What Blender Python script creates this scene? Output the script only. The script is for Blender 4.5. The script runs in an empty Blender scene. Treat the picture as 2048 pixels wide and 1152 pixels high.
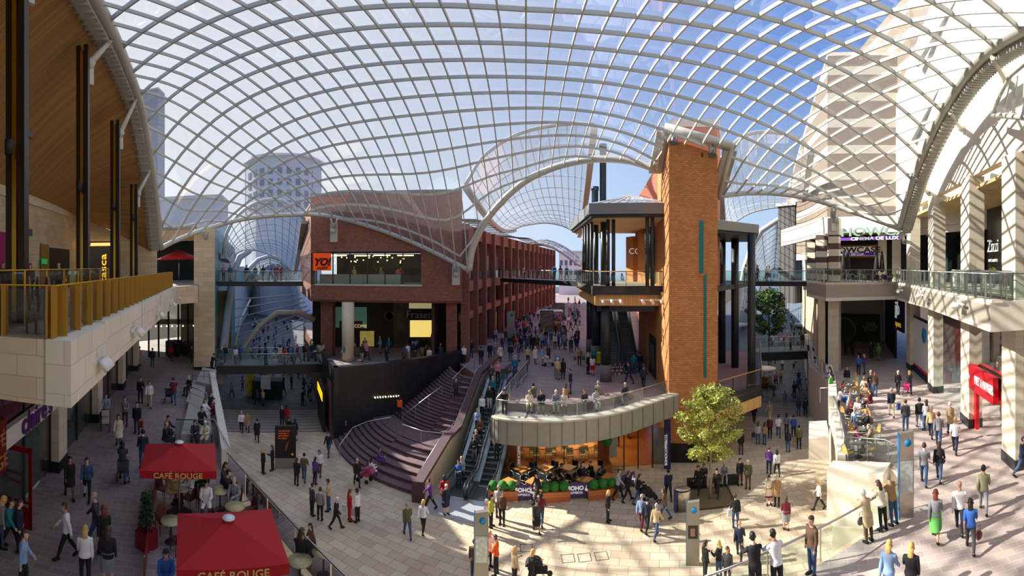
import bpy, bmesh, math, random
import numpy as np
from mathutils import Vector, Matrix
from mathutils.geometry import delaunay_2d_cdt
random.seed(7)
PI=math.pi
SC=bpy.context.scene; COL=SC.collection
# ---------- photograph -> place ---------------------------------------------------
F=900.0; EYE=14.0; HY=533.0; CX=1024.0
UP=12.4; MID=4.6
def az(px): return (px-CX)/F
def Pr(px,py,r):                       # point seen at pixel, horizontal distance r
    a=az(px); return Vector((r*math.sin(a), r*math.cos(a), EYE-(py-HY)*r/F))
def Pz(px,py,z):                       # point seen at pixel, known height
    r=F*(EYE-z)/(py-HY); return Pr(px,py,r)
def Pxy(px,r):
    a=az(px); return Vector((r*math.sin(a), r*math.cos(a), 0))
def Zat(py,r): return EYE-(py-HY)*r/F
# ---------- objects ---------------------------------------------------------------
WL={}
def link(o): COL.objects.link(o); return o
def tag(o,label=None,cat=None,group=None,kind=None):
    if label: o['label']=label
    if cat: o['category']=cat
    if group: o['group']=group
    if kind: o['kind']=kind
    return o
def thing(name,label,cat,loc=(0,0,0),rz=0,group=None):
    o=link(bpy.data.objects.new(name,None)); o.empty_display_size=.3
    o.location=loc; o.rotation_euler=(0,0,rz); WL[o.name]=Vector(loc)
    return tag(o,label,cat,group)
class MB:
    def __init__(s): s.v=[]; s.f=[]; s.m=[]; s.sm=[]
    def add(s,vs,fs,mi=0,smooth=False,M=None):
        b=len(s.v)
        if M is not None: vs=[M@Vector(v) for v in vs]
        s.v+= [tuple(v) for v in vs]
        s.f+= [tuple(b+i for i in f) for f in fs]
        s.m+= [mi]*len(fs); s.sm+= [smooth]*len(fs)
        return s
    def box(s,x0,x1,y0,y1,z0,z1,mi=0,M=None):
        vs=[(x,y,z) for z in (z0,z1) for y in (y0,y1) for x in (x0,x1)]
        return s.add(vs,[(0,2,3,1),(4,5,7,6),(0,1,5,4),(2,6,7,3),(0,4,6,2),(1,3,7,5)],mi,False,M)
    def cbox(s,c,sz,rz=0,mi=0,M=None):
        R=Matrix.Translation(c)@Matrix.Rotation(rz,4,'Z')
        if M is not None: R=M@R
        return s.box(-sz[0]/2,sz[0]/2,-sz[1]/2,sz[1]/2,-sz[2]/2,sz[2]/2,mi,R)
    def quad(s,a,b,c,d,mi=0,sm=False): return s.add([a,b,c,d],[(0,1,2,3)],mi,sm)
    def prism(s,pts,z0,z1,mi=0,sm=False,M=None):    # pts ccw 2D, z may be list
        n=len(pts)
        zb=z0 if isinstance(z0,(list,tuple)) else [z0]*n
        zt=z1 if isinstance(z1,(list,tuple)) else [z1]*n
        vs=[(p[0],p[1],zb[i]) for i,p in enumerate(pts)]+[(p[0],p[1],zt[i]) for i,p in enumerate(pts)]
        s.add(vs,[tuple(range(n-1,-1,-1)),tuple(range(n,2*n))],mi,False,M)
        return s.add(vs,[(i,(i+1)%n,n+(i+1)%n,n+i) for i in range(n)],mi,sm,M)
    def wall(s,path,th,z0,z1,mi=0):                 # strip wall along a 2D path, thickness to the left
        n=len(path); z0=z0 if isinstance(z0,(list,tuple)) else [z0]*n; z1=z1 if isinstance(z1,(list,tuple)) else [z1]*n
        P=[Vector((p[0],p[1])) for p in path]; O=[]
        for i in range(n):
            a=P[max(i-1,0)]; b=P[min(i+1,n-1)]; d=(b-a).normalized(); O.append(P[i]+Vector((-d.y,d.x))*th)
        vs=[];
        for i in range(n): vs+=[(P[i].x,P[i].y,z0[i]),(O[i].x,O[i].y,z0[i]),(O[i].x,O[i].y,z1[i]),(P[i].x,P[i].y,z1[i])]
        fs=[(0,3,2,1),(4*n-4,4*n-3,4*n-2,4*n-1)]
        for i in range(n-1):
            for k in range(4):
                a=4*i+k;b=4*i+(k+1)%4; fs.append((a,b,b+4,a+4))
        return s.add(vs,fs,mi)
    def bar(s,p,q,w,h=None,mi=0,up=(0,0,1)):         # rectangular bar
        p=Vector(p);q=Vector(q);h=h or w; d=(q-p)
        if d.length<1e-6: return s
        d.normalize(); u=Vector(up); x=d.cross(u)
        if x.length<1e-3: x=d.cross(Vector((0,1,0)))
        x.normalize(); y=x.cross(d).normalized(); vs=[]
        for c in (p,q):
            for a,b in ((-1,-1),(1,-1),(1,1),(-1,1)): vs.append(c+x*a*w/2+y*b*h/2)
        return s.add(vs,[(3,2,1,0),(4,5,6,7),(0,1,5,4),(1,2,6,5),(2,3,7,6),(3,0,4,7)],mi)
    def tube(s,pts,r,n=8,mi=0,caps=True,sec=None):
        P=[Vector(p) for p in pts]; m=len(P); rs=r if isinstance(r,(list,tuple)) else [r]*m
        d0=(P[1]-P[0]).normalized(); u=d0.cross(Vector((0,0,1)))
        if u.length<1e-3: u=Vector((1,0,0))
        u.normalize(); vs=[]
        for i in range(m):
            d=(P[min(i+1,m-1)]-P[max(i-1,0)]).normalized()
            u=(u-d*u.dot(d)).normalized(); w=d.cross(u)
            for k in range(n):
                a=2*PI*k/n+(PI/n if sec else 0); ca,sa=math.cos(a)*rs[i],math.sin(a)*rs[i]
                if sec: ca*=sec[0]; sa*=sec[1]
                vs.append(P[i]+u*ca+w*sa)
        fs=[(i*n+k,i*n+(k+1)%n,(i+1)*n+(k+1)%n,(i+1)*n+k) for i in range(m-1) for k in range(n)]
        s.add(vs,fs,mi,n>4)
        if caps: s.f+= [tuple(len(s.v)-m*n+k for k in range(n-1,-1,-1)),tuple(len(s.v)-n+k for k in range(n))]; s.m+=[mi]*2; s.sm+=[False]*2
        return s
    def lathe(s,prof,c=(0,0,0),n=12,mi=0,M=None,sx=1,sy=1):
        vs=[];m=len(prof)
        for r,z in prof:
            for k in range(n):
                a=2*PI*k/n; vs.append((c[0]+r*sx*math.cos(a),c[1]+r*sy*math.sin(a),c[2]+z))
        fs=[(i*n+k,i*n+(k+1)%n,(i+1)*n+(k+1)%n,(i+1)*n+k) for i in range(m-1) for k in range(n)]
        fs+=[tuple(range(n-1,-1,-1)),tuple((m-1)*n+k for k in range(n))]
        return s.add(vs,fs,mi,True,M)
    def ball(s,c,r,n=10,mi=0,sz=1,M=None):
        prof=[(r*math.sin(PI*i/(n//2)) if 0<i<n//2 else r*.01, -r*sz*math.cos(PI*i/(n//2))) for i in range(n//2+1)]
        return s.lathe(prof,c,n,mi,M)
    def build(s,name,mats,parent=None,world=True,**tg):
        me=bpy.data.meshes.new(name); off=Vector((0,0,0))
        if parent is not None and world:
            off=WL.get(parent.name,Vector((0,0,0)))
        vs=s.v if off.length==0 else [(v[0]-off.x,v[1]-off.y,v[2]-off.z) for v in s.v]
        me.from_pydata(vs,[],s.f)
        for m in (mats if isinstance(mats,(list,tuple)) else [mats]): me.materials.append(m)
        me.polygons.foreach_set('material_index',s.m); me.polygons.foreach_set('use_smooth',s.sm)
        me.update(); o=link(bpy.data.objects.new(name,me))
        if parent is not None: o.parent=parent; WL[o.name]=off.copy()
        else: WL[o.name]=Vector((0,0,0))
        if tg: tag(o,**tg)
        return o
def copy_tree(o,parent=None):
    c=o.copy(); link(c)
    if parent is not None: c.parent=parent
    for ch in KIDS.get(o.name,[x for x in o.children]): copy_tree(ch,c)
    return c
KIDS={}
def kids_of(root):                          # remember children (o.children is slow in big files)
    out=[]
    for ch in root.children: out.append(ch); kids_of(ch)
    KIDS[root.name]=out; return root
def dup(root,loc,rz=0,label=None,group=None,sc=None):
    c=root.copy(); link(c); c.location=loc; c.rotation_euler=(0,0,rz)
    for ch in KIDS[root.name]: copy_tree(ch,c)
    if label: c['label']=label
    if group: c['group']=group
    if sc: c.scale=sc
    return c
def curve(pts,n):                            # Catmull-Rom through 3D points
    P=[Vector(p) for p in pts]; P=[P[0]*2-P[1]]+P+[P[-1]*2-P[-2]]; out=[]
    for i in range(1,len(P)-2):
        for k in range(n):
            t=k/n; a,b,c,d=P[i-1],P[i],P[i+1],P[i+2]
            out.append(.5*((2*b)+(c-a)*t+(2*a-5*b+4*c-d)*t*t+(3*b-a-3*c+d)*t**3))
    out.append(P[-2]); return out
def lerp(a,b,t): return a+(b-a)*t
# ---------- materials -------------------------------------------------------------
MATS={}
def lin(c):
    return tuple(((x/12.92) if x<=.04045 else ((x+.055)/1.055)**2.4) for x in [v/255 for v in c])
def NT(name):
    m=bpy.data.materials.new(name); m.use_nodes=True; nt=m.node_tree
    b=nt.nodes['Principled BSDF']; return m,nt,b
def mat(name,c,rough=.6,metal=0,var=0,vs=3,spec=.5,bump=0,emit=None,es=0):
    """c: sRGB 0-255"""
    if name in MATS: return MATS[name]
    m,nt,b=NT(name); c=lin(c)
    b.inputs['Base Color'].default_value=(*c,1); b.inputs['Roughness'].default_value=rough
    b.inputs['Metallic'].default_value=metal; b.inputs['Specular IOR Level'].default_value=spec
    if var or bump:
        tc=nt.nodes.new('ShaderNodeTexCoord'); n=nt.nodes.new('ShaderNodeTexNoise'); n.inputs['Scale'].default_value=vs; n.inputs['Detail'].default_value=4
        nt.links.new(tc.outputs['Object'],n.inputs['Vector'])
        r=nt.nodes.new('ShaderNodeMapRange'); r.inputs['From Min'].default_value=.3; r.inputs['From Max'].default_value=.7
        r.inputs['To Min'].default_value=1-var; r.inputs['To Max'].default_value=1+var
        nt.links.new(n.outputs['Fac'],r.inputs['Value'])
        x=nt.nodes.new('ShaderNodeVectorMath'); x.operation='SCALE'; x.inputs[0].default_value=c
        nt.links.new(r.outputs[0],x.inputs['Scale']); nt.links.new(x.outputs[0],b.inputs['Base Color'])
        if bump:
            bp=nt.nodes.new('ShaderNodeBump'); bp.inputs['Strength'].default_value=bump; bp.inputs['Distance'].default_value=.02
            nt.links.new(n.outputs['Fac'],bp.inputs['Height']); nt.links.new(bp.outputs[0],b.inputs['Normal'])
    if emit: b.inputs['Emission Color'].default_value=(*lin(emit),1); b.inputs['Emission Strength'].default_value=es
    MATS[name]=m; return m
def wallvec(nt,rot=0):
    """vector (distance along the wall, height, 0) for any upright face"""
    g=nt.nodes.new('ShaderNodeNewGeometry'); cr=nt.nodes.new('ShaderNodeVectorMath'); cr.operation='CROSS_PRODUCT'
    cr.inputs[0].default_value=(0,0,1); nt.links.new(g.outputs['True Normal'],cr.inputs[1])
    nz=nt.nodes.new('ShaderNodeVectorMath'); nz.operation='NORMALIZE'; nt.links.new(cr.outputs[0],nz.inputs[0])
    d=nt.nodes.new('ShaderNodeVectorMath'); d.operation='DOT_PRODUCT'; nt.links.new(nz.outputs[0],d.inputs[0]); nt.links.new(g.outputs['Position'],d.inputs[1])
    sp=nt.nodes.new('ShaderNodeSeparateXYZ'); nt.links.new(g.outputs['Position'],sp.inputs[0])
    cb=nt.nodes.new('ShaderNodeCombineXYZ'); nt.links.new(d.outputs['Value'],cb.inputs[0]); nt.links.new(sp.outputs['Z'],cb.inputs[1])
    return cb.outputs[0]
def floorvec(nt,rot=0):
    g=nt.nodes.new('ShaderNodeNewGeometry'); mp=nt.nodes.new('ShaderNodeMapping'); mp.inputs['Rotation'].default_value=(0,0,rot)
    nt.links.new(g.outputs['Position'],mp.inputs['Vector']); return mp.outputs[0]
def brickmat(name,c1,c2,mortar,bw,bh,ms=.01,floor=False,rot=0,rough=.8,var=.18,off=.5,bias=0,freq=2,squash=1,bump=.3,sm=.1):
    if name in MATS: return MATS[name]
    m,nt,b=NT(name); t=nt.nodes.new('ShaderNodeTexBrick')
    nt.links.new(floorvec(nt,rot) if floor else wallvec(nt),t.inputs['Vector'])
    t.inputs['Color1'].default_value=(*lin(c1),1); t.inputs['Color2'].default_value=(*lin(c2),1); t.inputs['Mortar'].default_value=(*lin(mortar),1)
    t.inputs['Scale'].default_value=1; t.inputs['Brick Width'].default_value=bw; t.inputs['Row Height'].default_value=bh
    t.inputs['Mortar Size'].default_value=ms; t.inputs['Mortar Smooth'].default_value=sm; t.inputs['Bias'].default_value=bias
    t.offset=off; t.offset_frequency=freq; t.squash=squash
    n=nt.nodes.new('ShaderNodeTexNoise'); g=nt.nodes.new('ShaderNodeNewGeometry'); n.inputs['Scale'].default_value=.35; n.inputs['Detail'].default_value=6
    nt.links.new(g.outputs['Position'],n.inputs['Vector'])
    r=nt.nodes.new('ShaderNodeMapRange'); r.inputs['From Min'].default_value=.3; r.inputs['From Max'].default_value=.7; r.inputs['To Min'].default_value=1-var; r.inputs['To Max'].default_value=1+var
    nt.links.new(n.outputs['Fac'],r.inputs['Value'])
    x=nt.nodes.new('ShaderNodeVectorMath'); x.operation='SCALE'; nt.links.new(t.outputs['Color'],x.inputs[0]); nt.links.new(r.outputs[0],x.inputs['Scale'])
    nt.links.new(x.outputs[0],b.inputs['Base Color']); b.inputs['Roughness'].default_value=rough
    if bump:
        bp=nt.nodes.new('ShaderNodeBump'); bp.inputs['Strength'].default_value=bump; bp.inputs['Distance'].default_value=.01; bp.invert=True
        nt.links.new(t.outputs['Fac'],bp.inputs['Height']); nt.links.new(bp.outputs[0],b.inputs['Normal'])
    MATS[name]=m; return m
def stripemat(name,c1,c2,w,axis='z',rot=0,rough=.6,duty=.5,var=.15,ns=2.0,stretch=(1,1,1)):
    """straight bands: boards, planks, panel joints"""
    if name in MATS: return MATS[name]
    m,nt,b=NT(name); v=wallvec(nt) if axis in 'zu' else floorvec(nt,rot)
    sp=nt.nodes.new('ShaderNodeSeparateXYZ'); nt.links.new(v,sp.inputs[0])
    d=nt.nodes.new('ShaderNodeMath'); d.operation='DIVIDE'; d.inputs[1].default_value=w
    nt.links.new(sp.outputs['Y' if axis=='z' else 'X'],d.inputs[0])
    fr=nt.nodes.new('ShaderNodeMath'); fr.operation='FRACT'; nt.links.new(d.outputs[0],fr.inputs[0])
    lt=nt.nodes.new('ShaderNodeMath'); lt.operation='LESS_THAN'; lt.inputs[1].default_value=duty; nt.links.new(fr.outputs[0],lt.inputs[0])
    fl=nt.nodes.new('ShaderNodeMath'); fl.operation='FLOOR'; nt.links.new(d.outputs[0],fl.inputs[0])
    wn=nt.nodes.new('ShaderNodeTexWhiteNoise'); wn.noise_dimensions='1D'; nt.links.new(fl.outputs[0],wn.inputs['W'])
    r=nt.nodes.new('ShaderNodeMapRange'); r.inputs['To Min'].default_value=1-var; r.inputs['To Max'].default_value=1+var; nt.links.new(wn.outputs['Value'],r.inputs['Value'])
    mx=nt.nodes.new('ShaderNodeMix'); mx.data_type='RGBA'; nt.links.new(lt.outputs[0],mx.inputs[0]); mx.inputs[6].default_value=(*lin(c2),1); mx.inputs[7].default_value=(*lin(c1),1)
    x=nt.nodes.new('ShaderNodeVectorMath'); x.operation='SCALE'; nt.links.new(mx.outputs[2],x.inputs[0]); nt.links.new(r.outputs[0],x.inputs['Scale'])
    nt.links.new(x.outputs[0],b.inputs['Base Color']); b.inputs['Roughness'].default_value=rough
    MATS[name]=m; return m
def glassmat(name,tint=(255,255,255),haze=.05,refl=.25,hazec=(230,235,240),rough=.02):
    """see-through sheet: transparent + a mirror share by angle + a little dust that scatters"""
    if name in MATS: return MATS[name]
    m,nt,b=NT(name); nt.nodes.remove(b); out=nt.nodes['Material Output']
    tr=nt.nodes.new('ShaderNodeBsdfTransparent'); tr.inputs[0].default_value=(*lin(tint),1)
    gl=nt.nodes.new('ShaderNodeBsdfGlossy'); gl.inputs['Roughness'].default_value=rough; gl.inputs['Color'].default_value=(1,1,1,1)
    lw=nt.nodes.new('ShaderNodeFresnel'); lw.inputs['IOR'].default_value=1.45
    k=nt.nodes.new('ShaderNodeMath'); k.operation='MULTIPLY'; k.inputs[1].default_value=refl*4; nt.links.new(lw.outputs[0],k.inputs[0]); k.use_clamp=True
    mx=nt.nodes.new('ShaderNodeMixShader'); nt.links.new(k.outputs[0],mx.inputs[0]); nt.links.new(tr.outputs[0],mx.inputs[1]); nt.links.new(gl.outputs[0],mx.inputs[2])
    df=nt.nodes.new('ShaderNodeBsdfDiffuse'); df.inputs[0].default_value=(*lin(hazec),1); tl=nt.nodes.new('ShaderNodeBsdfTranslucent'); tl.inputs[0].default_value=(*lin(hazec),1)
    ad=nt.nodes.new('ShaderNodeMixShader'); ad.inputs[0].default_value=.5; nt.links.new(df.outputs[0],ad.inputs[1]); nt.links.new(tl.outputs[0],ad.inputs[2])
    m2=nt.nodes.new('ShaderNodeMixShader'); m2.inputs[0].default_value=haze; nt.links.new(mx.outputs[0],m2.inputs[1]); nt.links.new(ad.outputs[0],m2.inputs[2])
    nt.links.new(m2.outputs[0],out.inputs[0]); MATS[name]=m; return m
# ---------- text ------------------------------------------------------------------
def text(s,p,size,m,parent=None,dirx=(1,0,0),upv=(0,0,1),depth=.02,name='lettering',align='CENTER',sx=1,shear=0,bold=0):
    """extruded lettering; p = middle of the baseline, dirx = reading direction"""
    c=bpy.data.curves.new('t','FONT'); c.body=s; c.size=size; c.align_x=align; c.extrude=depth; c.shear=shear; c.offset=bold; c.resolution_u=3
    t=bpy.data.objects.new('t',c); link(t)
    dg=bpy.context.evaluated_depsgraph_get(); me=bpy.data.meshes.new_from_object(t.evaluated_get(dg)); bpy.data.objects.remove(t)
    X=Vector(dirx).normalized(); U=Vector(upv); N=X.cross(U).normalized(); U=N.cross(X).normalized()
    M=Matrix((( X.x*sx,U.x,N.x,p[0]),(X.y*sx,U.y,N.y,p[1]),(X.z*sx,U.z,N.z,p[2]),(0,0,0,1)))
    off=WL.get(parent.name,Vector((0,0,0))) if parent else Vector((0,0,0))
    me.transform(Matrix.Translation(-off)@M); me.materials.clear(); me.materials.append(m)
    o=link(bpy.data.objects.new(name,me))
    if parent: o.parent=parent
    WL[o.name]=off.copy(); return o
# ---------- camera, sky, sun ------------------------------------------------------
cam=bpy.data.cameras.new('camera'); co=link(bpy.data.objects.new('camera',cam)); SC.camera=co
cam.type='PANO'; SC.render.engine='CYCLES'
cam.panorama_type='CENTRAL_CYLINDRICAL'
cam.central_cylindrical_radius=1.0
cam.central_cylindrical_range_u_min=-CX/F; cam.central_cylindrical_range_u_max=CX/F
cam.central_cylindrical_range_v_min=-(1152-HY)/F; cam.central_cylindrical_range_v_max=HY/F
cam.clip_end=2000
co.location=(0,0,EYE); co.rotation_euler=(PI/2,0,0)
SUN_AZ=math.radians(-64); SUN_EL=math.radians(33)
w=bpy.data.worlds.new('sky'); SC.world=w; w.use_nodes=True; nt=w.node_tree; bg=nt.nodes['Background']
sdir=Vector((math.sin(SUN_AZ)*math.cos(SUN_EL),math.cos(SUN_AZ)*math.cos(SUN_EL),math.sin(SUN_EL)))
tc=nt.nodes.new('ShaderNodeTexCoord')
def wn(t,op,**k):
    n=nt.nodes.new(t)
    if op: n.operation=op
    return n
nz=wn('ShaderNodeVectorMath','NORMALIZE'); nt.links.new(tc.outputs['Generated'],nz.inputs[0])
sp=nt.nodes.new('ShaderNodeSeparateXYZ'); nt.links.new(nz.outputs[0],sp.inputs[0])
dt=wn('ShaderNodeVectorMath','DOT_PRODUCT'); nt.links.new(nz.outputs[0],dt.inputs[0]); dt.inputs[1].default_value=sdir
def mr(src,a,b,c=0,d=1,kind='SMOOTHSTEP'):
    n=nt.nodes.new('ShaderNodeMapRange'); n.interpolation_type=kind
    for i,v in zip(('From Min','From Max','To Min','To Max'),(a,b,c,d)): n.inputs[i].default_value=v
    nt.links.new(src,n.inputs['Value']); return n.outputs[0]
def mixc(f,a,b):
    n=nt.nodes.new('ShaderNodeMix'); n.data_type='RGBA'; nt.links.new(f,n.inputs[0])
    for i,v in ((6,a),(7,b)):
        if isinstance(v,tuple): n.inputs[i].default_value=(*lin(v),1)
        else: nt.links.new(v,n.inputs[i])
    return n.outputs[2]
up=mixc(mr(sp.outputs['Z'],.0,.5,kind='SMOOTHSTEP'),(190,214,240),(100,150,230))
glow=mixc(mr(dt.outputs['Value'],.05,1.0),up,(236,240,248))
cn=nt.nodes.new('ShaderNodeTexNoise'); cn.inputs['Scale'].default_value=9; cn.inputs['Detail'].default_value=7; cn.inputs['Roughness'].default_value=.6
mp=nt.nodes.new('ShaderNodeMapping'); mp.inputs['Scale'].default_value=(1,1,3.2); nt.links.new(nz.outputs[0],mp.inputs[0]); nt.links.new(mp.outputs[0],cn.inputs['Vector'])
cd=wn('ShaderNodeVectorMath','DOT_PRODUCT'); nt.links.new(nz.outputs[0],cd.inputs[0]); cd.inputs[1].default_value=Vector((math.sin(-.37),math.cos(-.37),.215)).normalized()
mu=wn('ShaderNodeMath','MULTIPLY'); nt.links.new(mr(cn.outputs['Fac'],.5,.62),mu.inputs[0]); nt.links.new(mr(cd.outputs['Value'],.9965,.9995),mu.inputs[1])
sky=mixc(mu.outputs[0],glow,(250,250,252))
gr=mixc(mr(sp.outputs['Z'],-.06,-.01),(120,112,104),sky)
nt.links.new(gr,bg.inputs[0]); bg.inputs[1].default_value=1.0
sd=bpy.data.lights.new('sun','SUN'); sd.energy=10; sd.angle=math.radians(.6); sd.color=(1,.93,.82)
so=link(bpy.data.objects.new('sun',sd)); so.location=(-60,30,60)
so.rotation_euler=Vector((-math.sin(SUN_AZ)*math.cos(SUN_EL),-math.cos(SUN_AZ)*math.cos(SUN_EL),-math.sin(SUN_EL))).to_track_quat('-Z','Y').to_euler()
SC.view_settings.view_transform='Standard'; SC.view_settings.look='None'; SC.view_settings.exposure=.12; SC.view_settings.gamma=1
SC.cycles.max_bounces=6; SC.cycles.transparent_max_bounces=24; SC.cycles.caustics_reflective=False; SC.cycles.caustics_refractive=False
SC.cycles.sample_clamp_indirect=6
# ================= shared materials =================
M_STEEL=mat('white_painted_steel',(190,190,182),.45)
M_GLASSROOF=glassmat('roof_glass',(250,252,253),.05,.045)
M_RAILGLASS=glassmat('balustrade_glass',(225,240,236),.03,.25)
M_WIN=glassmat('shop_glass',(246,251,249),.02,.22)
M_SS=mat('brushed_steel',(190,190,190),.3,1)
M_SAND=brickmat('sandstone_cladding',(222,206,174),(205,186,150),(170,155,130),.9,.45,.008,var=.1)
M_CREAM=brickmat('cream_limestone',(230,221,202),(220,210,188),(184,174,154),1.2,.6,.008,var=.06)
M_PLAIN=mat('white_render',(226,218,202),.7,var=.04)
M_DARKST=mat('dark_steel',(52,58,62),.45,.3)
M_PAVE=brickmat('plaza_sandstone_paving',(206,190,164),(182,160,134),(140,124,104),.95,.55,.012,True,.35,.75,var=.12,bias=-.25)
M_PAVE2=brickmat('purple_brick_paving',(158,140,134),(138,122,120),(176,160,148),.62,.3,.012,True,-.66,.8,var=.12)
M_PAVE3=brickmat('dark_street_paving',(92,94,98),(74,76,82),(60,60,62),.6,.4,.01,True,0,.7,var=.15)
M_BLACK=mat('black_matt',(22,22,24),.6)
M_DGREY=mat('dark_grey',(50,50,52),.6)
# plan frames of the two main façades
dL=Vector((-.613,.790,0)); nL=Vector((-.790,-.613,0)); azL=-.661
dR=Vector((.611,.792,0)); nR=Vector((.792,-.611,0)); azR=.6575
def L(t,D,z=0): return dL*t+nL*D+Vector((0,0,z))
def R(t,D,z=0): return dR*t+nR*D+Vector((0,0,z))
# photo pixel column -> distance along a façade offset D
def tL(px,D): return D/math.tan(azL-az(px)) if abs(azL-az(px))>1e-4 else 999
def tR(px,D): return D/math.tan(az(px)-azR)
def onL(px,py,D): return Pr(px,py,D/math.sin(azL-az(px)))
def onR(px,py,D): return Pr(px,py,D/math.sin(az(px)-azR))
# ================= main glass roof =================
DEL,DER=4.5,7.5
left_edge=[L(t,DEL,z) for t,z in ((-6,17.5),(2,21.3),(9,23.4),(16.5,24.2),(22,24.3),(27.9,23.4),(34,19.2),(37,15.5))]
arch1=[left_edge[-1],Pr(350,482,38.5),Pr(412,458,41.2),Pr(500,436,43),Pr(600,429,44),Pr(668,434,44.3),Pr(760,460,44),Pr(850,496,43),Pr(938,541,41.5)]
arch2=[arch1[-1],Pr(945,498,41.3),Pr(968,448,41),Pr(1005,402,40.4),Pr(1050,363,39.8),Pr(1100,338,39),Pr(1150,324,38.2),Pr(1200,318,37.3),Pr(1260,322,36.5),Pr(1312,338,35.6)]
T1=Pr(1330,252,31.4); T2=Pr(1465,291,31.3); Fp=Pr(1438,392,35.5)
gut1=[arch2[-1],T1]; front=[T1,T2]; gut2=[T2,Fp]
right_edge=[R(t,DER,z) for t,z in ((36.2,17.1),(33,19.2),(29.8,20.9),(25,22.5),(21,23.2),(17.8,23.2),(14.4,22.6),(9,21.2),(2,19),(-6,16))]
arch3=[Fp,Pr(1500,386,37),Pr(1560,388,38.5),Pr(1620,398,39.5),Pr(1668,412,39.8),Pr(1740,436,39),right_edge[0]]
def sm(p,n=6): return curve(p,n)
cL=sm(left_edge); c1=sm(arch1); c2=sm(arch2); c3=sm(arch3); cR=sm(right_edge)
bound=cL[:-1]+c1[:-1]+c2[:-1]+[gut1[0],T1,T2]+c3[:-1]+cR
ctrl=[(p.x,p.y,p.z) for i,p in enumerate(bound) if i%2==0]
GA=.031
ga=Vector((math.sin(GA),math.cos(GA),0)); gb=Vector((math.cos(GA),-math.sin(GA),0))
for k in range(11):
    Y=17.1+2.09*k; z=14+[9.86,10.28,10.5,10.57,10.55,10.4,10.1,9.7,9.16,8.5,7.7][k]
    p=ga*Y; ctrl.append((p.x,p.y,z))
for Y,z in ((12,22.9),(5,20.9),(-4,17.3)): ctrl.append((0,Y,z))
A=np.array(ctrl); N=len(A)
def tps(d2): return .5*d2*np.log(d2+1e-9)
D2=((A[:,None,:2]-A[None,:,:2])**2).sum(-1)
K=np.zeros((N+3,N+3)); K[:N,:N]=tps(D2)+np.eye(N)*.05; K[:N,N]=1; K[:N,N+1:]=A[:,:2]; K[N,:N]=1; K[N+1:,:N]=A[:,:2].T
W=np.linalg.solve(K,np.r_[A[:,2],0,0,0])
def shellz(x,y):
    d2=(A[:,0]-x)**2+(A[:,1]-y)**2
    return float(tps(d2)@W[:N]+W[N]+W[N+1]*x+W[N+2]*y)
poly=[(p.x,p.y) for p in bound]
def inside(x,y,P=poly):
    c=False; j=len(P)-1
    for i in range(len(P)):
        xi,yi=P[i]; xj,yj=P[j]
        if (yi>y)!=(yj>y) and x<(xj-xi)*(y-yi)/(yj-yi)+xi: c=not c
        j=i
    return c
roof=thing('glass_roof','huge shallow glass dome on a white steel grid arching over the whole plaza','glass roof',(0,20,15))
def runs(fn,t0,t1,step):
    cur=[];t=t0
    def refine(a,b):
        for _ in range(7):
            m=(a+b)/2
            if inside(*fn(m)): a=m
            else: b=m
        return a
    while t<=t1:
        p=fn(t)
        if inside(*p):
            if not cur and t>t0: q=fn(refine(t,t-step)); cur.append(q)
            cur.append(p)
        elif cur:
            cur.append(fn(refine(t-step,t))); yield cur; cur=[]
        t+=step
    if len(cur)>1: yield cur
def ribs(fn,t0,t1,step,w,h,name='rib'):
    for run in runs(fn,t0,t1,step):
        if len(run)<2: continue
        pts=[Vector((x,y,shellz(x,y)-h*.5)) for x,y in run]
        ln=sum((pts[i+1]-pts[i]).length for i in range(len(pts)-1))
        if ln<.6: continue
        mb=MB()
        vs=[];m=len(pts)
        for i,p in enumerate(pts):
            d=(pts[min(i+1,m-1)]-pts[max(i-1,0)]).normalized(); x=d.cross(Vector((0,0,1))).normalized(); y=x.cross(d)
            for a,b in ((-.5,-.7),(.5,-.7),(.5,.5),(-.5,.5)): vs.append(p+x*a*w+y*b*h)
        mb.add(vs,[(i*4+k,i*4+(k+1)%4,i*4+4+(k+1)%4,i*4+4+k) for i in range(m-1) for k in range(4)]+[(3,2,1,0),(4*m-4,4*m-3,4*m-2,4*m-1)])
        mb.build(name,M_STEEL,roof)
cols=[1.08*k for k in range(-37,38)]
for c in cols: ribs(lambda t,c=c:((gb*c+ga*t).x,(gb*c+ga*t).y),-6,46,1.0,.07,.12)
for k in range(-13,16):
    c=17.1+1.95*k
    ribs(lambda t,c=c:((ga*c+gb*t).x,(ga*c+gb*t).y),-44,44,1.0,.085,.15,'cross_rib')
# glazing
V2=[Vector(p) for p in poly]; n=len(V2); EE=[(i,(i+1)%n) for i in range(n)]
x0,x1=-44,44
for i in range(-46,47):
    for j in range(-6,48):
        p=(i*.93+.0,j*1.045)
        if inside(*p): V2.append(Vector(p))
cdt=delaunay_2d_cdt(V2,EE,[],1,1e-4)
g=MB(); g.add([(v.x,v.y,shellz(v.x,v.y)) for v in cdt[0]],cdt[2],0,True); g.build('glazing',M_GLASSROOF,roof)
def edge(pts,r,name,mb=None): return MB().tube(pts,r,12).build(name,M_STEEL,roof)
edge(cL,.27,'edge_tube'); edge(cR,.27,'edge_tube'); edge(c1,.21,'arch_tube'); edge(c2,.3,'arch_tube'); edge(c3,.21,'arch_tube')
edge([T1,T2],.24,'edge_tube'); edge([gut1[0],T1],.17,'edge_tube'); edge([T2,Fp],.17,'edge_tube')
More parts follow.
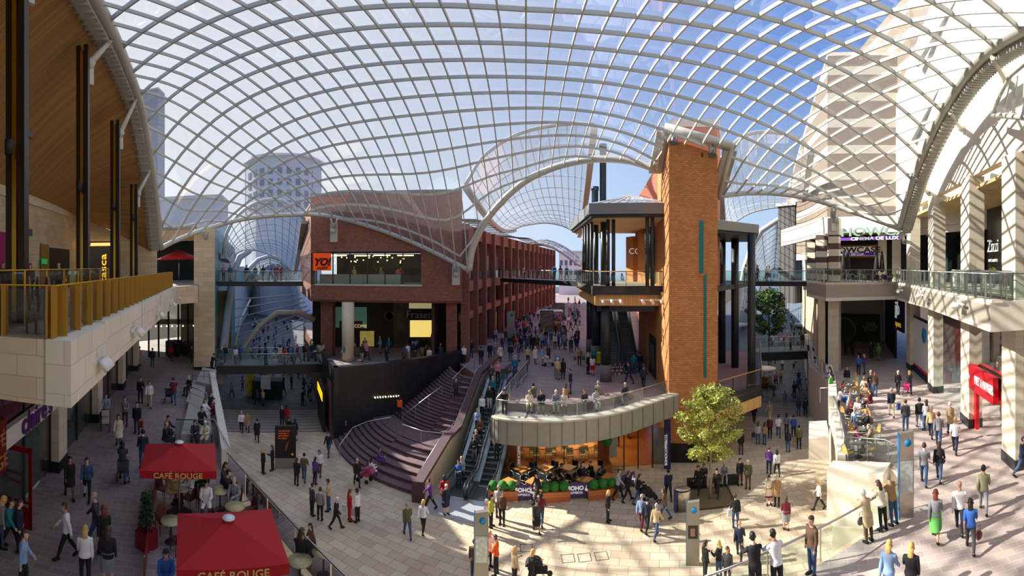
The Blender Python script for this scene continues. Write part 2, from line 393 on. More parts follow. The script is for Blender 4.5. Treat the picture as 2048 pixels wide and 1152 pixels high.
# gutter trough beside the two long edges
def gutter(pts,side,w,name='gutter'):
    mb=MB(); vs=[]; m=len(pts)
    for i,p in enumerate(pts):
        d=(pts[min(i+1,m-1)]-pts[max(i-1,0)]).normalized()
        o=side; up=Vector((0,0,1)); up=(up-d*up.dot(d)).normalized()
        a=p+o*.15-up*.1; b=p+o*(w+.1)-up*.05; vs+=[a,b,b-up*.1+o*.05,p+o*w*.8-up*.42,a-up*.3]
    k=5; mb.add(vs,[(i*k+j,i*k+(j+1)%k,(i+1)*k+(j+1)%k,(i+1)*k+j) for i in range(m-1) for j in range(k)])
    for i in range(0,m-1,1):
        for s in (0,.5):
            q=lerp(pts[i],pts[i+1],s); d=(pts[i+1]-pts[i]).normalized(); up=Vector((0,0,1)); up=(up-d*up.dot(d)).normalized()
            a=q+side*.1-up*.45; b=q+side*w-up*.35; mb.bar(a,b,.06,.14,up=up)
    return mb.build(name,mat('gutter_grey',(176,176,170),.5),roof)
gutter(cL,nL,.85); gutter(cR,nR,.9)

for a_,b_ in ((gut1[0],T1),(T2,Fp)):
    o_=(nL*-.1+Vector((0,.45,-.15))); MB().bar(a_+o_,b_+o_,1.0,.28).build('gutter',MATS['gutter_grey'],roof)
MB().bar(T1+Vector((0,.5,-.1)),T2+Vector((0,.5,-.1)),.9,.22).build('gutter',MATS['gutter_grey'],roof)
# ================= ground =================
WOODP=stripemat('timber_ceiling',(172,130,78),(92,66,36),.14,'x',0,.55,.9,.16)
nt=WOODP.node_tree  # planks run across the ceiling: bands counted along the façade direction
for n in nt.nodes:
    if n.type=='MAPPING': n.inputs['Rotation'].default_value=(0,0,-(PI/2-azL)+0)
WOODP.node_tree.nodes
def poly_floor(name,pts,z0,z1,m,side=None,**k):
    P=[Vector((p[0],p[1])) for p in pts]; n=len(P)
    c=delaunay_2d_cdt(P,[(i,(i+1)%n) for i in range(n)],[],1,1e-5)
    mb=MB(); mb.add([(v.x,v.y,z1) for v in c[0]],c[2],0)
    ar=sum(P[i].x*P[(i+1)%n].y-P[(i+1)%n].x*P[i].y for i in range(n))
    if ar<0: P=P[::-1]
    mb.add([(p.x,p.y,z0) for p in P]+[(p.x,p.y,z1) for p in P],[(i,(i+1)%n,n+(i+1)%n,n+i) for i in range(n)],1 if side else 0)
    bm=mb.build(name,[m,side] if side else m,None,**k)
    me=bm.data; b=bmesh.new(); b.from_mesh(me); b.normal_update()
    for f in b.faces:
        if f.material_index==0 and abs(f.normal.z)>.9 and f.normal.z<0: f.normal_flip()
    b.to_mesh(me); b.free(); return bm
st1=Vector((-.505,.863,0)); sn1=Vector((.863,.505,0))      # left street direction and its right-hand normal
S0=Vector((-18.9,32.9,0))
st2=Vector((math.sin(.6),math.cos(.6),0)); sn2=Vector((math.cos(.6),-math.sin(.6),0))
S2=Pxy(1556,42.0)
a1=S0-sn1*14; b1=S0+sn1*9; a2=S2-sn2*10; b2=S2+sn2*14
pl=[(-40,-6),(40,-6),(45,20),(b2.x,b2.y),(a2.x,a2.y),(12,46),(-8,46),(b1.x,b1.y),(a1.x,a1.y),(-45,20)]
poly_floor('floor',pl,-.3,0,M_PAVE,kind='structure',label='sandstone paving of the lower plaza',cat='floor')
M_TREAD=mat('step_tread_stone',(150,142,130),.8,var=.1); M_NOS=mat('step_nosing_dark',(52,54,60),.7)
def street_steps(o,d,nrm,w0,w1,n,tread,name,lab):
    t=thing(name,lab,'steps',o)
    m=MB(); k_=MB()
    for k in range(n):
        z=-.12*(k+1); p=o+d*(tread*k)
        a,b,c,e=p+nrm*w0,p+nrm*w1,p+nrm*w1+d*tread,p+nrm*w0+d*tread
        m.prism([(v.x,v.y) for v in (a,b,c,e)],z-.3,z)
        q=p+d*.0; a,b,c,e=q+nrm*w0-d*.04,q+nrm*w1-d*.04,q+nrm*w1+d*.42,q+nrm*w0+d*.42
        k_.prism([(v.x,v.y) for v in (a,b,c,e)],z,z+.012)
    m.build('treads',M_TREAD,t); k_.build('dark_nosings',M_NOS,t); return t
street_steps(S0,st1,sn1,-7.5,5.8,8,1.12,'street_steps','broad low stone steps with dark nosings between the plaza and the dark left street')
street_steps(S2,st2,sn2,-5,6.5,8,.95,'street_steps','broad low stone steps with dark nosings leading from the plaza under the right lower footbridge')
def street(o,d,nrm,w0,w1,s0,s1,z,m,name,lab):
    a,b,c,e=o+d*s0+nrm*w0,o+d*s0+nrm*w1,o+d*s1+nrm*w1,o+d*s1+nrm*w0
    poly_floor(name,[(v.x,v.y) for v in (a,b,c,e)],z-.3,z,m,kind='structure',label=lab,cat='floor')
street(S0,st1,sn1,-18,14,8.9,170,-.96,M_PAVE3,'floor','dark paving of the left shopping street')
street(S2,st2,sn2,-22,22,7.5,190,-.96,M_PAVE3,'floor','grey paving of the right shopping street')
# ================= left terrace =================
M_TSIDE=M_CREAM
Lfac=lambda t,D=7.26:(L(t,D).x,L(t,D).y)
lt=[(-1.5,9.3),(-4.5,11.2),(-11.9,15.95),(-12.4,17.2),(-22.2,28.9),(-26.2,33.9),(-29,37.5),(-40,47),Lfac(46,20),Lfac(-10,20),Lfac(-10,3)]
poly_floor('floor',lt,0,MID,M_PAVE2,M_TSIDE,kind='structure',label='purple paving of the left terrace',cat='floor')
par=thing('parapet_wall','long low white coping wall along the outer edge of the left terrace','wall',(-17,23,MID))
MB().wall([(-12.2,16.9),(-22.3,28.7)],.42,3.6,5.55).build('coping',M_PLAIN,par)
# seating blocks and little ramp on the terrace
M_BLOCK=mat('pale_granite',(176,166,156),.8,var=.08)
def block(path_a,path_b,z0,z1,lab,name='stone_bench',m=None):
    t=thing(name,lab,'bench',((path_a[0][0]+path_b[0][0])/2,(path_a[0][1]+path_b[0][1])/2,z0))
    pts=[*path_a,*path_b[::-1]]
    ar=sum(pts[i][0]*pts[(i+1)%len(pts)][1]-pts[(i+1)%len(pts)][0]*pts[i][1] for i in range(len(pts)))
    if ar<0: pts=pts[::-1]
    MB().prism(pts,z0,z1).build('body',m or M_BLOCK,t); return t
def q(px,py,z=MID): p=Pz(px,py,z); return (p.x,p.y)
block([q(362,887),q(380,812)],[q(424,887),q(418,812)],MID,MID+.5,'low pale granite bench nearest the red parasols on the left terrace')
block([q(372,818),q(388,772)],[q(404,836),q(412,780)],MID,MID+.52,'stepped pale granite bench under the sandstone pillar')
block([q(392,782),q(405,752)],[q(434,792),q(432,757)],MID,MID+.75,'raised pale granite landing beside the sandstone pillar')
def railing(path,h,name,lab,cat='railing',spacing=1.6,post=None,rail=None,glass=None,pw=.05,rr=.03,gz=(.08,.9),closed=False,tilt=False,z=None,mid=False):
    """glass balustrade along 3D path: posts, panes, handrail"""
    P=[Vector(p) for p in path]; t=thing(name,lab,cat,P[0])
    seg=[]; L_=[0]
    for a,b in zip(P,P[1:]): L_.append(L_[-1]+(b-a).length)
    T=L_[-1]; n=max(1,round(T/spacing))
    def at(s):
        for i in range(len(P)-1):
            if s<=L_[i+1]+1e-6: return lerp(P[i],P[i+1],(s-L_[i])/(L_[i+1]-L_[i]) if L_[i+1]>L_[i] else 0)
        return P[-1]
    for i in range(n+1):
        p=at(T*i/n); d=(at(min(T,T*i/n+.1))-at(max(0,T*i/n-.1))); d.z=0; d.normalize()
        up=Vector((0,0,1))
        MB().bar(p,p+up*h,pw,pw*.5 if pw<.09 else pw*.4,up=d).build('post',post or M_SS,t)
    MB().tube([p+Vector((0,0,h)) for p in P],rr,8).build('handrail',rail or M_SS,t)
    if glass!=False:
        g=MB()
        for i in range(n):
            for a,b in [(at(T*i/n),at(T*(i+1)/n))]:
                d=(b-a).normalized()*.04; a=a+d;b=b-d
                if gz[1]>gz[0]:
                    nn=Vector((-(b-a).y,(b-a).x,0)).normalized()*.012
                    vs=[a+Vector((0,0,gz[0]*h)),b+Vector((0,0,gz[0]*h)),b+Vector((0,0,gz[1]*h)),a+Vector((0,0,gz[1]*h))]
                    g.add(vs,[(0,1,2,3)],0)
        g.build('glass_panels',glass or M_RAILGLASS,t)
    if mid: MB().tube([p+Vector((0,0,h*.5)) for p in P],rr*.7,6).build('mid_rail',rail or M_SS,t)
    return t
M_GOLD=mat('gold_anodised_metal',(196,150,52),.38,.85); M_GOLDP=mat('gold_painted_post',(186,140,50),.45,.35)
def v3(p,z): return (p[0],p[1],z)
railing([v3((-1.5,9.4),MID),v3((-4.55,11.35),MID),v3((-11.8,16.1),MID)],1.12,'glass_balustrade','long glass balustrade with steel handrail running behind the red parasols',spacing=2.1,rr=.035,gz=(.02,.93))
railing([v3(q(352,880),MID),v3(q(429,880),MID),v3((-12.0,16.6),MID)],1.1,'glass_balustrade','short glass balustrade square across the terrace behind the back parasol',spacing=1.5)
for a,b,lab in (((380,798,.5),(413,812,.5),'slanting steel handrail on the granite benches beside the seated people'),((385,762,.4),(433,766,.7),'steel handrail frame at the top of the granite steps by the pillar')):
    A_=Pz(a[0],a[1],MID+a[2]); B_=Pz(b[0],b[1],MID+b[2]); railing([A_,B_],.85,'handrail',lab,'handrail',spacing=1.4,glass=False,mid=True)
# ================= left mall building =================
mall=thing('mall_building','sandstone mall building at the left with a sweeping timber ceiling and a gold-posted balcony','building',L(20,9,MID))
FZ0,FZ1=11.15,12.5
segs=[(8.6,11.6),(11.85,17.9),(18.1,24.0),(24.2,33.8)]
for i,(ta,tb) in enumerate(segs):
    D0=2.95 if i else 2.85
    MB().prism([(L(ta,D0).x,L(ta,D0).y),(L(tb,D0).x,L(tb,D0).y),(L(tb,D0+.6).x,L(tb,D0+.6).y),(L(ta,D0+.6).x,L(ta,D0+.6).y)][::-1],FZ0,FZ1 if i else FZ1+.0).build('fascia',M_CREAM,mall)
ef=[L(8.6,3.4),L(8.6,14),L(9.1,14),L(9.1,3.4)]
MB().prism([(p.x,p.y) for p in ef],FZ0,FZ1).build('fascia',M_SAND,mall)
e1=L(33.8,2.95); e2=Pxy(396,35.5)
slab=[(L(8.9,3.1).x,L(8.9,3.1).y),(L(8.9,15).x,L(8.9,15).y),(L(60,15).x,L(60,15).y),(Pxy(400,56).x,Pxy(400,56).y),(e2.x,e2.y),(L(33.6,3.3).x,L(33.6,3.3).y)]
slab=slab
ar=sum(slab[i][0]*slab[(i+1)%6][1]-slab[(i+1)%6][0]*slab[i][1] for i in range(6))
if ar<0: slab=slab[::-1]
MB().prism(slab,11.3,UP).build('balcony_slab',mat('terrace_tiles',(120,112,104),.8,var=.1),mall)
MB().wall([(e1.x,e1.y),(e2.x,e2.y)],.5,FZ0,FZ1).build('fascia',M_SAND,mall)
# upper wall
def wallseg(ps,z0,z1,th,m,name,par,**k): return MB().wall([(p.x,p.y) for p in ps],th,z0,z1).build(name,m,par,**k)
wallseg([L(-6,12),L(37.5,12)],UP,18.7,.5,M_SAND,'upper_wall',mall)
wallseg([L(-6,11.9),L(37.5,11.9)],18.15,18.75,.1,M_CREAM,'cornice',mall)
wallseg([L(37.5,12),L(37.5,8.9)],[16.2,16.2],[18.7,17.1],.5,M_SAND,'upper_wall',mall)
wallseg([L(37.5,8.9),L(37.5,7.6)],UP,[17.1,16.5],.5,M_SAND,'pier',mall)
wallseg([L(37.5,12),L(37.5,11)],UP,16.2,.5,M_SAND,'pier',mall)
wallseg([L(37.5,7.6),L(37.5,4.9)],[12.4,12.4],[16.5,15.5],.3,M_SAND,'upper_wall',mall)
# dark restaurant recess
wallseg([L(41,14),L(41,6)],UP,17,.2,mat('dark_brown_interior',(38,28,22),.7),'recess_wall',mall)
MB().cbox(L(37.4,10.0,15.9),(3.4,.25,.25),-azL+0).build('lit_beam',mat('warm_lit_beam',(255,214,120),.5,emit=(255,205,110),es=1.2),mall)
# openings in the long upper wall: magenta hoarding, shop doors
M_MAG=mat('magenta_vinyl',(160,14,104),.5)
def onwall(ta,tb,D,z0,z1,m,name,par,out=.06):
    a,b=L(ta,D),L(tb,D); n=-nL*out
    return MB().prism([(p.x,p.y) for p in (a+n,b+n,b,a)],z0,z1).build(name,m,par)
hb=thing('hoarding','magenta hoarding with a lime circle and white slogan on the left upper wall','sign',L(26,11.8,UP))
onwall(22.3,26.1,11.93,UP+.05,16.0,M_MAG,'panel',hb,.12)
MB().lathe([(0.01,0),(.62,.0),(.62,.05),(.01,.05)],(0,0,0),24,0,Matrix.Translation(L(25.0,11.76,15.0))@Matrix.Rotation(-azL-PI/2+PI/2,4,'Z')@Matrix.Rotation(-PI/2,4,'X')@Matrix.Scale(1.35,4,(0,0,0) if 0 else (0,1,0))).build('lime_circle',mat('lime_vinyl',(196,208,30),.5),hb)
for i,s_ in enumerate(('TAKE','CENTRE','STAGE')): text(s_,L(24.9,11.78,13.9-i*.42),.5,mat('white_vinyl',(240,240,240),.5),hb,dL,name='lettering')
onwall(17.5,19.8,11.93,UP+.05,16.0,M_MAG,'panel',hb,.12)
for ta,tb,m,z1 in ((12,16.8,mat('dark_doorway',(30,28,26),.5),15.6),(29.2,30.8,mat('gold_mesh_screen',(150,118,52),.5,.3,var=.3,vs=30),15.6),(30.8,35.5,M_BLACK,15.4)): onwall(ta,tb,11.95,UP,z1,m,'shop_opening',mall)
ex=thing('exit_sign','small green emergency exit sign beside the gold mesh screen','sign',L(29.3,11.6,14.2))
MB().cbox(L(29.4,11.72,14.35),(.9,.1,.35),azL*-1+PI/2 if 0 else math.atan2(dL.y,dL.x)).build('panel',mat('exit_green',(20,130,70),.5,emit=(20,150,80),es=.5),ex)
# timber soffit
sv=[];nt_=36;nd=10
ts=[-6+43.5*i/nt_ for i in range(nt_+1)]
def edge_z(t):
    pts=[((p-nL*DEL).dot(dL),p.z) for p in cL]
    for (a,za),(b,zb) in zip(pts,pts[1:]):
        if a<=t<=b: return lerp(za,zb,(t-a)/(b-a))
    return pts[-1][1]
for t in ts:
    ze=edge_z(t)-.25
    for j in range(nd+1):
        u=j/nd; D=lerp(5.35,12.1,u); z=lerp(ze,18.55,u)+ (1.0 if ze>18.55 else .3)*math.sin(PI*u)*.45
        sv.append(L(t,D,z))
s_=MB(); s_.add(sv,[(i*(nd+1)+j,i*(nd+1)+j+1,(i+1)*(nd+1)+j+1,(i+1)*(nd+1)+j) for i in range(nt_) for j in range(nd)],0,True)
s_.add([p+Vector((0,0,.35)) for p in sv],[(i*(nd+1)+j,(i+1)*(nd+1)+j,(i+1)*(nd+1)+j+1,i*(nd+1)+j+1) for i in range(nt_) for j in range(nd)],0,True)
s_.build('timber_ceiling',WOODP,mall)
# roof above the soffit, runs back
rv=MB().prism([(p.x,p.y) for p in (L(-6,12.4),L(37,12.4),L(37,30),L(-6,30))][::-1],18.9,22.5); rv.build('roof_deck',mat('flat_roof_grey',(150,150,150),.8),mall)
# shopfront level below the balcony
def Lw(t): return L(t,7.26)
M_DKGLASS=glassmat('dark_shop_glass',(205,216,214),.01,.25)
wallseg([L(-8,10.5),L(46,10.5)],MID,11.2,.3,mat('shop_interior',(88,80,66),.8,var=.25,vs=.7),'shop_back_wall',mall)
for t in (5.8,12.8,19.8,26.7,34.0,40.3):
    c=L(t,7.35,0); m=MB(); m.cbox((c.x,c.y,(MID+11.2)/2+.2),(1.15,.8,11.2-MID-.35),math.atan2(dL.y,dL.x)); m.build('pilaster',M_CREAM,mall)
    MB().cbox((c.x,c.y,MID+.25),(1.2,.86,.5),math.atan2(dL.y,dL.x)).build('plinth',M_BLACK,mall)
shop=[(13.4,19.2,(96,24,60)),(20.4,26.1,(36,110,40)),(27.3,33.4,(120,60,40)),(34.6,39.7,(70,64,50))]
for ta,tb,c in shop:
    onwall(ta,tb,7.4,MID+.1,10.3,M_WIN,'shop_window',mall,.03)
    for tt in (ta,(ta+tb)/2,tb): onwall(tt-.05,tt+.05,7.45,MID,10.3,M_BLACK,'mullion',mall,.12)
    onwall(ta,tb,7.5,8.3,11.1,mat('shop_bulkhead_%d'%int(ta),c,.6),'bulkhead',mall,.1)
    onwall(ta+.5,tb-.8,9.2,MID,7.6,mat('shop_display_%d'%int(ta),tuple(min(255,int(v*1.5+30)) for v in c),.6,var=.3,vs=2),'display',mall,.4)
# far glazed shopfront that closes the terrace
fA=Pxy(298,46.6);fB=Pxy(396,47.2)
fs=thing('glass_shopfront','tall two storey glass shopfront closing the far end of the left terrace','shopfront',(fA.x,fA.y,MID))
MB().wall([(fA.x-1,fA.y+6),(fB.x,fB.y+6)],.2,MID,11.2).build('back_wall',mat('warm_shop_wall',(120,106,74),.8,var=.3,vs=.8),fs)
MB().wall([(fA.x,fA.y),(fB.x,fB.y)],.03,MID,11.3).build('glazing',M_WIN,fs)
for k in range(6):
    p=lerp(fA,fB,k/5); MB().box(p.x-.05,p.x+.05,p.y-.12,p.y+.05,MID,11.3).build('mullion',M_DGREY,fs)
MB().wall([(fA.x,fA.y),(fB.x,fB.y)],.3,8.0,8.5).build('floor_band',mat('pale_band',(170,164,140),.6),fs)
rnd=random.Random(3)
for k in range(14):
    p=lerp(fA,fB,rnd.random()); MB().cbox((p.x,p.y+1+rnd.random()*3,MID+.75),(1.1,.5,1.3+rnd.random()*.3),rnd.random()).build('clothes_rail',mat('clothes_%d'%(k%4),[(40,40,44),(90,30,34),(60,60,70),(170,160,70)][k%4],.9),fs)
for k in range(9):
    p=lerp(fA,fB,(k+.5)/9); MB().ball((p.x,p.y+.6,7.75),.09,6).build('spot_lamp',mat('lamp_glow',(255,240,200),.5,emit=(255,236,190),es=4),fs)
# corner pillar with bracket
pil=thing('stone_pillar','tall square sandstone pillar at the corner of the left terrace by the footbridges','pillar',(-26.1,32,MID))
MB().cbox((-26.2,32.2,(MID+17.4)/2),(1.85,1.6,17.4-MID),.62).build('shaft',M_SAND,pil)
MB().cbox((-26.2,32.2,MID+.15),(1.95,1.7,.3),.62).build('plinth',M_BLACK,pil)
# steel columns under the timber ceiling
M_COL=mat('bronze_steel_column',(58,48,38),.35,.7); M_BRASS=mat('polished_brass',(205,165,70),.22,1)
for k,t in enumerate((11.7,18.2,24.4,30.2)):
    zt=[23.6,23.3,22.1,19.6][k]; c=L(t,5.5,0); c0=thing('steel_column','bronze steel column with a polished brass strip, %s under the timber ceiling'%['nearest the camera','second from the camera','third from the camera','farthest from the camera'][k],'column',(c.x,c.y,UP),0,'columns under the timber ceiling')
    w=.3 if k else .34; a=math.atan2(dL.y,dL.x)
    for s in (-1,1):
        p=c+nL*s*w*.55; MB().cbox((p.x,p.y,(UP+zt)/2),(w*.95,w*.62,zt-UP),a).build('shaft',M_COL,c0)
    p=c-dL*.1; MB().cbox((p.x,p.y,(UP+zt)/2-.1),(w*.7,w*.4,zt-UP-.3),a).build('brass_strip',M_BRASS,c0)
    for z,s in ((UP+2.6,1),(UP+5.6,1)) if k<2 else ((UP+5.2,1),):
        q0=c+Vector((0,0,z)); MB().bar(q0+dL*.1,q0+dL*1.0+Vector((0,0,.04)),.1,.22).build('lamp_arm',mat('lamp_arm_dark',(44,38,34),.5),c0)
    q0=c-dL*.55+Vector((0,0,UP+5.1-12.4+UP-UP+7.3)); MB().lathe([(.1,-.2),(.12,-.2),(.12,.2),(.1,.2)],(q0.x,q0.y,UP+4.9),10).build('spotlight',M_BLACK,c0)
    # white bracket arm from the column head to the roof edge (part of the glass roof)
    e=L(t+1.5,DEL+.05,edge_z(t+1.5)-.1); b=L(t+.35,5.3,min(zt-.6,e.z-.9)) if k else L(t+.35,5.3,zt-1)
    mb=MB(); mb.tube([b,lerp(b,e,.5),e],[.17,.13,.1],8); mb.bar(b+dL*0-Vector((0,0,.9)),b+Vector((0,0,.2)),.12,.35); mb.ball(b,.26,8)
    mb.build('support_bracket',M_STEEL,roof)
# gold-posted balcony railing
br=thing('balcony_railing','gold fin balcony railing with glass panels along the left upper terrace','railing',L(9,3.2,UP))
pts=[(9.15+k,3.25) for k in range(0,25)]
for t,D in pts:
    p=L(t,D); MB().cbox((p.x,p.y,13.0),(.06,.26,1.2),math.atan2(dL.y,dL.x)+.0).build('post',M_GOLDP,br)
for D in (3.35,4.5,5.6,6.7):
    p=L(8.8,D); 
    for s in (-.06,.06):
        pp=p+nL*s; MB().cbox((pp.x,pp.y,13.0),(.26,.05,1.2),math.atan2(dL.y,dL.x)).build('post',M_GOLDP,br)
g=MB()
for (t,D) in pts[:-1]: a,b=L(t+.06,D),L(t+.94,D); g.quad(a+Vector((0,0,12.5)),b+Vector((0,0,12.5)),b+Vector((0,0,13.52)),a+Vector((0,0,13.52)))
for D in (3.4,4.55,5.65): a,b=L(8.8,D),L(8.8,D+1.05); g.quad(a+Vector((0,0,12.5)),b+Vector((0,0,12.5)),b+Vector((0,0,13.52)),a+Vector((0,0,13.52)))
g.build('glass_panels',glassmat('smoked_glass',(226,222,210),.03,.25),br)
MB().tube([L(8.8,7,13.6),L(8.8,3.25,13.6),L(33.2,3.25,13.6)],.02,6).build('handrail',M_GOLD,br)
ws=thing('wind_screen','thin gold framed glass wind screen around the cafe tables on the left balcony','screen',L(8,4.6,UP))
m=MB(); g=MB()
a0=[(7.5,9.5),(7.5,5.0),(22,5.0)]
for k in range(9):
    p=L(7.9+k*1.6,5.0,0); m.bar(p+Vector((0,0,UP)),p+Vector((0,0,13.9)),.05)
    if k<8: b=L(9.5+k*1.6,5.0,0); g.quad(p+Vector((0,0,12.6)),b+Vector((0,0,12.6)),b+Vector((0,0,13.85)),p+Vector((0,0,13.85)))
m.tube([L(7.9,5,13.9),L(20.7,5,13.9)],.025,6)
m.build('gold_frame',M_GOLD,ws); g.build('glass_panels',M_RAILGLASS,ws)
# folded garden tables and a table on the balcony end
M_TEAK=mat('weathered_teak',(120,92,66),.7,var=.15,vs=8); M_LEGM=mat('grey_metal_leg',(150,150,148),.4,.8)
for k,(t,D) in enumerate(((9.6,3.75),(9.75,4.05),(9.9,4.35))):
    c=L(t,D,UP); tb=thing('folded_table','round slatted teak table folded upright, %s of the stack by the balcony glass'%['front','middle','back'][k],'table',c,math.atan2(dL.y,dL.x)+.5,'folded teak tables')
    m=MB(); m.add([(.42*math.cos(a)*1,(-.02 if s else .02),.95+.42*math.sin(a)) for s in (0,1) for a in [2*PI*i/20 for i in range(20)]],[tuple(range(20)),tuple(range(39,19,-1))]+[(i,20+i,20+(i+1)%20,(i+1)%20) for i in range(20)])
    m.build('tabletop',stripemat('teak_slats',(128,98,72),(60,44,32),.06,'z',0,.7,.8),tb,False)
    for x in (-.15,.15): MB().tube([(x,.04,0),(x,.06,.9)],.02,6).build('leg',M_LEGM,tb,False)
# floodlight clusters on the fascia
def floods(p,dv,out,lab,n=3,sc=.62):
    t=thing('floodlight_cluster',lab,'floodlight',p,0,None)
    MB().bar(p-dv*.55*sc,p+dv*.75*sc,.14*sc,.16*sc).build('mounting_bar',mat('white_lamp_metal',(225,225,220),.4),t)
    for k in range(n):
        c=p+dv*(-.1+.32*k)*sc+out*.25*sc; d=(out*.55+dv*.25+Vector((0,0,-.8))).normalized()
        MB().tube([c-d*.05,c+d*.14*sc,c+d*.4*sc],[.1*sc,.15*sc,.17*sc],10).build('lamp_head',MATS['white_lamp_metal'],t)
        MB().cbox(c+Vector((0,0,.22))-out*.1*sc,(.1*sc,.1*sc,.28*sc),.5).build('ballast',MATS['white_lamp_metal'],t)
for x,y,w_ in ((193,722,'nearest the camera, below the gold posts'),(268,660,'second along the left balcony face'),(315,627,'third along the left balcony face'),(342,607,'fourth along the left balcony face'),(354,594,'farthest along the left balcony face')):
    floods(onL(x,y,2.85),dL,-nL,'cluster of white floodlights '+w_)
# shop signs on the left
sg=thing('shop_sign','white fascia sign with purple lowercase shop name at the left','sign',L(17,7,8))
onwall(13.4,19.25,7.3,7.55,8.25,mat('white_sign',(238,236,232),.5),'panel',sg,.25)
text("claire's",L(16.9,6.98,7.66),1.15,mat('purple_sign',(92,30,128),.5),sg,dL,name='lettering',bold=.02)
cr=thing('shop_sign','gold lettered cafe name on a dark red fascia at the far left','sign',L(12,6.6,8))
onwall(9.5,13.3,6.9,7.3,9.0,mat('cafe_red',(120,10,16),.5),'panel',cr,.25)
M_GLET=mat('gold_letters',(200,150,90),.4,.3)
text('CAFÉ',L(12.4,6.6,8.2),.62,M_GLET,cr,dL,name='lettering'); text('ROUGE',L(12.25,6.6,7.5),.62,M_GLET,cr,dL,name='lettering')
cdn=thing('cafe_door','open red framed glass cafe door at the far left','door',Pz(62,1055,MID))
pa=Pz(2,1040,MID);pb=Pz(63,1062,MID)
M_RED=mat('gloss_red_paint',(138,12,20),.4)
d_=(pb-pa)
for u0,u1,z0,z1 in ((0,.1,0,2.9),(.9,1,0,2.9),(0,1,0,.75),(0,1,2.7,2.9),(0,1,0.9,.95)):
    a=lerp(pa,pb,u0);b=lerp(pa,pb,u1); MB().wall([(a.x,a.y),(b.x,b.y)],.06,MID+z0,MID+z1).build('frame',M_RED,cdn)
MB().wall([(pa.x,pa.y),(pb.x,pb.y)],.02,MID+.75,MID+2.7).build('glass',M_WIN,cdn)
for s_,z in (('- OUVERT -',1.6),('BRASSERIE',1.9)): text(s_,lerp(pa,pb,.5)+Vector((.02,-.06,MID+z-MID)),.16,mat('dark_red_letters',(90,20,20),.6),cdn,d_,name='lettering')

# covered restaurant terrace beyond the timber ceiling
rr_=thing('restaurant_terrace','dark covered restaurant front with a warm ceiling beam beyond the end of the timber ceiling','restaurant',(*Pxy(355,50).xy,UP))
MB().wall([xy_(Pxy(300,54)),xy_(Pxy(400,54))] if 0 else [tuple(Pxy(296,54))[:2],tuple(Pxy(402,54))[:2]],.3,UP,17.5).build('back_wall',mat('dark_brown_interior',(38,28,22),.7),rr_)
MB().wall([tuple(Pxy(300,43))[:2],tuple(Pxy(394,41.5))[:2]],.5,16.4,17.6).build('beam',mat('warm_timber_beam',(150,104,48),.5),rr_)
MB().prism([tuple(Pxy(x,r))[:2] for x,r in ((300,43),(394,41.5),(402,56),(296,56))],17.4,17.7).build('ceiling',mat('dark_brown_ceiling',(74,52,36),.6),rr_)
rp0=Pxy(358,46); rup=thing('parasol','red cafe parasol on the restaurant terrace beyond the timber ceiling','parasol',(rp0.x,rp0.y,UP))
MB().lathe([(2.3,2.3),(1.2,2.85),(.05,3.3)],(rp0.x,rp0.y,UP),8).build('canopy',mat('bright_red_canvas',(190,24,20),.7),rup); MB().lathe([(.04,0),(.04,3.2)],(rp0.x,rp0.y,UP),6).build('pole',M_SS,rup)

ts_=thing('restaurant_sign','thin vertical yellow restaurant name on the dark recess beyond the columns','sign',onL(213,540,9.5)); text('tasca',onL(214,534,9.6)+Vector((0,-.1,-.1)),1.3,mat('yellow_neon',(250,190,40),.5,emit=(250,190,40),es=1.0),ts_,(0,0,1),(-1,0,0),name='lettering')
# ================= department store block, black wall, stairs =================
M_BRICK=brickmat('red_brown_brick',(152,92,68),(116,68,52),(140,112,98),.26,.085,.008,var=.1,bump=.2,bias=-.1)
M_BRICKD=brickmat('dark_red_brick',(150,88,68),(116,66,52),(128,102,92),.26,.085,.008,var=.1,bump=.2)
M_PRECAST=mat('red_precast_concrete',(156,104,88),.8,var=.1)
M_BLKTILE=brickmat('black_slate_wall',(36,38,42),(28,30,34),(14,14,16),.35,.9,.008,var=.15,rough=.45,bump=.2)
st=thing('department_store','red brick department store block raised on brick piers above the grand stairs','building',(-12,44,MID))
A0=Vector((-19.9,41.5,0));A1=Vector((-4.8,43.2,0)); fd=(A1-A0).normalized(); fn=Vector((-fd.y,fd.x,0))   # fn points away from the viewer
ZB,ZT=10.45,21.2
def F_(u,o=0,z=0): return A0+fd*u+fn*o+Vector((0,0,z))
Wd=(A1-A0).length
def fwall(u0,u1,z0,z1,m,name,par=None,o=0,th=.4,mi=0): 
    a,b=F_(u0,o),F_(u1,o); return MB().wall([(a.x,a.y),(b.x,b.y)],th,z0,z1).build(name,m,par or st)
def ux(px):     # face coordinate of a pixel column
    a=az(px); d=Vector((math.sin(a),math.cos(a))); # solve A0+fd*u = r*d
    det=fd.x*(-d.y)-fd.y*(-d.x); return (-A0.x*(-d.y)-(-A0.y)*(-d.x))/det
uw0,uw1=ux(632),ux(842)
zw0,zw1=Zat(569,45),Zat(505,45)
fwall(0,Wd,ZB,zw0,M_BRICK,'brick_wall'); fwall(0,Wd,zw1,ZT,M_BRICK,'brick_wall'); fwall(uw1,Wd,zw0,zw1,M_BRICK,'brick_wall')
fwall(0,uw0,zw0,zw1,M_WIN,'corner_glass',th=.05)
fwall(-.05,Wd,ZT,ZT+.25,mat('grey_coping',(120,112,108),.6),'coping',th=.6)
sideA=[A0,A0+st1*18]
MB().wall([(A0.x+st1.x*18,A0.y+st1.y*18),(A0.x,A0.y)],.4,ZB,ZT-1).build('brick_wall',M_BRICK,st)
MB().wall([(A0.x+st1.x*18,A0.y+st1.y*18),(A0.x,A0.y)],.45,zw0,zw1).build('side_window',M_DKGLASS,st)
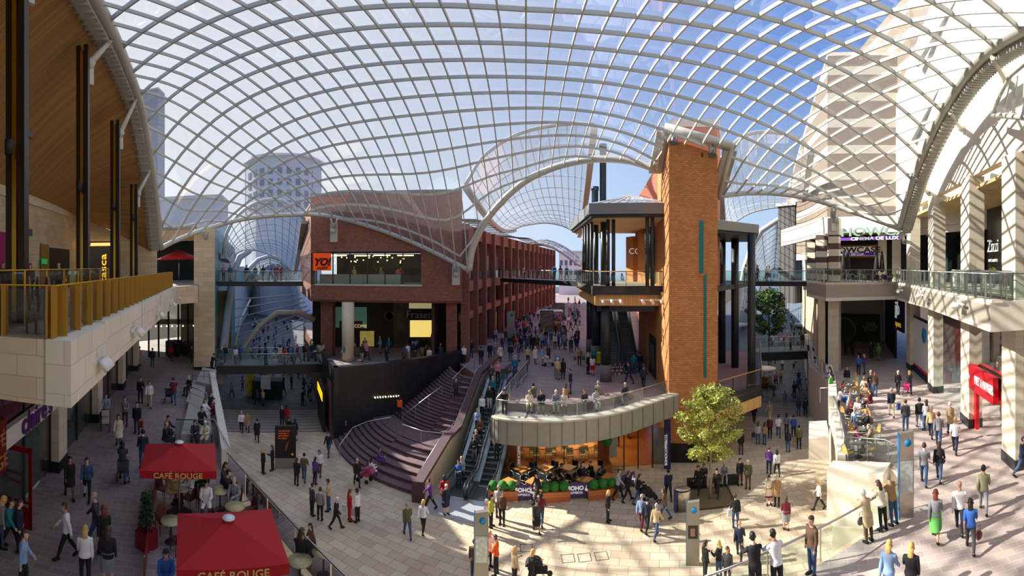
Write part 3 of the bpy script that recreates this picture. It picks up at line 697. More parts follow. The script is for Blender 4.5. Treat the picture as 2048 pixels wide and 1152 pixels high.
sof=[F_(0),F_(Wd),F_(Wd,14),A0+st1*16]; MB().prism([(p.x,p.y) for p in sof],ZB,ZB+.2).build('soffit',M_PRECAST,st)
rf=[F_(0,.3),F_(Wd,.3),F_(Wd,14),A0+st1*16]; MB().prism([(p.x,p.y) for p in rf],ZT-.6,ZT-.4).build('roof',mat('flat_roof_grey',(150,150,150),.8),st)
fl=[F_(.2,.2),F_(Wd,.2),F_(Wd,14),A0+st1*16]; MB().prism([(p.x,p.y) for p in fl],zw0-.3,zw0-.05).build('upper_floor',mat('pale_floor',(150,146,136),.6),st)
# restaurant window with mullions, ceiling lamps and counter
wn_=MB(); a,b=F_(uw0,.1),F_(uw1,.1); wn_.wall([(a.x,a.y),(b.x,b.y)],.04,zw0,zw1).build('restaurant_window',M_WIN,st)
for k in range(7):
    u=lerp(uw0,uw1,k/6 if k<6 else 1); fwall(u-.05,u+.05,zw0,zw1,M_DGREY,'mullion',o=.02,th=.15)
fwall(uw0,uw1,zw1-.12,zw1+.08,M_BLACK,'window_head',o=-.03,th=.2); fwall(uw0-.1,uw1+.1,zw0-.12,zw0+.05,mat('white_window_sill',(190,200,190),.5),'window_sill',o=-.08,th=.25)
fwall(uw0,uw1-2.2,zw0,zw0+1.0,mat('white_counter',(200,205,196),.5,var=.1),'counter',o=1.2,th=.3)
fwall(uw0+.5,uw1,zw0,zw1,mat('restaurant_back_wall',(48,56,48),.7,var=.4,vs=.6),'back_wall',o=6,th=.2)
rnd=random.Random(5)
for k in range(22):
    p=F_(uw0+.8+rnd.random()*(uw1-uw0-3),1.5+rnd.random()*4,zw1-.35-rnd.random()*.7)
    MB().ball(p,.07,6).build('ceiling_lamp',mat('warm_lamp',(255,220,150),.5,emit=(255,214,130),es=6),st)
for k in range(4):
    a=F_(uw0+1+k*2.3,2+k%2,zw1-.25); MB().bar(a,a+fd*1.7,.12,.1).build('strip_light',MATS['warm_lamp'],st)
so_=thing('restaurant_sign','orange square sushi restaurant sign with a dark jagged wordmark on the brick corner','sign',F_(ux(645),-.1,15))
u0,u1=ux(629),ux(664); fwall(u0,u1,Zat(541,45),Zat(506,45),mat('orange_sign',(236,84,16),.5,emit=(236,84,16),es=.25),'panel',so_,o=-.45,th=.22)
M_DRED=mat('sign_dark_red',(70,6,14),.5)
text('YO!',F_((u0+u1)/2,-.5,14.12),1.0,M_DRED,so_,fd,shear=.3,bold=.05,sx=1.0,depth=.03); text('sushi',F_((u0+u1)/2,-.5,13.72),.5,M_DRED,so_,fd,shear=.3,sx=1.15,bold=.008)
# support bracket plates for the roof arches
def bracket(px,pya,pyb,r,sp=9):
    top=Pr(px,pya,r-1.2); base=Pr(px,pyb,r); mb=MB()
    for s in (-1,1):
        o=Pr(px+s*sp*.8,pya,r-1.2); mb.tube([o,base+(top-base)*.2],[.09,.16],8)
    mb.bar(Pr(px,pyb-16,r-.12),Pr(px,pyb+22,r-.12),.75,.16,up=(0,1,0)); mb.ball(base-Vector((0,.3,0)),.3,8)
    mb.build('support_bracket',M_STEEL,roof)
bracket(668,438,462,44.6,8); bracket(412,462,490,41.3,6); bracket(912,530,548,42.7,5); bracket(1668,415,440,40.4,6)
# piers, column, recessed frontage
for px0,px1,nm in ((634,658,'brick_pier'),(892,914,'brick_pier')):
    u0,u1=ux(px0),ux(px1); fwall(u0,u1,MID,ZB,M_BRICKD,nm,o=1.2 if px0<700 else .6,th=1.2)
MB().lathe([(.62,0),(.62,ZB-MID)],(*Pxy(696,44.9).xy,MID),24).build('round_column',mat('cream_column',(226,216,184),.6),st)
def bwall(px0,px1,r,z0,z1,m,name,par=None,th=.2,r2=None):
    a,b=Pxy(px0,r),Pxy(px1,r2 or r); return MB().wall([(a.x,a.y),(b.x,b.y)],th,z0,z1).build(name,m,par or st)
bwall(625,900,53,MID,ZB,mat('dark_frontage',(34,28,26),.6,var=.3,vs=.7),'ground_floor_wall')
bwall(657,770,52.5,Zat(655,52.5),Zat(614,52.5),mat('sea_green_panel',(112,172,158),.5,emit=(90,150,135),es=.12),'sea_green_panel')
bwall(664,772,52.6,Zat(612,52.6)-.1,ZB,M_DKGLASS,'transom_window'); 
bwall(679,725,52.3,Zat(660,52.3),Zat(642,52.3),mat('dark_brown_panel',(34,22,16),.5),'welcome_panel')
wlc=text('WELCOME',Pr(712,655,52.2),.55,mat('pale_gold_letters',(230,210,150),.5,emit=(230,210,150),es=.5),st,(1,0,0))
bwall(720,760,52.4,MID+.1,Zat(662,52.4),mat('warm_window_display',(190,170,90),.5,var=.5,vs=1.2,emit=(190,170,90),es=.3),'lit_window')
bwall(771,787,52.3,MID,ZB,M_BLACK,'black_panel'); bwall(787,818,52.4,MID,ZB,mat('bronze_poster',(88,70,44),.5,var=.5,vs=.8),'poster')
bwall(818,880,52.2,Zat(640,52.2),Zat(618,52.2),M_BLACK,'name_fascia')
bwall(818,880,52.3,Zat(617,52.3),ZB,mat('cream_lit_panel',(200,190,140),.5,emit=(220,205,150),es=.35),'lit_panel')
bwall(820,868,52.35,MID+1.2,Zat(641,52.35),mat('lit_perfume_hall',(255,226,130),.5,var=.5,vs=1.6,emit=(250,220,120),es=.8),'lit_window')
text('Fraser',Pr(838,636,51.9),1.2,mat('silver_letters',(205,200,190),.4),st,(1,0,-.0),depth=.05)
# circle logo on black panel
MB().lathe([(.62,0),(.62,.06),(.45,.06),(.45,0)],(0,0,0),20,0,Matrix.Translation(Pr(779,632,52.1))@Matrix.Rotation(PI/2,4,'X')).build('round_emblem',mat('bronze_emblem',(140,110,90),.4,.5),st)
# black curved wall
BW=[(-13.96,33.4),(-13.2,34.25),(-11.5,35.8),(-9.75,37.4),(-7.8,39.4),(-6.0,41.7),(-4.7,43.6)]
BWc=[(p.x,p.y) for p in curve([(x,y,0) for x,y in BW],4)]
bwt=thing('black_wall','curved black slate wall with a low row of small lit squares rising behind the stairs','wall',(-11,36.5,0))
MB().wall(BWc,.5,-.2,5.75).build('slate_face',M_BLKTILE,bwt)
MB().wall([(x-.02,y-.04) for x,y in BWc],.62,5.72,5.85).build('coping',mat('black_coping',(40,42,46),.4),bwt)
MB().wall([(-19.8,42.6),(-13.96,33.4)],.4,3.5,5.85).build('return_wall',M_BLKTILE,bwt)
for k in range(10):
    x=750+k*5.3; y=795-k*.35; p=Pz(x,y,0); 
    a=az(x); # hit the wall: interpolate along BWc
    best=min(BWc,key=lambda q_:abs(math.atan2(q_[0],q_[1])-a)); r=math.hypot(*best)-.12; c=Pr(x,y,r)
    MB().cbox(c,(.13 if k%2 else .2,.05,.12),-.8).build('wall_light',mat('small_wall_light',(255,240,210),.5,emit=(255,236,200),es=1.6),bwt)
sgp=min(BWc,key=lambda q_:abs(math.atan2(q_[0],q_[1])-az(690))); MB().cbox(Pr(691,846,math.hypot(*sgp)-.15),(.3,.06,.35),-.8).build('small_plaque',mat('plaque',(150,140,124),.6),bwt)
# wall along the left street under the store, with its dark shopfront
lw=thing('street_wall','brick street wall with a dark shopfront and yellow lit sign beneath the department store','shopfront',(-16.5,38,-.9))
e_=Vector((-14.4,33.9,0))
MB().wall([((e_+st1*34).x,(e_+st1*34).y),(e_.x,e_.y)],.5,-.96,4.3).build('brick_wall',M_BRICKD,lw)
p0=e_+st1*1.2-sn1*.55;p1=e_+st1*6-sn1*.55
MB().wall([(p1.x,p1.y),(p0.x,p0.y)],.2,0,3.6).build('shopfront_frame',M_BLACK,lw)
p0=e_+st1*1.6-sn1*.6;p1=e_+st1*5.6-sn1*.6
MB().wall([(p1.x,p1.y),(p0.x,p0.y)],.1,2.5,3.2).build('lit_sign',mat('yellow_lit_sign',(250,200,40),.5,emit=(250,190,30),es=1.2,var=.5,vs=3),lw)
# store terrace floor behind the black wall and along the centre street (mid level)
tr1=[(-5.0,43.0),(-2.5,37.6),(-1.55,41.6),(1.25,40.3),(-1.1,27.6)]
fasc=[(-1.26,27.3),(-.6,26.7),(1.5,26.3),(3.3,26.3),(5.2,26.7),(7.15,27.4),(9.3,28.6),(11.6,29.9)]
fc=[(p.x,p.y) for p in curve([(x,y,0) for x,y in fasc],5)]
mf=[*[(x+(.25 if x<0 else 0),y+.3) for x,y in fc],(11.0,30.26),(13.6,48),(20,60),(60,250),(-2,260),(-20,120),(-27,72),(-33,66),(-19.6,43),(-14.2,33.9),(-11.5,36.4),(-9.9,38.0),(-8.1,39.9),(-6.3,42.2),(-5.0,43.6),*tr1]
M_PAVE2c=brickmat('terrace_brick_paving',(150,134,134),(132,118,122),(168,154,148),.62,.3,.012,True,.15,.8,var=.1)
poly_floor('floor',mf,3.75,MID,M_PAVE2c,M_PRECAST,kind='structure',label='brick paving of the middle terrace and street',cat='floor')
# grand stairs
M_STAIR=mat('purple_stair_stone',(112,88,92),.75,var=.1,vs=2); M_STAIRN=mat('purple_stair_nosing',(86,62,68),.7)
stairs=thing('grand_stairs','wide fan of curved purple stone steps climbing beside the black wall','stairs',(-8,32,0))
cw0=Vector((-5.3,26.2,0)); cwd=Vector((.245,.97,0)).normalized()
def RS(s): return cw0+cwd*s-Vector((.25,-.06,0))
bl=[Vector((x,y,0)) for x,y in BWc]; bL=[0]
for a,b in zip(bl,bl[1:]): bL.append(bL[-1]+(b-a).length)
def LS(u):
    s=u*bL[-1]*.86
    for i in range(len(bl)-1):
        if s<=bL[i+1]: return lerp(bl[i],bl[i+1],(s-bL[i])/(bL[i+1]-bL[i]))
    return bl[-1]
def riser(sr,ul,n=14,f0=0,f1=1):
    a,b=RS(sr),LS(ul); ch=b-a; nn=Vector((ch.y,-ch.x,0)).normalized()
    if nn.y>0: nn=-nn
    return [a+ch*t+nn*ch.length*.5*t*(1-t)*4*.22 for t in [f0+(f1-f0)*i/n for i in range(n+1)]]
levels=[]  # (right param, left param, z)
def flight(n,s0,s1,u0,u1,z0,z1,f0,f1):
    for k in range(n):
        t=k/n; a=riser(lerp(s0,s1,t),lerp(u0,u1,t),14,f0,f1); t2=1.0
        b=riser(s1 if s1>s0 else s0,u1,14,f0,f1)
        z=z0+(z1-z0)*(k+1)/n
        nxt=riser(lerp(s0,s1,(k+1)/n),lerp(u0,u1,(k+1)/n),14,f0,f1)
        m=MB(); N_=len(a)
        zb=z-(z1-z0)/n-.25 if k else -.1 if z0<.1 else z0-.3
        over=[lerp(p,q_,1.15) for p,q_ in zip(a,nxt)]
        vs=[(p.x,p.y,z) for p in a]+[(p.x,p.y,z) for p in over]+[(p.x,p.y,zb) for p in a]
        m.add(vs,[(i,i+1,N_+i+1,N_+i) for i in range(N_-1)],0); m.add(vs,[(2*N_+i,2*N_+i+1,i+1,i) for i in range(N_-1)],0)
        m.add([vs[0],vs[N_],(over[0].x,over[0].y,zb),vs[2*N_]],[(0,1,2,3)],0); m.add([vs[N_-1],vs[2*N_-1],(over[-1].x,over[-1].y,zb),vs[3*N_-1]],[(3,2,1,0)],0)
        # rounded nosing
        m.tube([p+Vector((0,0,z-.03)) for p in a],.045,6,1)
        m.build('step',[M_STAIR,M_STAIRN],stairs)
flight(6,.55,4.6,0.0,.33,0,1.35,0,.47); flight(9,.55,4.6,0.0,.33,0,1.35,.47,1)
land=riser(4.6,.33)+riser(6.8,.47)[::-1]
poly_floor('landing',[(p.x,p.y) for p in land],.9,1.35,M_STAIR).parent=stairs
bpy.data.objects['landing'].location=(8,-32,0)
flight(11,6.8,11.5,.47,1.0,1.35,MID,0,.3); flight(20,6.8,11.5,.47,1.0,1.35,MID,.3,1)
def top_of(s): 
    return [(0,1.25),(4.2,2.4),(6.4,2.45),(11.1,5.3),(16.6,5.65)]
cp=MB(); wl=MB(); tp=top_of(0)
W_=[cw0+cwd*s for s,_ in tp]
wl.wall([(p.x,p.y) for p in W_],.22,-.1,[z-.15 for _,z in tp])
for (s,z),(s2,z2) in zip(tp,tp[1:]):
    a=cw0+cwd*s;b=cw0+cwd*s2; n_=Vector((-cwd.y,cwd.x,0))
    cp.add([a-n_*.1+Vector((0,0,z)),a+n_*.5+Vector((0,0,z)),b+n_*.5+Vector((0,0,z2)),b-n_*.1+Vector((0,0,z2))]+[a-n_*.1+Vector((0,0,z-.2)),a+n_*.5+Vector((0,0,z-.9)),b+n_*.5+Vector((0,0,z2-.9)),b-n_*.1+Vector((0,0,z2-.2))],[(3,2,1,0),(0,1,5,4),(1,2,6,5),(2,3,7,6),(3,0,4,7),(4,5,6,7)])
sw=thing('stair_wall','long sloping wall with cream render and purple stone coping between stairs and escalators','wall',cw0)
wl.build('rendered_face',mat('cream_render',(214,200,164),.8,var=.06),sw); cp.build('coping',M_STAIRN,sw)
a=cw0; MB().prism([(a.x-.6,a.y-.15),(a.x+.1,a.y-.15),(a.x+.1,a.y+.4),(a.x-.6,a.y+.4)],-.1,1.25).build('end_block',M_STAIRN,sw)
hr=[cw0+cwd*s+Vector((-.32,.1,z+.28)) for s,z in tp[:4]]
railing(hr,.02,'handrail','steel handrail fixed along the purple coping of the stair wall','handrail',glass=False,spacing=2)
def onst(px,py,z): return Pz(px,py,z)
for path,lab in ((((679,918,0.0),(705,881,.35),(735,868,.75),(782,860,1.35)),'sloping steel handrail rising up the lower flight of the grand stairs'),
                 (((805,858,1.35),(830,838,2.0),(860,815,2.9),(884,797,3.5)),'sloping steel handrail rising up the middle of the grand stairs'),
                 (((905,782,3.6),(925,760,4.1),(948,738,4.6)),'sloping steel handrail at the top of the grand stairs'),
                 (((805,876,1.35),(845,890,1.35),(890,896,1.35)),'curved steel handrail across the stair landing'),
                 (((914,798,3.3),(928,799,3.3),(939,800,3.3)),'short steel handrail near the top of the stairs')):
    railing([onst(*p) for p in path],1.0,'handrail',lab,'handrail',glass=False,spacing=1.5,rr=.035,mid=False)
# ================= escalators =================
M_ESCS=mat('escalator_step_grey',(92,98,100),.45,.5); M_RUB=mat('black_rubber_handrail',(20,20,22),.4); M_ESG=glassmat('escalator_glass',(190,215,220),.04,.3)
def escalator(base,a,rise,name_lab,w=1.0,mats=None,run0=1.6,run1=1.8,ang=30):
    """base = middle of the lower comb; a = heading"""
    t=thing('escalator',name_lab,'escalator',base,-a)
    run=rise/math.tan(math.radians(ang)); Ltot=run0+run+run1
    pf=[(-.2,0),(run0,0),(run0+run,rise),(Ltot,rise)]
    def zof(y): 
        for (y0,z0),(y1,z1) in zip(pf,pf[1:]):
            if y<=y1: return lerp(z0,z1,max(0,(y-y0)/(y1-y0)))
        return rise
    m=MB(); y=run0*.5
    n=int(rise/.2); 
    m.box(-w/2,w/2,-.2,run0*.8,-.05,.02)
    for k in range(n+1):
        yy=run0+run*(k)/n-.2; z=.02+rise*k/n; m.box(-w/2,w/2,yy,yy+run/n+.02,z-.22,z)
        m.box(-w/2,w/2,yy-.012,yy+.03,z-.02,z+.004,1)
    m.box(-w/2,w/2,run0+run,Ltot,rise-.1,rise+.02)
    m.build('steps',[M_ESCS,mat('step_edge_line',(150,150,146),.5)],t,False)
    sk=MB()
    for s in (-1,1):
        x=s*(w/2+.12)
        sk2=MB(); vs=[]
        P=[(y,z) for y,z in pf]; 
        for i,(y,z) in enumerate(P): vs+=[(x-.12,y,z-.35),(x+.12,y,z-.35),(x+.12,y,z+.14),(x-.12,y,z+.14)]
        sk2.add(vs,[(i*4+k,i*4+(k+1)%4,i*4+4+(k+1)%4,i*4+4+k) for i in range(3) for k in range(4)]+[(3,2,1,0),(12,13,14,15)])
        sk2.build('skirt_deck',mat('escalator_side_steel',(168,172,174),.28,.9),t,False)
        g=MB(); 
        top=[(y,z+.9) for y,z in P]; 
        for (y0,z0),(y1,z1) in zip(P,P[1:]): g.quad((x,y0,z0+.14),(x,y1,z1+.14),(x,y1,z1+.9),(x,y0,z0+.9))
        g.build('glass_balustrade',M_ESG,t,False)
        hp=[(x,-.15,.12)]+[(x,-.55-.0*i+.38*(1-math.sin(PI*i/6))-.0,.12+.8*i/6) for i in range(1,6)]
        hp=[(x,-.2,.1),(x,-.5,.2),(x,-.62,.5),(x,-.5,.82),(x,-.2,.93)]+[(x,y,z+.93) for y,z in pf[1:-1]]+[(x,Ltot,rise+.93),(x,Ltot+.3,rise+.85),(x,Ltot+.42,rise+.5),(x,Ltot+.3,rise+.2)]
        MB().tube(hp,.05,8).build('handrail',M_RUB,t,False)
        MB().prism([(x-.03,-.5),(x+.03,-.5),(x+.03,.0),(x-.03,0)],0,.85).build('newel_glass',M_ESG,t,False)
    tr=MB(); tr.add([(sx*(w/2+.1),y,z-dz) for sx in (-1,1) for y,z in pf for dz in (.3,1.0)],[])
    b=0; 
    vs=[(sx*(w/2+.2),y,max(z-dz,-.6 if y<run0 else z-dz)) for y,z in pf for sx,dz in ((-1,.34),(1,.34),(1,.95),(-1,.95))]
    tr=MB(); tr.add(vs,[(i*4+k,i*4+(k+1)%4,i*4+4+(k+1)%4,i*4+4+k) for i in range(3) for k in range(4)]+[(3,2,1,0),(12,13,14,15)])
    tr.build('truss_cladding',mat('escalator_truss',(120,124,126),.5,.4),t,False)
    return t,Ltot
EA=.21; ed=Vector((math.sin(EA),math.cos(EA),0)); en=Vector((ed.y,-ed.x,0))
E0=Vector((-2.65,27.2,0))
escalator(E0-en*.72,EA,MID,'escalator beside the stair wall, crowded with people coming down to the plaza',w=1.0,run0=1.8,run1=2.6)
escalator(E0+en*.72,EA,MID,'nearly empty escalator next to the curved grey terrace edge',w=1.0,run0=1.8,run1=2.6)
ep=thing('landing_plate','pale metal landing plate on the paving at the foot of the escalators','floor plate',E0-ed*.2); c=E0-ed*1.6
MB().prism([((c+en*x+ed*y).x,(c+en*x+ed*y).y) for x,y in ((-1.9,-1),(1.5,-1),(1.5,1.2),(-1.9,1.2))],0.002,.03).build('plate',mat('pale_plate',(190,196,204),.35,.4),ep)
# ================= footbridges =================
M_BRBEAM=mat('bridge_beam_dark',(44,46,50),.5,.3)
def bridge(A_,B_,z,w,lab,depth=.55,side=1):
    t=thing('footbridge',lab,'footbridge',(A_.x,A_.y,z)); d=(B_-A_).normalized(); n_=Vector((-d.y,d.x,0))
    if n_.y<0: n_=-n_
    C_,D_=B_+n_*w,A_+n_*w
    P=[(p.x,p.y) for p in (A_,B_,C_,D_)]
    ar=sum(P[i][0]*P[(i+1)%4][1]-P[(i+1)%4][0]*P[i][1] for i in range(4))
    if ar<0:P=P[::-1]
    MB().prism(P,z-.15,z).build('deck',mat('bridge_deck',(120,124,130),.6),t)
    for q0,q1 in ((A_,B_),(D_,C_)):
        MB().bar(q0+Vector((0,0,z-depth*.5)),q1+Vector((0,0,z-depth*.5)),.25,depth).build('side_beam',M_BRBEAM,t)
        L_=(q1-q0).length; n=max(2,round(L_/2)); 
        for k in range(n+1):
            p=lerp(q0,q1,k/n); MB().bar(p+Vector((0,0,z)),p+Vector((0,0,z+1.1)),.05,.03).build('post',M_SS,t)
        g=MB(); g.quad(q0+Vector((0,0,z+.05)),q1+Vector((0,0,z+.05)),q1+Vector((0,0,z+1.05)),q0+Vector((0,0,z+1.05))); g.build('glass_panels',M_RAILGLASS,t)
        MB().tube([q0+Vector((0,0,z+1.12)),q1+Vector((0,0,z+1.12))],.035,6).build('handrail',M_SS,t)
    return t
bridge(Pxy(428,42.5),Pxy(657,43.5),MID,3.2,'crowded lower footbridge between the stone pillar and the black wall',.75)
bridge(Pxy(436,48),Pxy(606,48.5),UP,3,'upper footbridge high over the left street by the brick corner',.5)
bridge(Pxy(1002,62),Pxy(1163,47),UP,3,'upper footbridge crossing the centre street to the timber-edged pavilion',.5)
bridge(Pxy(1436,49),Pxy(1614,48),UP,3,'upper footbridge in front of the bright glass dome on the right',.5)
bridge(Pxy(1505,49),Pxy(1633,50.5),MID,3.4,'lower footbridge over the dark right street',.9)
# ================= brick arcade of the centre street (left side) =================
arc=thing('brick_arcade','long red brick arcade of shops lining the left side of the centre street','building',(-3,58,MID))
AP=[Vector((-4.6,44.3,0)),Vector((-3.9,51,0)),Vector((-2.9,57.5,0)),Vector((-.6,68,0)),Vector((2.6,82,0)),Vector((6.4,99,0)),Vector((10.9,117,0))]
AC=curve(AP,4); AL=[0]
for a,b in zip(AC,AC[1:]): AL.append(AL[-1]+(b-a).length)
def AT(s):
    for i in range(len(AC)-1):
        if s<=AL[i+1]: return lerp(AC[i],AC[i+1],(s-AL[i])/(AL[i+1]-AL[i]))
    return AC[-1]
TA=AL[-1]
seg=[(p.x,p.y) for p in AC]
for z0,z1,th,m in ((8.55,9.3,.7,M_PRECAST),(11.4,12.5,.8,M_PRECAST),(16.9,18.3,.7,M_BRICK)):
    MB().wall(seg,th,z0,z1).build('band',m,arc)
MB().wall([(p.x-3.2,p.y+.5) for p in AC],.3,MID,17).build('back_wall',mat('arcade_back_wall',(96,66,56),.8,var=.3,vs=.3),arc)
MB().wall([(p.x-.3,p.y) for p in AC],3.4,12.2,12.4).build('upper_walkway',M_PAVE3,arc)
MB().wall([(p.x-.3,p.y) for p in AC],3.2,16.9,17.2).build('roof',M_PRECAST,arc)
nP=15; colsh=[(150,40,40),(210,200,190),(50,60,110),(200,160,60),(90,90,96),(220,214,200),(40,40,44)]
rnd=random.Random(9)
for k in range(nP+1):
    s=TA*k/nP; p=AT(s); d=(AT(min(TA,s+.3))-AT(max(0,s-.3))).normalized(); a=math.atan2(d.y,d.x)
    MB().cbox((p.x,p.y,(MID+18.2)/2),(.65,.8,18.2-MID),a).build('pier',M_BRICKD,arc)
    if k<nP:
        q_=AT(TA*(k+1)/nP); e=(q_-p).normalized(); nn=Vector((-e.y,e.x,0)); c=rnd.choice(colsh)
        a1_,b1_=p+e*.6+nn*.5,q_-e*.6+nn*.5
        MB().wall([(a1_.x,a1_.y),(b1_.x,b1_.y)],.1,MID+.1,7.6).build('shop_window',mat('lit_shop_%d'%(k%5),[(170,140,80),(120,110,100),(90,100,120),(190,170,120),(60,56,60)][k%5],.3,var=.5,vs=.8),arc)
        MB().wall([(a1_.x,a1_.y),(b1_.x,b1_.y)],.15,7.6,8.5).build('shop_fascia',mat('fascia_colour_%d_%d_%d'%c,c,.5),arc)
        MB().wall([(a1_.x,a1_.y),(b1_.x,b1_.y)],.12,9.3,11.3).build('window',M_DKGLASS if k%2 else mat('pale_window_display',(150,160,160),.2,var=.4,vs=1),arc)
        g=MB(); a2_,b2_=p+e*.5,q_-e*.5; g.quad(a2_+Vector((0,0,12.5)),b2_+Vector((0,0,12.5)),b2_+Vector((0,0,13.5)),a2_+Vector((0,0,13.5))); g.build('balcony_panel',M_BLACK if k%3 else M_RAILGLASS,arc)
        MB().wall([((p+nn*2.9+e*.6).x,(p+nn*2.9+e*.6).y),((q_+nn*2.9-e*.6).x,(q_+nn*2.9-e*.6).y)],.1,12.6,15.6).build('upper_window',mat('upper_shop_%d'%(k%3),[(60,84,104),(150,140,90),(70,60,56)][k%3],.3,var=.3),arc)
# louvred roof edge
for k in range(40):
    s=TA*(k+.5)/40; p=AT(s); MB().cbox((p.x-.2,p.y,18.75+.25*math.sin(k*.4)),(2.6,.5,.08),.3).build('roof_louvre',mat('louvre_dark',(60,62,64),.5),arc)
rear=thing('escalator','upper escalator climbing beside the round cream column under the brick store','escalator',Pxy(862,46.5)); rear_o=rear
bpy.data.objects.remove(rear)
escalator(Vector((*Pxy(862,46.2).xy,MID)),.02,7.0,'escalator climbing behind the right brick pier of the department store',w=1.0)
escalator(Vector((*Pxy(884,46.4).xy,MID)),.02,7.0,'second escalator behind the right brick pier of the department store, closest to the pier',w=1.0)
# ================= curved terrace edge, tower, pavilion, coffee shop =================
M_ZINC=mat('grey_zinc_cladding',(150,148,136),.5,.2,var=.06)
te=thing('terrace_edge','curved grey zinc clad edge of the middle terrace with pale coping above the coffee shop','terrace edge',(3,27,4))
MB().wall(fc,.45,3.45,4.85).build('zinc_fascia',M_ZINC,te)
MB().wall([(x*1.0,y-.05) for x,y in fc],.75,4.85,4.95).build('coping',mat('pale_coping',(196,188,172),.6),te)
sc_=curve([(x,y,0) for x,y in fasc],5)
for i in range(0,len(sc_)-1,2):
    p=sc_[i]; d=(sc_[i+1]-p).normalized(); MB().cbox((p.x,p.y-.015,4.15),(.035,.04,1.36),math.atan2(d.y,d.x)).build('standing_seam',mat('zinc_seam',(110,108,100),.5),te)
bkk=[(x+(.45 if y<27.2 and x<0 else 0),y+.45) for x,y in fc]
MB().wall([(-1.2,27.4),(-1.05,27.4),(1.4,40.2)],.3,3.2,4.62).build('side_cladding',M_ZINC,te)
railing([(p[0],p[1]+.35,4.95) for p in [(fc[i][0],fc[i][1]) for i in range(3,len(fc),3)]],1.0,'glass_balustrade','curved glass balustrade with steel handrail along the grey terrace edge',spacing=2.4)
railing([(-.95,28.0,4.7),(1.45,40.0,4.6)],1.1,'glass_balustrade','straight glass balustrade beside the nearly empty escalator',spacing=2.2)
sb=[(5.2*0+x,y) for x,y in [(-.3,29.4),(1.6,29.0),(3.4,28.9),(5.2,29.2),(7.0,29.9),(8.6,30.9)]]
sbc=[(p.x,p.y) for p in curve([(x,y,0) for x,y in sb],4)]
bs=thing('seating_step','long curved stone seating step inside the curved glass balustrade','bench',(4,29.5,MID))
MB().wall(sbc,1.25,MID,MID+.5).build('seat',mat('pink_granite',(150,128,124),.7,var=.1),bs)
M_ORBR=brickmat('orange_perforated_brick',(212,142,84),(194,122,66),(158,108,68),.3,.15,.012,var=.07,bump=.3,off=.5)
M_TEAL=mat('teal_glazed_slot',(20,110,118),.2,emit=(10,80,90),es=.1)
tw=thing('brick_tower','tall slim orange brick tower with a narrow teal window slot behind the tree','tower',(12.6,29.5,0))
TL,TR=Vector((11.0,30.26,0)),Vector((14.2,28.9,0)); td=(TR-TL).normalized(); tn=Vector((-td.y,td.x,0))
if tn.y<0: tn=-tn
bk=TR+tn*5
MB().prism([(TL.x,TL.y),(TR.x,TR.y),(bk.x,bk.y),(12.4,37)],0,[23.2,22.0,22.4,23.4]).build('brick_shaft',M_ORBR,tw)
MB().prism([(v.x,v.y) for v in (TL-tn*.06-td*.03,TR-tn*.06+td*.03,TR+tn*.3+td*.03,TL+tn*.3-td*.03)],0,1.35).build('black_plinth',M_BLACK,tw)
ux0=lambda px,r=32.0:Pxy(px,r)
def tface(px0,px1,py0,py1,m,name,par=tw,out=.06):
    def hit(px):
        a=az(px); s=Vector((math.sin(a),math.cos(a))); det=td.x*(-s.y)+td.y*s.x; u=(-TL.x*(-s.y)+(-TL.y)*s.x)/det; return TL+td*u
    a,b=hit(px0),hit(px1); r=(a.length+b.length)/2
    o=tn*-out; return MB().prism([(v.x,v.y) for v in (a+o,b+o,b,a)],Zat(py1,r),Zat(py0,r)).build(name,m,par)
tface(1399,1407,441,549,M_TEAL,'window_slot'); tface(1408,1413,549,755,M_TEAL,'window_slot')
tface(1396.5,1409,547,551,M_ORBR,'slot_ledge',out=.12)
tface(1403,1406,306,314,M_BLACK,'small_vent')
for x,y in ((1348,272),(1424,297)):
    tface(x-7,x+7,y-14,y+18,mat('bracket_plate_grey',(92,100,112),.5),'bracket_plate',out=.1)
    c=Pr(x,y,31.6); mb=MB()
    for s in (-.12,.12): mb.bar(c+td*s+Vector((0,0,.55)),c+td*s-Vector((0,0,.3)),.07,.3)
    mb.ball(c,.16,8); mb.build('support_bracket',M_STEEL,roof)
bt=thing('brick_tower','pale orange brick stair tower with white coping rising behind the slim tower','tower',(13.5,35,0))
Q=[Pxy(1343,36.5),Pxy(1434,36.5),Pxy(1440,41),Pxy(1347,41)]
MB().prism([(p.x,p.y) for p in Q],12,25.3).build('brick_shaft',mat('pink_orange_brick',(196,118,88),.8,var=.06),bt)
MB().prism([(p.x*1.0+dx,p.y+dy) for p,(dx,dy) in zip(Q,((-.15,-.1),(.15,-.1),(.15,.1),(-.15,.1)))],25.3,25.9).build('coping',M_PLAIN,bt)
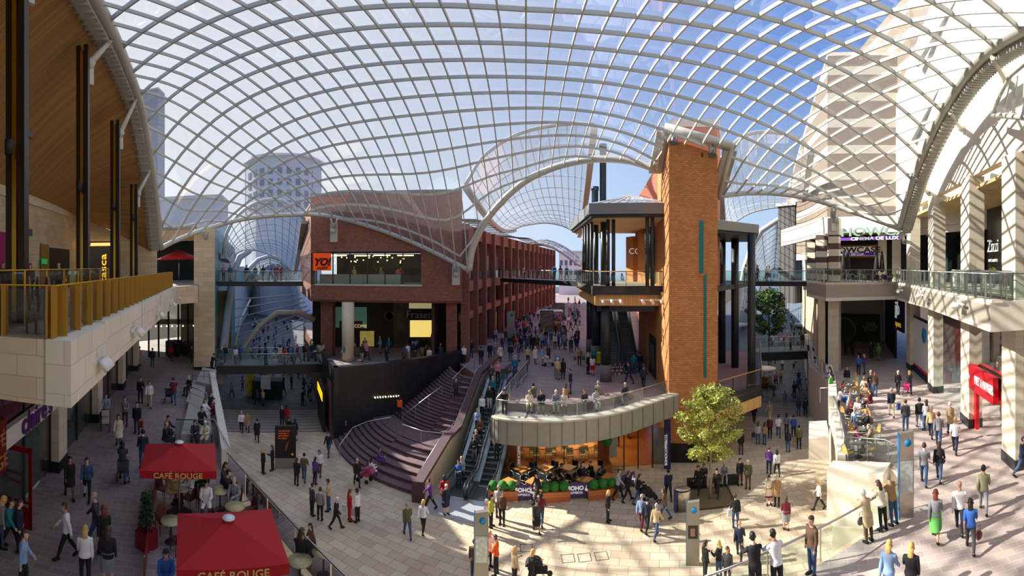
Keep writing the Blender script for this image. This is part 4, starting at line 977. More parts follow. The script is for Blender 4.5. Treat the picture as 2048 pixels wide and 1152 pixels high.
# orange brick building running back along the street from the tower
ob=thing('brick_shop_building','orange brick shop building with a pitched gable behind the pavilion','building',(13,40,MID))
SIDE=[(11.05,30.4),(13.3,46),(18,62),(24,84),(36,125)]
MB().wall([(TL.x+.05,TL.y+.1),*SIDE[1:]][::-1],.5,MID,12).build('side_wall',M_ORBR,ob)
MB().wall([(12.0,34.5),(13.7,48),(18.4,62),(24.4,84),(36,125)][::-1],.5,12,17.5).build('upper_wall',M_ORBR,ob)
gp=[Pxy(1278,46),Pxy(1338,44)]
MB().prism([(gp[0].x,gp[0].y),(gp[1].x,gp[1].y),(gp[1].x+1,gp[1].y+5),(gp[0].x+1,gp[0].y+5)],16,[Zat(392,46),Zat(290,44),Zat(290,44),Zat(392,46)]).build('gable',mat('pink_brick_gable',(206,134,104),.8),ob)
for k,(x0,x1,yb) in enumerate(((1252,1266,560),(1275,1292,560),(1300,1314,565))):
    r=49-k*3.5; a,b=Pxy(x0,r),Pxy(x1,r-1.5); MB().wall([(a.x,a.y),(b.x,b.y)],.9,UP,17.2).build('brick_pier',M_ORBR,ob)
for x0,x1 in ((1290,1299),(1322,1332)):
    a,b=Pxy(x0,41),Pxy(x1,39); MB().wall([(a.x,a.y),(b.x,b.y)],.1,UP+.5,17.2).build('tall_window',glassmat('teal_glass',(120,190,190),.05,.3),ob)
bwall(1290,1312,44.5,14.3,15.1,M_BLACK,'name_board',ob); text('COSTA',Pr(1284,508,46),.85,mat('white_letters',(235,235,230),.5,emit=(235,235,230),es=.3),ob,(1,-.1,0))
# entrance with poster cases in the lower side wall
for s0,s1,z0,z1,m,nm in ((5.2,8.2,MID,8.0,M_BLACK,'doorway'),(5.6,6.6,MID+.7,7.4,mat('door_poster',(96,70,66),.4,var=.4,vs=1.5),'poster_case'),(7.0,7.9,MID+.7,7.4,MATS.get('door_poster') or M_DGREY,'poster_case')):
    dd=(Vector((13.3,46))-Vector((11.05,30.4))).normalized(); nn=Vector((-dd.y,dd.x)); o=.12 if nm=='doorway' else .2
    a=Vector((11.05,30.4))+dd*s0+nn*o; b=Vector((11.05,30.4))+dd*s1+nn*o
    MB().wall([(b.x,b.y),(a.x,a.y)],.1,z0,z1).build(nm,m,ob)
# ---- pavilion
pv=thing('pavilion','open timber-ceilinged pavilion on clustered dark steel columns beside the slim brick tower','pavilion',(8,37,MID))
D1=Vector((6.4,35.4,0)); D2=Vector((12.1,33.6,0)); D3=Vector((13.6,47,0)); D4=Vector((6.9,47.5,0))
deck=[(v.x,v.y) for v in (D1,D2,D3,D4)]
MB().prism(deck,11.9,UP).build('deck',mat('pavilion_floor',(170,158,140),.6),pv)
MB().wall([(D4.x,D4.y),(D1.x,D1.y),(D2.x,D2.y)],.25,11.75,12.45).build('edge_beam',M_DARKST,pv)
TIMF=stripemat('timber_fascia_boards',(214,168,104),(150,108,60),.13,'u',0,.55,.88,.12)
off=lambda v,dx,dy:(v.x+dx,v.y+dy)
MB().wall([off(D4,.25,0),off(D1,.25,.25),off(D2,0,.3)],.2,10.85,11.78).build('timber_fascia',TIMF,pv)
MB().prism([off(D1,.3,.35),off(D2,0,.35),off(D3,0,0),off(D4,.3,0)],10.85,10.95).build('underside',M_DARKST,pv)
MB().wall([off(D1,.5,.7),off(D2,-.8,.9)],.3,10.35,10.85).build('lower_beam',M_DARKST,pv)
R1=Vector((6.0,34.7,0));R2=Vector((12.3,32.7,0));R3=Vector((14.4,50,0));R4=Vector((6.6,51,0))
MB().prism([(v.x,v.y) for v in (R1,R2,R3,R4)],18.1,18.95).build('zinc_roof_edge',mat('roof_edge_zinc',(128,130,130),.45,.3),pv)
MB().prism([off(R1,.2,.2),off(R2,-.0,.2),off(R3,-.2,-.2),off(R4,.2,-.2)],17.85,18.1).build('roof_beam',M_DARKST,pv)
MB().prism([off(R1,.45,.45),off(R2,-.2,.45),off(R3,-.4,-.4),off(R4,.45,-.4)],17.78,17.86).build('timber_soffit',mat('plywood_soffit',(204,174,126),.6,var=.06),pv)
ap=Pr(1262,391,41.5); m=MB(); c4=[Vector((v.x,v.y,18.95)) for v in (R1,R2,R3,R4)]
ap2=ap+Vector((1.2,7,0)); m.add(c4+[ap,ap2],[(0,1,4),(1,2,5,4),(2,3,5),(3,0,4,5)])
m.build('hipped_roof',mat('standing_seam_roof',(176,180,182),.4,.3),pv)
m=MB()
for k in range(1,9):
    a=lerp(c4[0],c4[1],k/9); b=lerp(ap,c4[1],max(0,(k/9-.55)/.45)) if k>5 else ap; m.bar(a,lerp(a,b,.96),.05,.09)
m.build('roof_seams',M_STEEL,pv)
for px,r,w in ((1216,36.2,.3),(1227,36.2,.3),(1294.5,35.2,.3),(1305,35.2,.3),(1207,38.5,.5),(1192,41,.45),(1183,38.2,.28),(1176.5,39.8,.28),(1171,41.5,.28),(1167,43.2,.28)):
    c=Pxy(px,r); z0=UP if px!=1207 else UP
    MB().lathe([(w/2,0),(w/2,17.9-z0)],(c.x,c.y,z0),12).build('column',M_DARKST,pv)
M_TIMR=mat('timber_handrail',(188,140,84),.5)
railing([v3((D4.x,D4.y),UP+.05),v3((D1.x,D1.y),UP+.05),v3((D2.x,D2.y),UP+.05)],1.15,'glass_balustrade','pavilion balustrade of glass with a timber handrail and dark posts',spacing=1.6,post=M_DARKST,rail=M_TIMR,rr=.045,pw=.08)
for px,r,z1,w,lab in ((1211.5,36.9,10.9,.42,'thick round dark steel column with a concrete collar in front of the escalators'),(1182,50,10.9,.5,'round dark steel column beneath the back of the pavilion'),(1193,46,10.9,.5,'round dark steel column behind the thick collared one')):
    c=Pxy(px,r); t=thing('round_column',lab,'column',(c.x,c.y,MID))
    MB().lathe([(w,1.35),(w,z1-MID)],(c.x,c.y,MID),20).build('shaft',M_DARKST,t); MB().lathe([(w+.06,0),(w+.06,1.38)],(c.x,c.y,MID),20).build('collar',mat('concrete_collar',(110,106,104),.8),t)
for k,x in enumerate((1222,1302)):
    c=Pr(x,600,35.4+(-.9 if k else 0)); d=(D2-D1).normalized(); t=thing('spotlight_bar','bar of white spotlights on the timber fascia, %s'%('nearer the tower' if k else 'nearer the pavilion corner'),'spotlight',c)
    MB().bar(c-d*.9,c+d*.9,.06).build('bar',MATS['white_lamp_metal'],t)
    for s in (-.7,.0,.7): p=c+d*s+Vector((0,-.1,0)); MB().tube([p,p+Vector((.05,-.3,-.25))],[.1,.13],8).build('lamp_head',MATS['white_lamp_metal'],t)
EB=.14; eb=Vector((math.sin(EB),math.cos(EB),0)); en2=Vector((eb.y,-eb.x,0)); B0=Vector((9.75,38.6,MID))
escalator(B0-en2*.8,EB,7.6,'closed left escalator rising beneath the pavilion behind a striped barrier',w=1.0,run0=1,run1=1)
escalator(B0+en2*.8,EB,7.6,'right escalator of the pair rising beneath the pavilion',w=1.0,run0=1,run1=1)
br_=thing('folding_barrier','red and white zigzag folding barrier closing the left pavilion escalator','barrier',B0)
M_RW=stripemat('red_white_bars',(210,40,40),(240,240,236),.3,'z',0,.5,.5,0)
for k in range(5):
    x=-1.3+k*.42; p=B0-en2*(.8)+en2*x*.9-eb*.9
    for s in (1,-1): MB().bar(p+Vector((0,0,.05 if s>0 else 1.0)),p+en2*.42+Vector((0,0,1.0 if s>0 else .05)),.07,.04).build('bar',M_RW,br_)
# right pavilion
rp=thing('pavilion','right pavilion with zinc roof and three tall dark columns beside the tower','pavilion',(17,33,MID))
q1=[TR+tn*1.2+td*.05,Pxy(1518,37.2),Pxy(1512,47),Pxy(1436,48)]
MB().prism([(v.x,v.y) for v in q1],16.75,17.45).build('zinc_roof_edge',MATS['roof_edge_zinc'],rp)
MB().prism([(v.x,v.y) for v in [lerp(v,Vector((17.5,36,0)),.06) for v in q1]],16.55,16.75).build('roof_beam',M_DARKST,rp)
m=MB(); c4=[Vector((v.x,v.y,17.45)) for v in q1]; apx=Vector((15.8,38,18.6)); m.add(c4+[apx],[(0,1,4),(1,2,4),(2,3,4),(3,0,4)]); m.build('hipped_roof',MATS['standing_seam_roof'],rp)
for px,r,w in ((1503,36.3,.32),(1470,42,.36),(1444,44,.36)):
    c=Pxy(px,r); MB().lathe([(w,0),(w,16.6-MID)],(c.x,c.y,MID),14).build('column',M_DARKST,rp)
for z in (UP-.15,): MB().prism([(v.x,v.y) for v in (TR+tn*4,Pxy(1500,46.5),Pxy(1500,49),Pxy(1436,50))],z-.3,z+.1).build('upper_walkway',M_BRBEAM,rp)
dk=[TR-tn*.1+td*.02,Pxy(1523,36.0),Pxy(1520,49),Pxy(1445,50),TR+tn*5]
MB().prism([(v.x,v.y) for v in dk],4.2,MID).build('lower_deck',mat('pink_deck_paving',(150,112,112),.8),rp)
MB().wall([(v.x,v.y) for v in dk[:3]],.3,3.55,4.62).build('edge_beam',M_DARKST,rp)
dz=[v-Vector((.1,.12,0)) for v in dk[:2]]; MB().wall([(dz[0].x,dz[0].y),(dz[1].x,dz[1].y)],.1,2.85,3.7).build('timber_fascia',TIMF,rp)
railing([v3((v.x,v.y),MID+.05) for v in dk[:3]],1.15,'glass_balustrade','timber railed glass balustrade on the low deck right of the tower',spacing=1.6,post=M_DARKST,rail=M_TIMR,rr=.045,pw=.07)
rb=thing('brick_shop_building','orange and red brick shops behind the right pavilion','building',(19,55,0))
MB().wall([(14.6,34.5),(20,48),(34,78),(60,125)],.5,-1,15.5).build('brick_wall',mat('salmon_brick',(190,108,78),.8,var=.08),rb)
a=[(14.9,34.4),(20.3,47.9),(34.3,77.9)]
for z0,z1,m_ in ((5.0,9.0,M_DKGLASS),(12.6,14.2,mat('pale_panels',(186,176,160),.6)),(0,3.2,M_BLACK)): MB().wall([(x+.25,y-.15) for x,y in a],.2,z0,z1).build('shopfront_band',m_,rb)
# flues
for px,y,r,w in ((1206,296,48,.42),(1190,381,48,.42)):
    c=Pxy(px,r); t=thing('flue','%s dark green chimney flue above the pavilion roof'%('tall' if y<350 else 'short'),'chimney',(c.x,c.y,17)); MB().lathe([(w*.85,0),(w*.85,Zat(y,r)-17),(w,Zat(y,r)-17),(w,Zat(y,r)-16.6)],(c.x,c.y,17),14).build('pipe',mat('dark_green_flue',(52,72,80),.4,.4),t)
# ---- coffee shop
cs=thing('coffee_shop','glazed coffee shop with warm lit interior under the curved terrace edge','shop',(4,31,0))
M_SBR=brickmat('shop_orange_brick',(196,112,62),(176,96,50),(140,90,60),.23,.08,.008,var=.1)
fa=[Vector((-.35,31.4,0)),Vector((7.3,30.75,0)),Vector((11.0,29.75,0))]
MB().prism([(-1.0,31.6),(11.2,30.2),(12.5,39),(-1,39.5)],3.5,3.75).build('ceiling',mat('warm_timber_ceiling',(130,84,44),.6,var=.2),cs)
MB().wall([(12,38.6),(-1,39.2)],.3,0,3.5).build('back_wall',mat('warm_back_wall',(104,64,34),.7,var=.6,vs=.7),cs)
MB().wall([(-1.0,39.2),(-1.0,31.5)],.3,0,3.5).build('side_wall',M_SBR,cs)
MB().prism([(-.9,31.6),(11.1,30.1),(12.1,38.8),(-.9,39)],0.0,.03).build('timber_floor',mat('oak_floor',(176,112,50),.45,var=.15),cs)
for px0,px1 in ((1016,1033),(1195,1217)): a,b=Pxy(px0,31.4),Pxy(px1,31.3); MB().wall([(a.x,a.y),(b.x,b.y)],.7,0,3.5).build('brick_pier',M_SBR,cs)
def cglass(px0,px1,r0,r1,name='glazing',z1=3.5): a,b=Pxy(px0,r0),Pxy(px1,r1); MB().wall([(a.x,a.y),(b.x,b.y)],.03,0,z1).build(name,M_WIN,cs)
cglass(1033,1195,31.5,31.5); cglass(1217,1248,31.3,31.0); cglass(1305,1338,31.4,31.1)
for px,r in ((1073,31.45),(1128,31.45),(1248,31.0),(1276,31.2),(1305,31.3)):
    c=Pxy(px,r); MB().cbox((c.x,c.y,1.75),(.06,.1,3.5)).build('mullion',M_BLACK,cs)
a,b=Pxy(1328,31.15),Pxy(1341,31.05); MB().wall([(a.x,a.y),(b.x,b.y)],.06,0,3.4).build('name_blade',mat('navy_blade',(40,40,90),.5),cs)
text('SOHOCOFFEECO.',Pr(1334.5,899,30.9),.27,mat('white_letters',(235,235,230),.5),cs,(0,0,1),(-1,0,0),name='lettering')
text('SOHOCOFFEECO.',Pr(1040.5,905,31.3),.27,MATS['white_letters'],cs,(0,0,1),(-1,0,0),name='lettering')
mb_=Pr(1227,895,30.9); MB().cbox((mb_.x,mb_.y,1.75),(.5,.05,1.7)).build('menu_board',mat('pale_menu_board',(150,158,150),.6,var=.2,vs=4),cs)
for px,r,w,h,c in ((1060,36,2.2,1.1,(120,70,30)),(1120,37,2.4,1.1,(140,84,40)),(1180,36.5,1.6,1.2,(110,64,30))):
    p=Pxy(px,r); MB().cbox((p.x,p.y,h/2+.03),(w,.7,h)).build('counter',mat('counter_%d'%px,c,.5),cs)
cc=Pxy(1318,33.5); MB().cbox((cc.x,cc.y,.75),(1.0,3.0,1.4),-.3).build('display_counter',mat('chiller_steel',(150,150,146),.3,.6),cs)
for k in range(10):
    p=Pxy(1050+k*28,33+ (k%3)*1.7); MB().ball((p.x,p.y,3.25),.14,8).build('pendant_lamp',mat('pendant_glow',(255,190,100),.5,emit=(255,180,90),es=9),cs)
ld=bpy.data.lights.new('shop_light','AREA'); ld.energy=260; ld.size=5; ld.size_y=3; ld.shape='RECTANGLE'; ld.color=(1,.72,.42); lo=link(bpy.data.objects.new('shop_light',ld)); lo.location=(5,34.5,3.4)
# interior tables seen through the glass
M_PAVE2r=brickmat('sunlit_tone_brick_paving',(196,178,170),(176,160,156),(208,194,180),.62,.3,.012,True,.66,.8,var=.1)  # lighter copy of the purple brick paving, strong sunlight put into its colour
# ================= right terrace and cinema building =================
def xy(v): return (v.x,v.y)
RFx=9.45
redge=[(14.55,16.1),(17.3,19.5),(18.9,22.0),(21.6,25.4),(24.5,29.2),(26.0,33.5),(30.5,39.5)]
rt=[(3.5,10.9),(5.3,10.85),(10,11.05),(13.2,11.2),(15.5,13.2),(15.7,14.5),(14.55,16.1),*redge[1:],(38,50),xy(R(62,24)),xy(R(-12,24)),xy(R(-12,3))]
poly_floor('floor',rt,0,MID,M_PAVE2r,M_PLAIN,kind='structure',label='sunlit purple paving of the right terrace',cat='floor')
tpar=thing('parapet_wall','stepped white stone parapet along the plaza side of the right terrace','wall',(19,22,0))
MB().wall([(24.5,29.3),(21.6,25.5),(18.75,22.1)][::-1],-.55,3.6,5.65).build('coping',M_PLAIN,tpar)
MB().wall([(18.9,22.2),(17.1,19.6),(14.3,16.2)][::-1],-.4,3.6,4.95).build('coping',M_PLAIN,tpar)
MB().prism([(14.1,16.3),(15.9,14.2),(14.7,13.6),(13.3,15.8)][::-1],2.2,4.72).build('pulpit',M_PLAIN,tpar)
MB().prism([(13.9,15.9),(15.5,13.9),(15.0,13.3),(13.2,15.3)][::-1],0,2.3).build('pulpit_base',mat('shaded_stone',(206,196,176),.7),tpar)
MB().prism([(17.2,20.2),(19,22.6),(18.0,23.2),(16.2,20.9)][::-1],2.6,3.9).build('projecting_bay',M_PLAIN,tpar)
for path,lab,sp_ in (([(5.0,10.95),(10,11.1),(13.1,11.25)],'long glass balustrade with steel handrail where people lean at the front of the right terrace',2.2),
                 ([(14.75,16.2),(17.3,19.4),(18.9,21.8)],'glass balustrade beside the sunny cafe tables',1.6),
                 ([(14.75,16.2),(15.9,14.6),(15.7,13.2)],'faceted glass balustrade around the white stone pulpit',1.3),
                 ([(22.4,26.3),(24.6,29.2),(26.3,33.2),(30.5,39.2)],'glass balustrade at the far back edge of the right terrace by the passage',1.7)):
    railing([v3(p,MID) for p in path],1.1,'glass_balustrade',lab,spacing=sp_,rr=.035)
for a,b,lab in ((q(1700,868),q(1765,868),'first low glass screen across the sunny cafe seating'),(q(1690,905),q(1772,905),'second low glass screen nearest the white pulpit')):
    railing([v3(a,MID),v3(b,MID)],1.0,'glass_screen',lab,'screen',spacing=1.2)
railing([v3(q(1640,805),MID),v3(q(1700,803),MID)],1.0,'handrail','steel handrail frame near the hooded person at the terrace steps','handrail',glass=False,spacing=1.2)
cine=thing('cinema_building','cream stone cinema building with tall square pillars and an upper balcony on the right','building',xy(R(20,12))+(MID,))
def Rw(ts,D,z0,z1,th,m,name,par=cine): return MB().wall([xy(R(t,D)) for t in ts],th,z0,z1).build(name,m,par)
# passage wall and shop level walls
tcol=[tR(px,RFx) for px in (2036,1944,1872,1825)]
tcols=[tcol[0]-6.7,tcol[0],tcol[1],tcol[2],tcol[3]]
ar_=math.atan2(dR.y,dR.x)
for k,t in enumerate(tcols):
    c=R(t+.45,RFx+.2,0); MB().cbox((c.x,c.y,(MID+19.3)/2),(1.5,.95,19.3-MID),ar_).build('pillar',M_CREAM,cine)
    MB().cbox((c.x,c.y,MID+.25),(1.56,1.02,.5),ar_).build('plinth',M_DGREY,cine)
Rw([-10,64],RFx+4.5,UP,18.6,-.3,mat('dark_upper_glazing',(26,28,28),.15,var=.3,vs=.5),'upper_glazing')
for t,c in ((tcols[3]+1.6,(150,84,40)),(tcols[2]+2.2,(150,84,40)),(tcols[1]+2.6,(70,44,30))): Rw([t,t+1.1],RFx+4.1,UP,18.4,-.2,mat('timber_panel_%d'%c[0],c,.5,var=.2),'timber_panel')
MB().prism([xy(R(t,D)) for t,D in ((-10,RFx+.2),(-10,RFx+6),(42,RFx+6),(42,RFx+.2))],18.55,18.75).build('timber_ceiling',stripemat('slatted_ceiling',(214,186,134),(120,96,60),.25,'x',-.66,.6,.8,.1),cine)
Rw([-10,tcols[4]+.6],RFx,19.3,21.4,-.5,M_PLAIN,'lintel')
# big cream wall above, leaning back in courses
for i,(z0,z1,D) in enumerate(((21.4,24.2,RFx+.12),(24.25,27.4,RFx+.45))):
    Rw([-14,32 if i==0 else 27],D,z0,z1,-.5,M_PLAIN,'upper_wall')
    Rw([-14,32 if i==0 else 27],D+.1,z0-.06,z0+.02,-.6,M_DGREY,'shadow_joint')
Rw([-14,26],RFx+3.2,19,27.6,-.3,M_PLAIN,'roof_wall')
# rooftop clad block (white panels) rising behind, diagonal outline
pa_=[(1812,48),(1830,46),(1935,30),(2048,24),(2200,24)]
M_WPAN=stripemat('white_cladding_panels',(212,209,202),(170,168,162),1.1,'z',0,.5,.93,.03)
bl_=thing('clad_block','white panel clad rooftop block with stepped ledges above the cinema roof edge','building',(36,30,20))
for (px0,r0,py0),(px1,r1,py1) in zip([(1806,44,395),(1850,42,210),(1880,41,100)],[(1850,42,210),(1880,41,100),(1960,38,-160)]):
    pass
Wp=[Pxy(1800,46),Pxy(1860,42),Pxy(1930,38),Pxy(2080,34)]
MB().wall([xy(v) for v in Wp],-.5,17,[Zat(200,46),Zat(40,42),Zat(-150,38),Zat(-300,34)]).build('panel_wall',M_WPAN,bl_)
for i in range(3):
    a=Pr(1815+i*8,430-i*150,44-i*1.2); b=Pr(1985+i*22,60-i*120,37-i); MB().bar(a,b,.5,.5).build('ledge',mat('pale_grey_ledge',(170,170,166),.5),bl_)
# striped brick block
sbk=thing('striped_block','tall windowless block of grey brown brick with cream stone bands seen through the glass','building',(38,40,17))
M_STR=stripemat('banded_brick',(142,128,114),(208,200,182),3.2,'z',0,.8,.68,.05)
X0,X1,X2=Pxy(1655,55),Pxy(1813,55),Pxy(1572,82)
MB().wall([xy(X1),xy(X0),xy(X2)][::-1],.6,15,[Zat(395,82),Zat(112,55),Zat(112,55)]).build('banded_wall',M_STR,sbk)
MB().wall([xy(X1),xy(X0),xy(X2)][::-1],.75,[Zat(395,82),Zat(112,55),Zat(112,55)],[Zat(388,82),Zat(105,55),Zat(105,55)]).build('coping',M_PLAIN,sbk)
# second striped wall further right and taller
Y0,Y1=Pxy(1820,52),Pxy(1900,50)
MB().prism([xy(Y0),xy(Y1),xy(Pxy(1960,62)),xy(Pxy(1700,70))],20,[Zat(-20,52),Zat(-60,50),Zat(-60,50),Zat(-20,52)]).build('banded_wall',M_STR,sbk)
# front corner balcony
Bc=[(24.6,29.4),(30.9,26.9)]
bcorner=Pxy(1652,38.8); b2=Pxy(1791,41.0); b1=Pxy(1613,45.5); bend=R(tR(1977,7.2),7.3); 
floorU=[xy(b1),xy(bcorner),xy(b2),xy(bend),xy(R(bend.dot(dR),14)),xy(R(60,14)),xy(Pxy(1613,60))]
ar=sum(floorU[i][0]*floorU[(i+1)%7][1]-floorU[(i+1)%7][0]*floorU[i][1] for i in range(7))
poly_floor('upper_terrace_floor',floorU,11.3,UP,mat('pale_terrace_floor',(206,198,184),.7),M_PLAIN).parent=cine
bpy.data.objects['upper_terrace_floor'].location=-Vector(xy(R(20,12))+(MID,))
MB().wall([xy(b1),xy(bcorner),xy(b2),xy(bend),xy(R(bend.dot(dR),9.4))][::1],.4,[11.0]*3+[11.6,11.6],12.55).build('balcony_fascia',M_PLAIN,cine)
MB().wall([(v.x,v.y-.06) for v in (b1,bcorner,b2,bend)],.5,12.5,12.62).build('coping',M_CREAM,cine)
rp_=[xy(b1),xy(bcorner),xy(b2),xy(bend),xy(R(bend.dot(dR),9.3))]
railing([v3(p,12.6) for p in [(x+.12,y+.1) for x,y in rp_]],1.1,'glass_balustrade','steel posted glass balustrade around the upper cinema terrace',spacing=1.25,pw=.11,rr=.02,gz=(.05,1.08))
railing([v3(xy(R(t,8.6)),12.4) for t in (tR(1977,7.2)+.6,26)],1.35,'glass_screen','second row of glass screens on the upper cinema terrace','screen',spacing=1.25,pw=.08,rr=.02,gz=(.05,1.05))
# striped pillars in front of the cinema entrance
M_STRP=stripemat('striped_pillar_stone',(226,216,196),(92,78,70),1.15,'z',0,.75,.52,.04)
for px,r,w,z0,z1,lab,m in ((1669,40.9,.95,UP,16.9,'striped brown and cream stone pillar with a steel roof bracket',M_STRP),(1643,46,1.0,UP,17.2,'striped brown and cream pillar left of the bracketed one',M_STRP),(1624,50.5,.9,UP,17.0,'thinner striped pillar farthest left by the glass corner',M_STRP)):
    c=Pxy(px,r); t=thing('stone_pillar',lab,'pillar',(c.x,c.y,z0)); MB().cbox((c.x,c.y,(z0+z1)/2),(w,w,z1-z0),.65).build('shaft',m,t)
c=Pxy(1669,40.9); t=thing('stone_pillar','plain cream pillar under the corner of the cinema balcony','pillar',(c.x,c.y,MID)); MB().cbox((c.x,c.y,(MID+11.2)/2),(1.0,1.0,11.2-MID),.65).build('shaft',M_CREAM,t)
MB().cbox((c.x,c.y,17.6),(1.05,1.05,1.5),.65).build('capital',M_PLAIN,roof)
c=Pxy(1645,46.5); t=thing('stone_pillar','cream wall pier with dark lamps behind the plain balcony pillar','pillar',(c.x,c.y,MID)); MB().cbox((c.x,c.y,(MID+11.2)/2),(2.1,1.3,11.2-MID),.7).build('shaft',M_CREAM,t)
MB().cbox((c.x-.4,c.y-.8,9.0),(.3,.3,.45),.7).build('wall_lamp',M_BLACK,t)
# cinema front
def rwall(px0,px1,r0,r1,z0,z1,m,name,par=cine,th=.2):
    a,b=Pxy(px0,r0),Pxy(px1,r1); return MB().wall([xy(a),xy(b)],th,z0,z1).build(name,m,par)
rwall(1650,1830,53,49,UP,17.6,mat('dark_cinema_front',(40,36,34),.5,var=.2),'entrance_wall')
rwall(1812,1885,50,46,UP,18.4,MATS['dark_upper_glazing'],'side_glazing'); rwall(1680,1812,52,49,16.5,17.6,M_BLACK,'dark_band'); rwall(1613,1650,52,54,UP,17.6,M_DKGLASS,'corner_glazing')
rwall(1660,1830,51.5,47.5,17.5,18.6,MATS['slatted_ceiling'],'timber_ceiling_edge')
for px,r in ((1765,48),(1793,46.5)): c=Pxy(px,r); MB().cbox((c.x,c.y,15),(1.0,.9,5.2),.7).build('pier',M_CREAM,cine)
# white roof wedge to the left
a,b=Pxy(1562,62),Pxy(1650,45); mb=MB(); mb.wall([xy(a),xy(b)],.6,[16.8,17.1],[19.0,19.0]); mb.build('roof_fascia',M_PLAIN,cine)
a2,b2_=Pxy(1650,45),Pxy(1795,43); MB().wall([xy(a2),xy(b2_)],.6,17.3,18.9).build('roof_fascia',M_PLAIN,cine)
MB().prism([xy(Pxy(1650,45.3)),xy(Pxy(1795,43.3)),xy(Pxy(1850,60)),xy(Pxy(1600,66))],18.6,18.85).build('roof_slab',M_PLAIN,cine)
def sign(px0,px1,py0,py1,r0,r1,m,lab,name='cinema_sign',frame=None,cat='sign'):
    a,b=Pxy(px0,r0),Pxy(px1,r1); t=thing(name,lab,cat,(a.x,a.y,Zat(py1,r0))); rm=(r0+r1)/2
    if frame: 
        g=2/ F*rm*1.5; MB().wall([xy(lerp(a,b,-.03)),xy(lerp(a,b,1.03))],.12,Zat(py1,rm)-g,Zat(py0,rm)+g).build('frame',frame,t)
    d=(b-a).normalized(); n_=Vector((d.y,-d.x,0))*.08
    MB().wall([xy(a+n_),xy(b+n_)],.1,Zat(py1,rm),Zat(py0,rm)).build('panel',m,t); return t,a+n_*1.5,b+n_*1.5,d
M_PUR=mat('purple_sign_panel',(86,30,150),.5,emit=(86,30,150),es=.15); M_WL=MATS['white_letters']; M_PD=mat('sign_near_black',(30,26,34),.5)
t,a,b,d=sign(1680,1802,475,480,44.5,41.8,M_PUR,'purple cinema sign bar under large outlined green grey letters across the entrance'); 
MB().wall([xy(a),xy(b)],.1,Zat(480,43),Zat(474,43)).build('sign_bar',M_PUR,t)
text('CINEMA DE LUX',Pr(1748,479.5,42.6),.42,M_WL,t,d,sx=1.6,bold=.01); text('SHOWCAS',Pr(1747,471,42.8),1.15,mat('green_grey_letters',(120,150,140),.4),t,d,sx=1.55,bold=.02,depth=.08)
t,a,b,d=sign(1655,1750,494,512,49.5,47.2,mat('cream_sign_panel',(236,228,206),.5,emit=(236,228,206),es=.2),'cream cinema sign with a brown frame above the entrance doors',frame=mat('bronze_frame',(150,110,50),.4,.4))
text('SHOWCASE',Pr(1706,505,47.8),.8,M_PD,t,d,sx=1.45,bold=.02); a_=Pxy(1655,49.0); MB().wall([xy(Pxy(1657,49.0)),xy(Pxy(1749,46.9))],.06,Zat(511.5,48),Zat(505.5,48)).build('purple_strip',M_PUR,t)
text('CINEMA DE LUX',Pr(1700,510.6,47.6),.3,M_WL,t,d,sx=1.45)
# passage with the green hoarding, jjb sign
rwall(1679,1768,58,57,MID,11.2,M_CREAM,'passage_end_wall'); 
a,b=Pxy(1790,46),Pxy(1768,58); MB().wall([xy(b),xy(a)],.2,MID,11.2).build('passage_side_wall',mat('navy_wall',(26,30,62),.5,var=.2),cine)
a,b=Pxy(1674,42),Pxy(1679,58); MB().wall([xy(a),xy(b)],.4,MID,11.2).build('passage_side_wall',M_CREAM,cine)
hd=thing('hoarding','large olive green hoarding with a white slogan closing the dark passage','sign',(*xy(Pxy(1720,56)),MID+.8))
rwall(1681,1759,57,56.2,Zat(682,56.6),Zat(628,56.6),stripemat('olive_hoarding',(70,84,24),(60,72,20),3,'u',0,.5,.9,.2),'panel',hd)
for i,s_ in enumerate(('TAKE','CENTRE','STAGE')): text(s_,Pr(1741,650+i*6.2,55.9),.52,mat('pale_letters',(200,205,180),.5),hd,(Pxy(1759,56.2)-Pxy(1681,57)))
MB().lathe([(1.6,0),(1.6,.05),(1.35,.05),(1.35,0)],(0,0,0),28,0,Matrix.Translation(Pr(1686,660,56.4))@Matrix.Rotation(-.72,4,'Z')@Matrix.Rotation(PI/2,4,'X')).build('ring_emblem',mat('pale_green_ring',(140,160,90),.5),hd)
jj=thing('sports_shop_sign','dark blue sports shop sign with tall white lettering at the passage mouth','sign',(*xy(Pxy(1795,44)),8))
a,b=Pxy(1786,47),Pxy(1806,43.2); MB().wall([xy(a),xy(b)],.2,7.6,11.1).build('panel',mat('navy_sign',(22,28,90),.5),jj)
dd=(b-a); text('jjb',lerp(a,b,.42)+Vector((-.1,-.1,9.2)),1.9,M_WL,jj,dd,bold=.02); text('sports',lerp(a,b,.5)+Vector((-.1,-.12,8.0)),.85,mat('yellow_letters',(236,200,60),.5,emit=(236,200,60),es=.3),jj,dd)
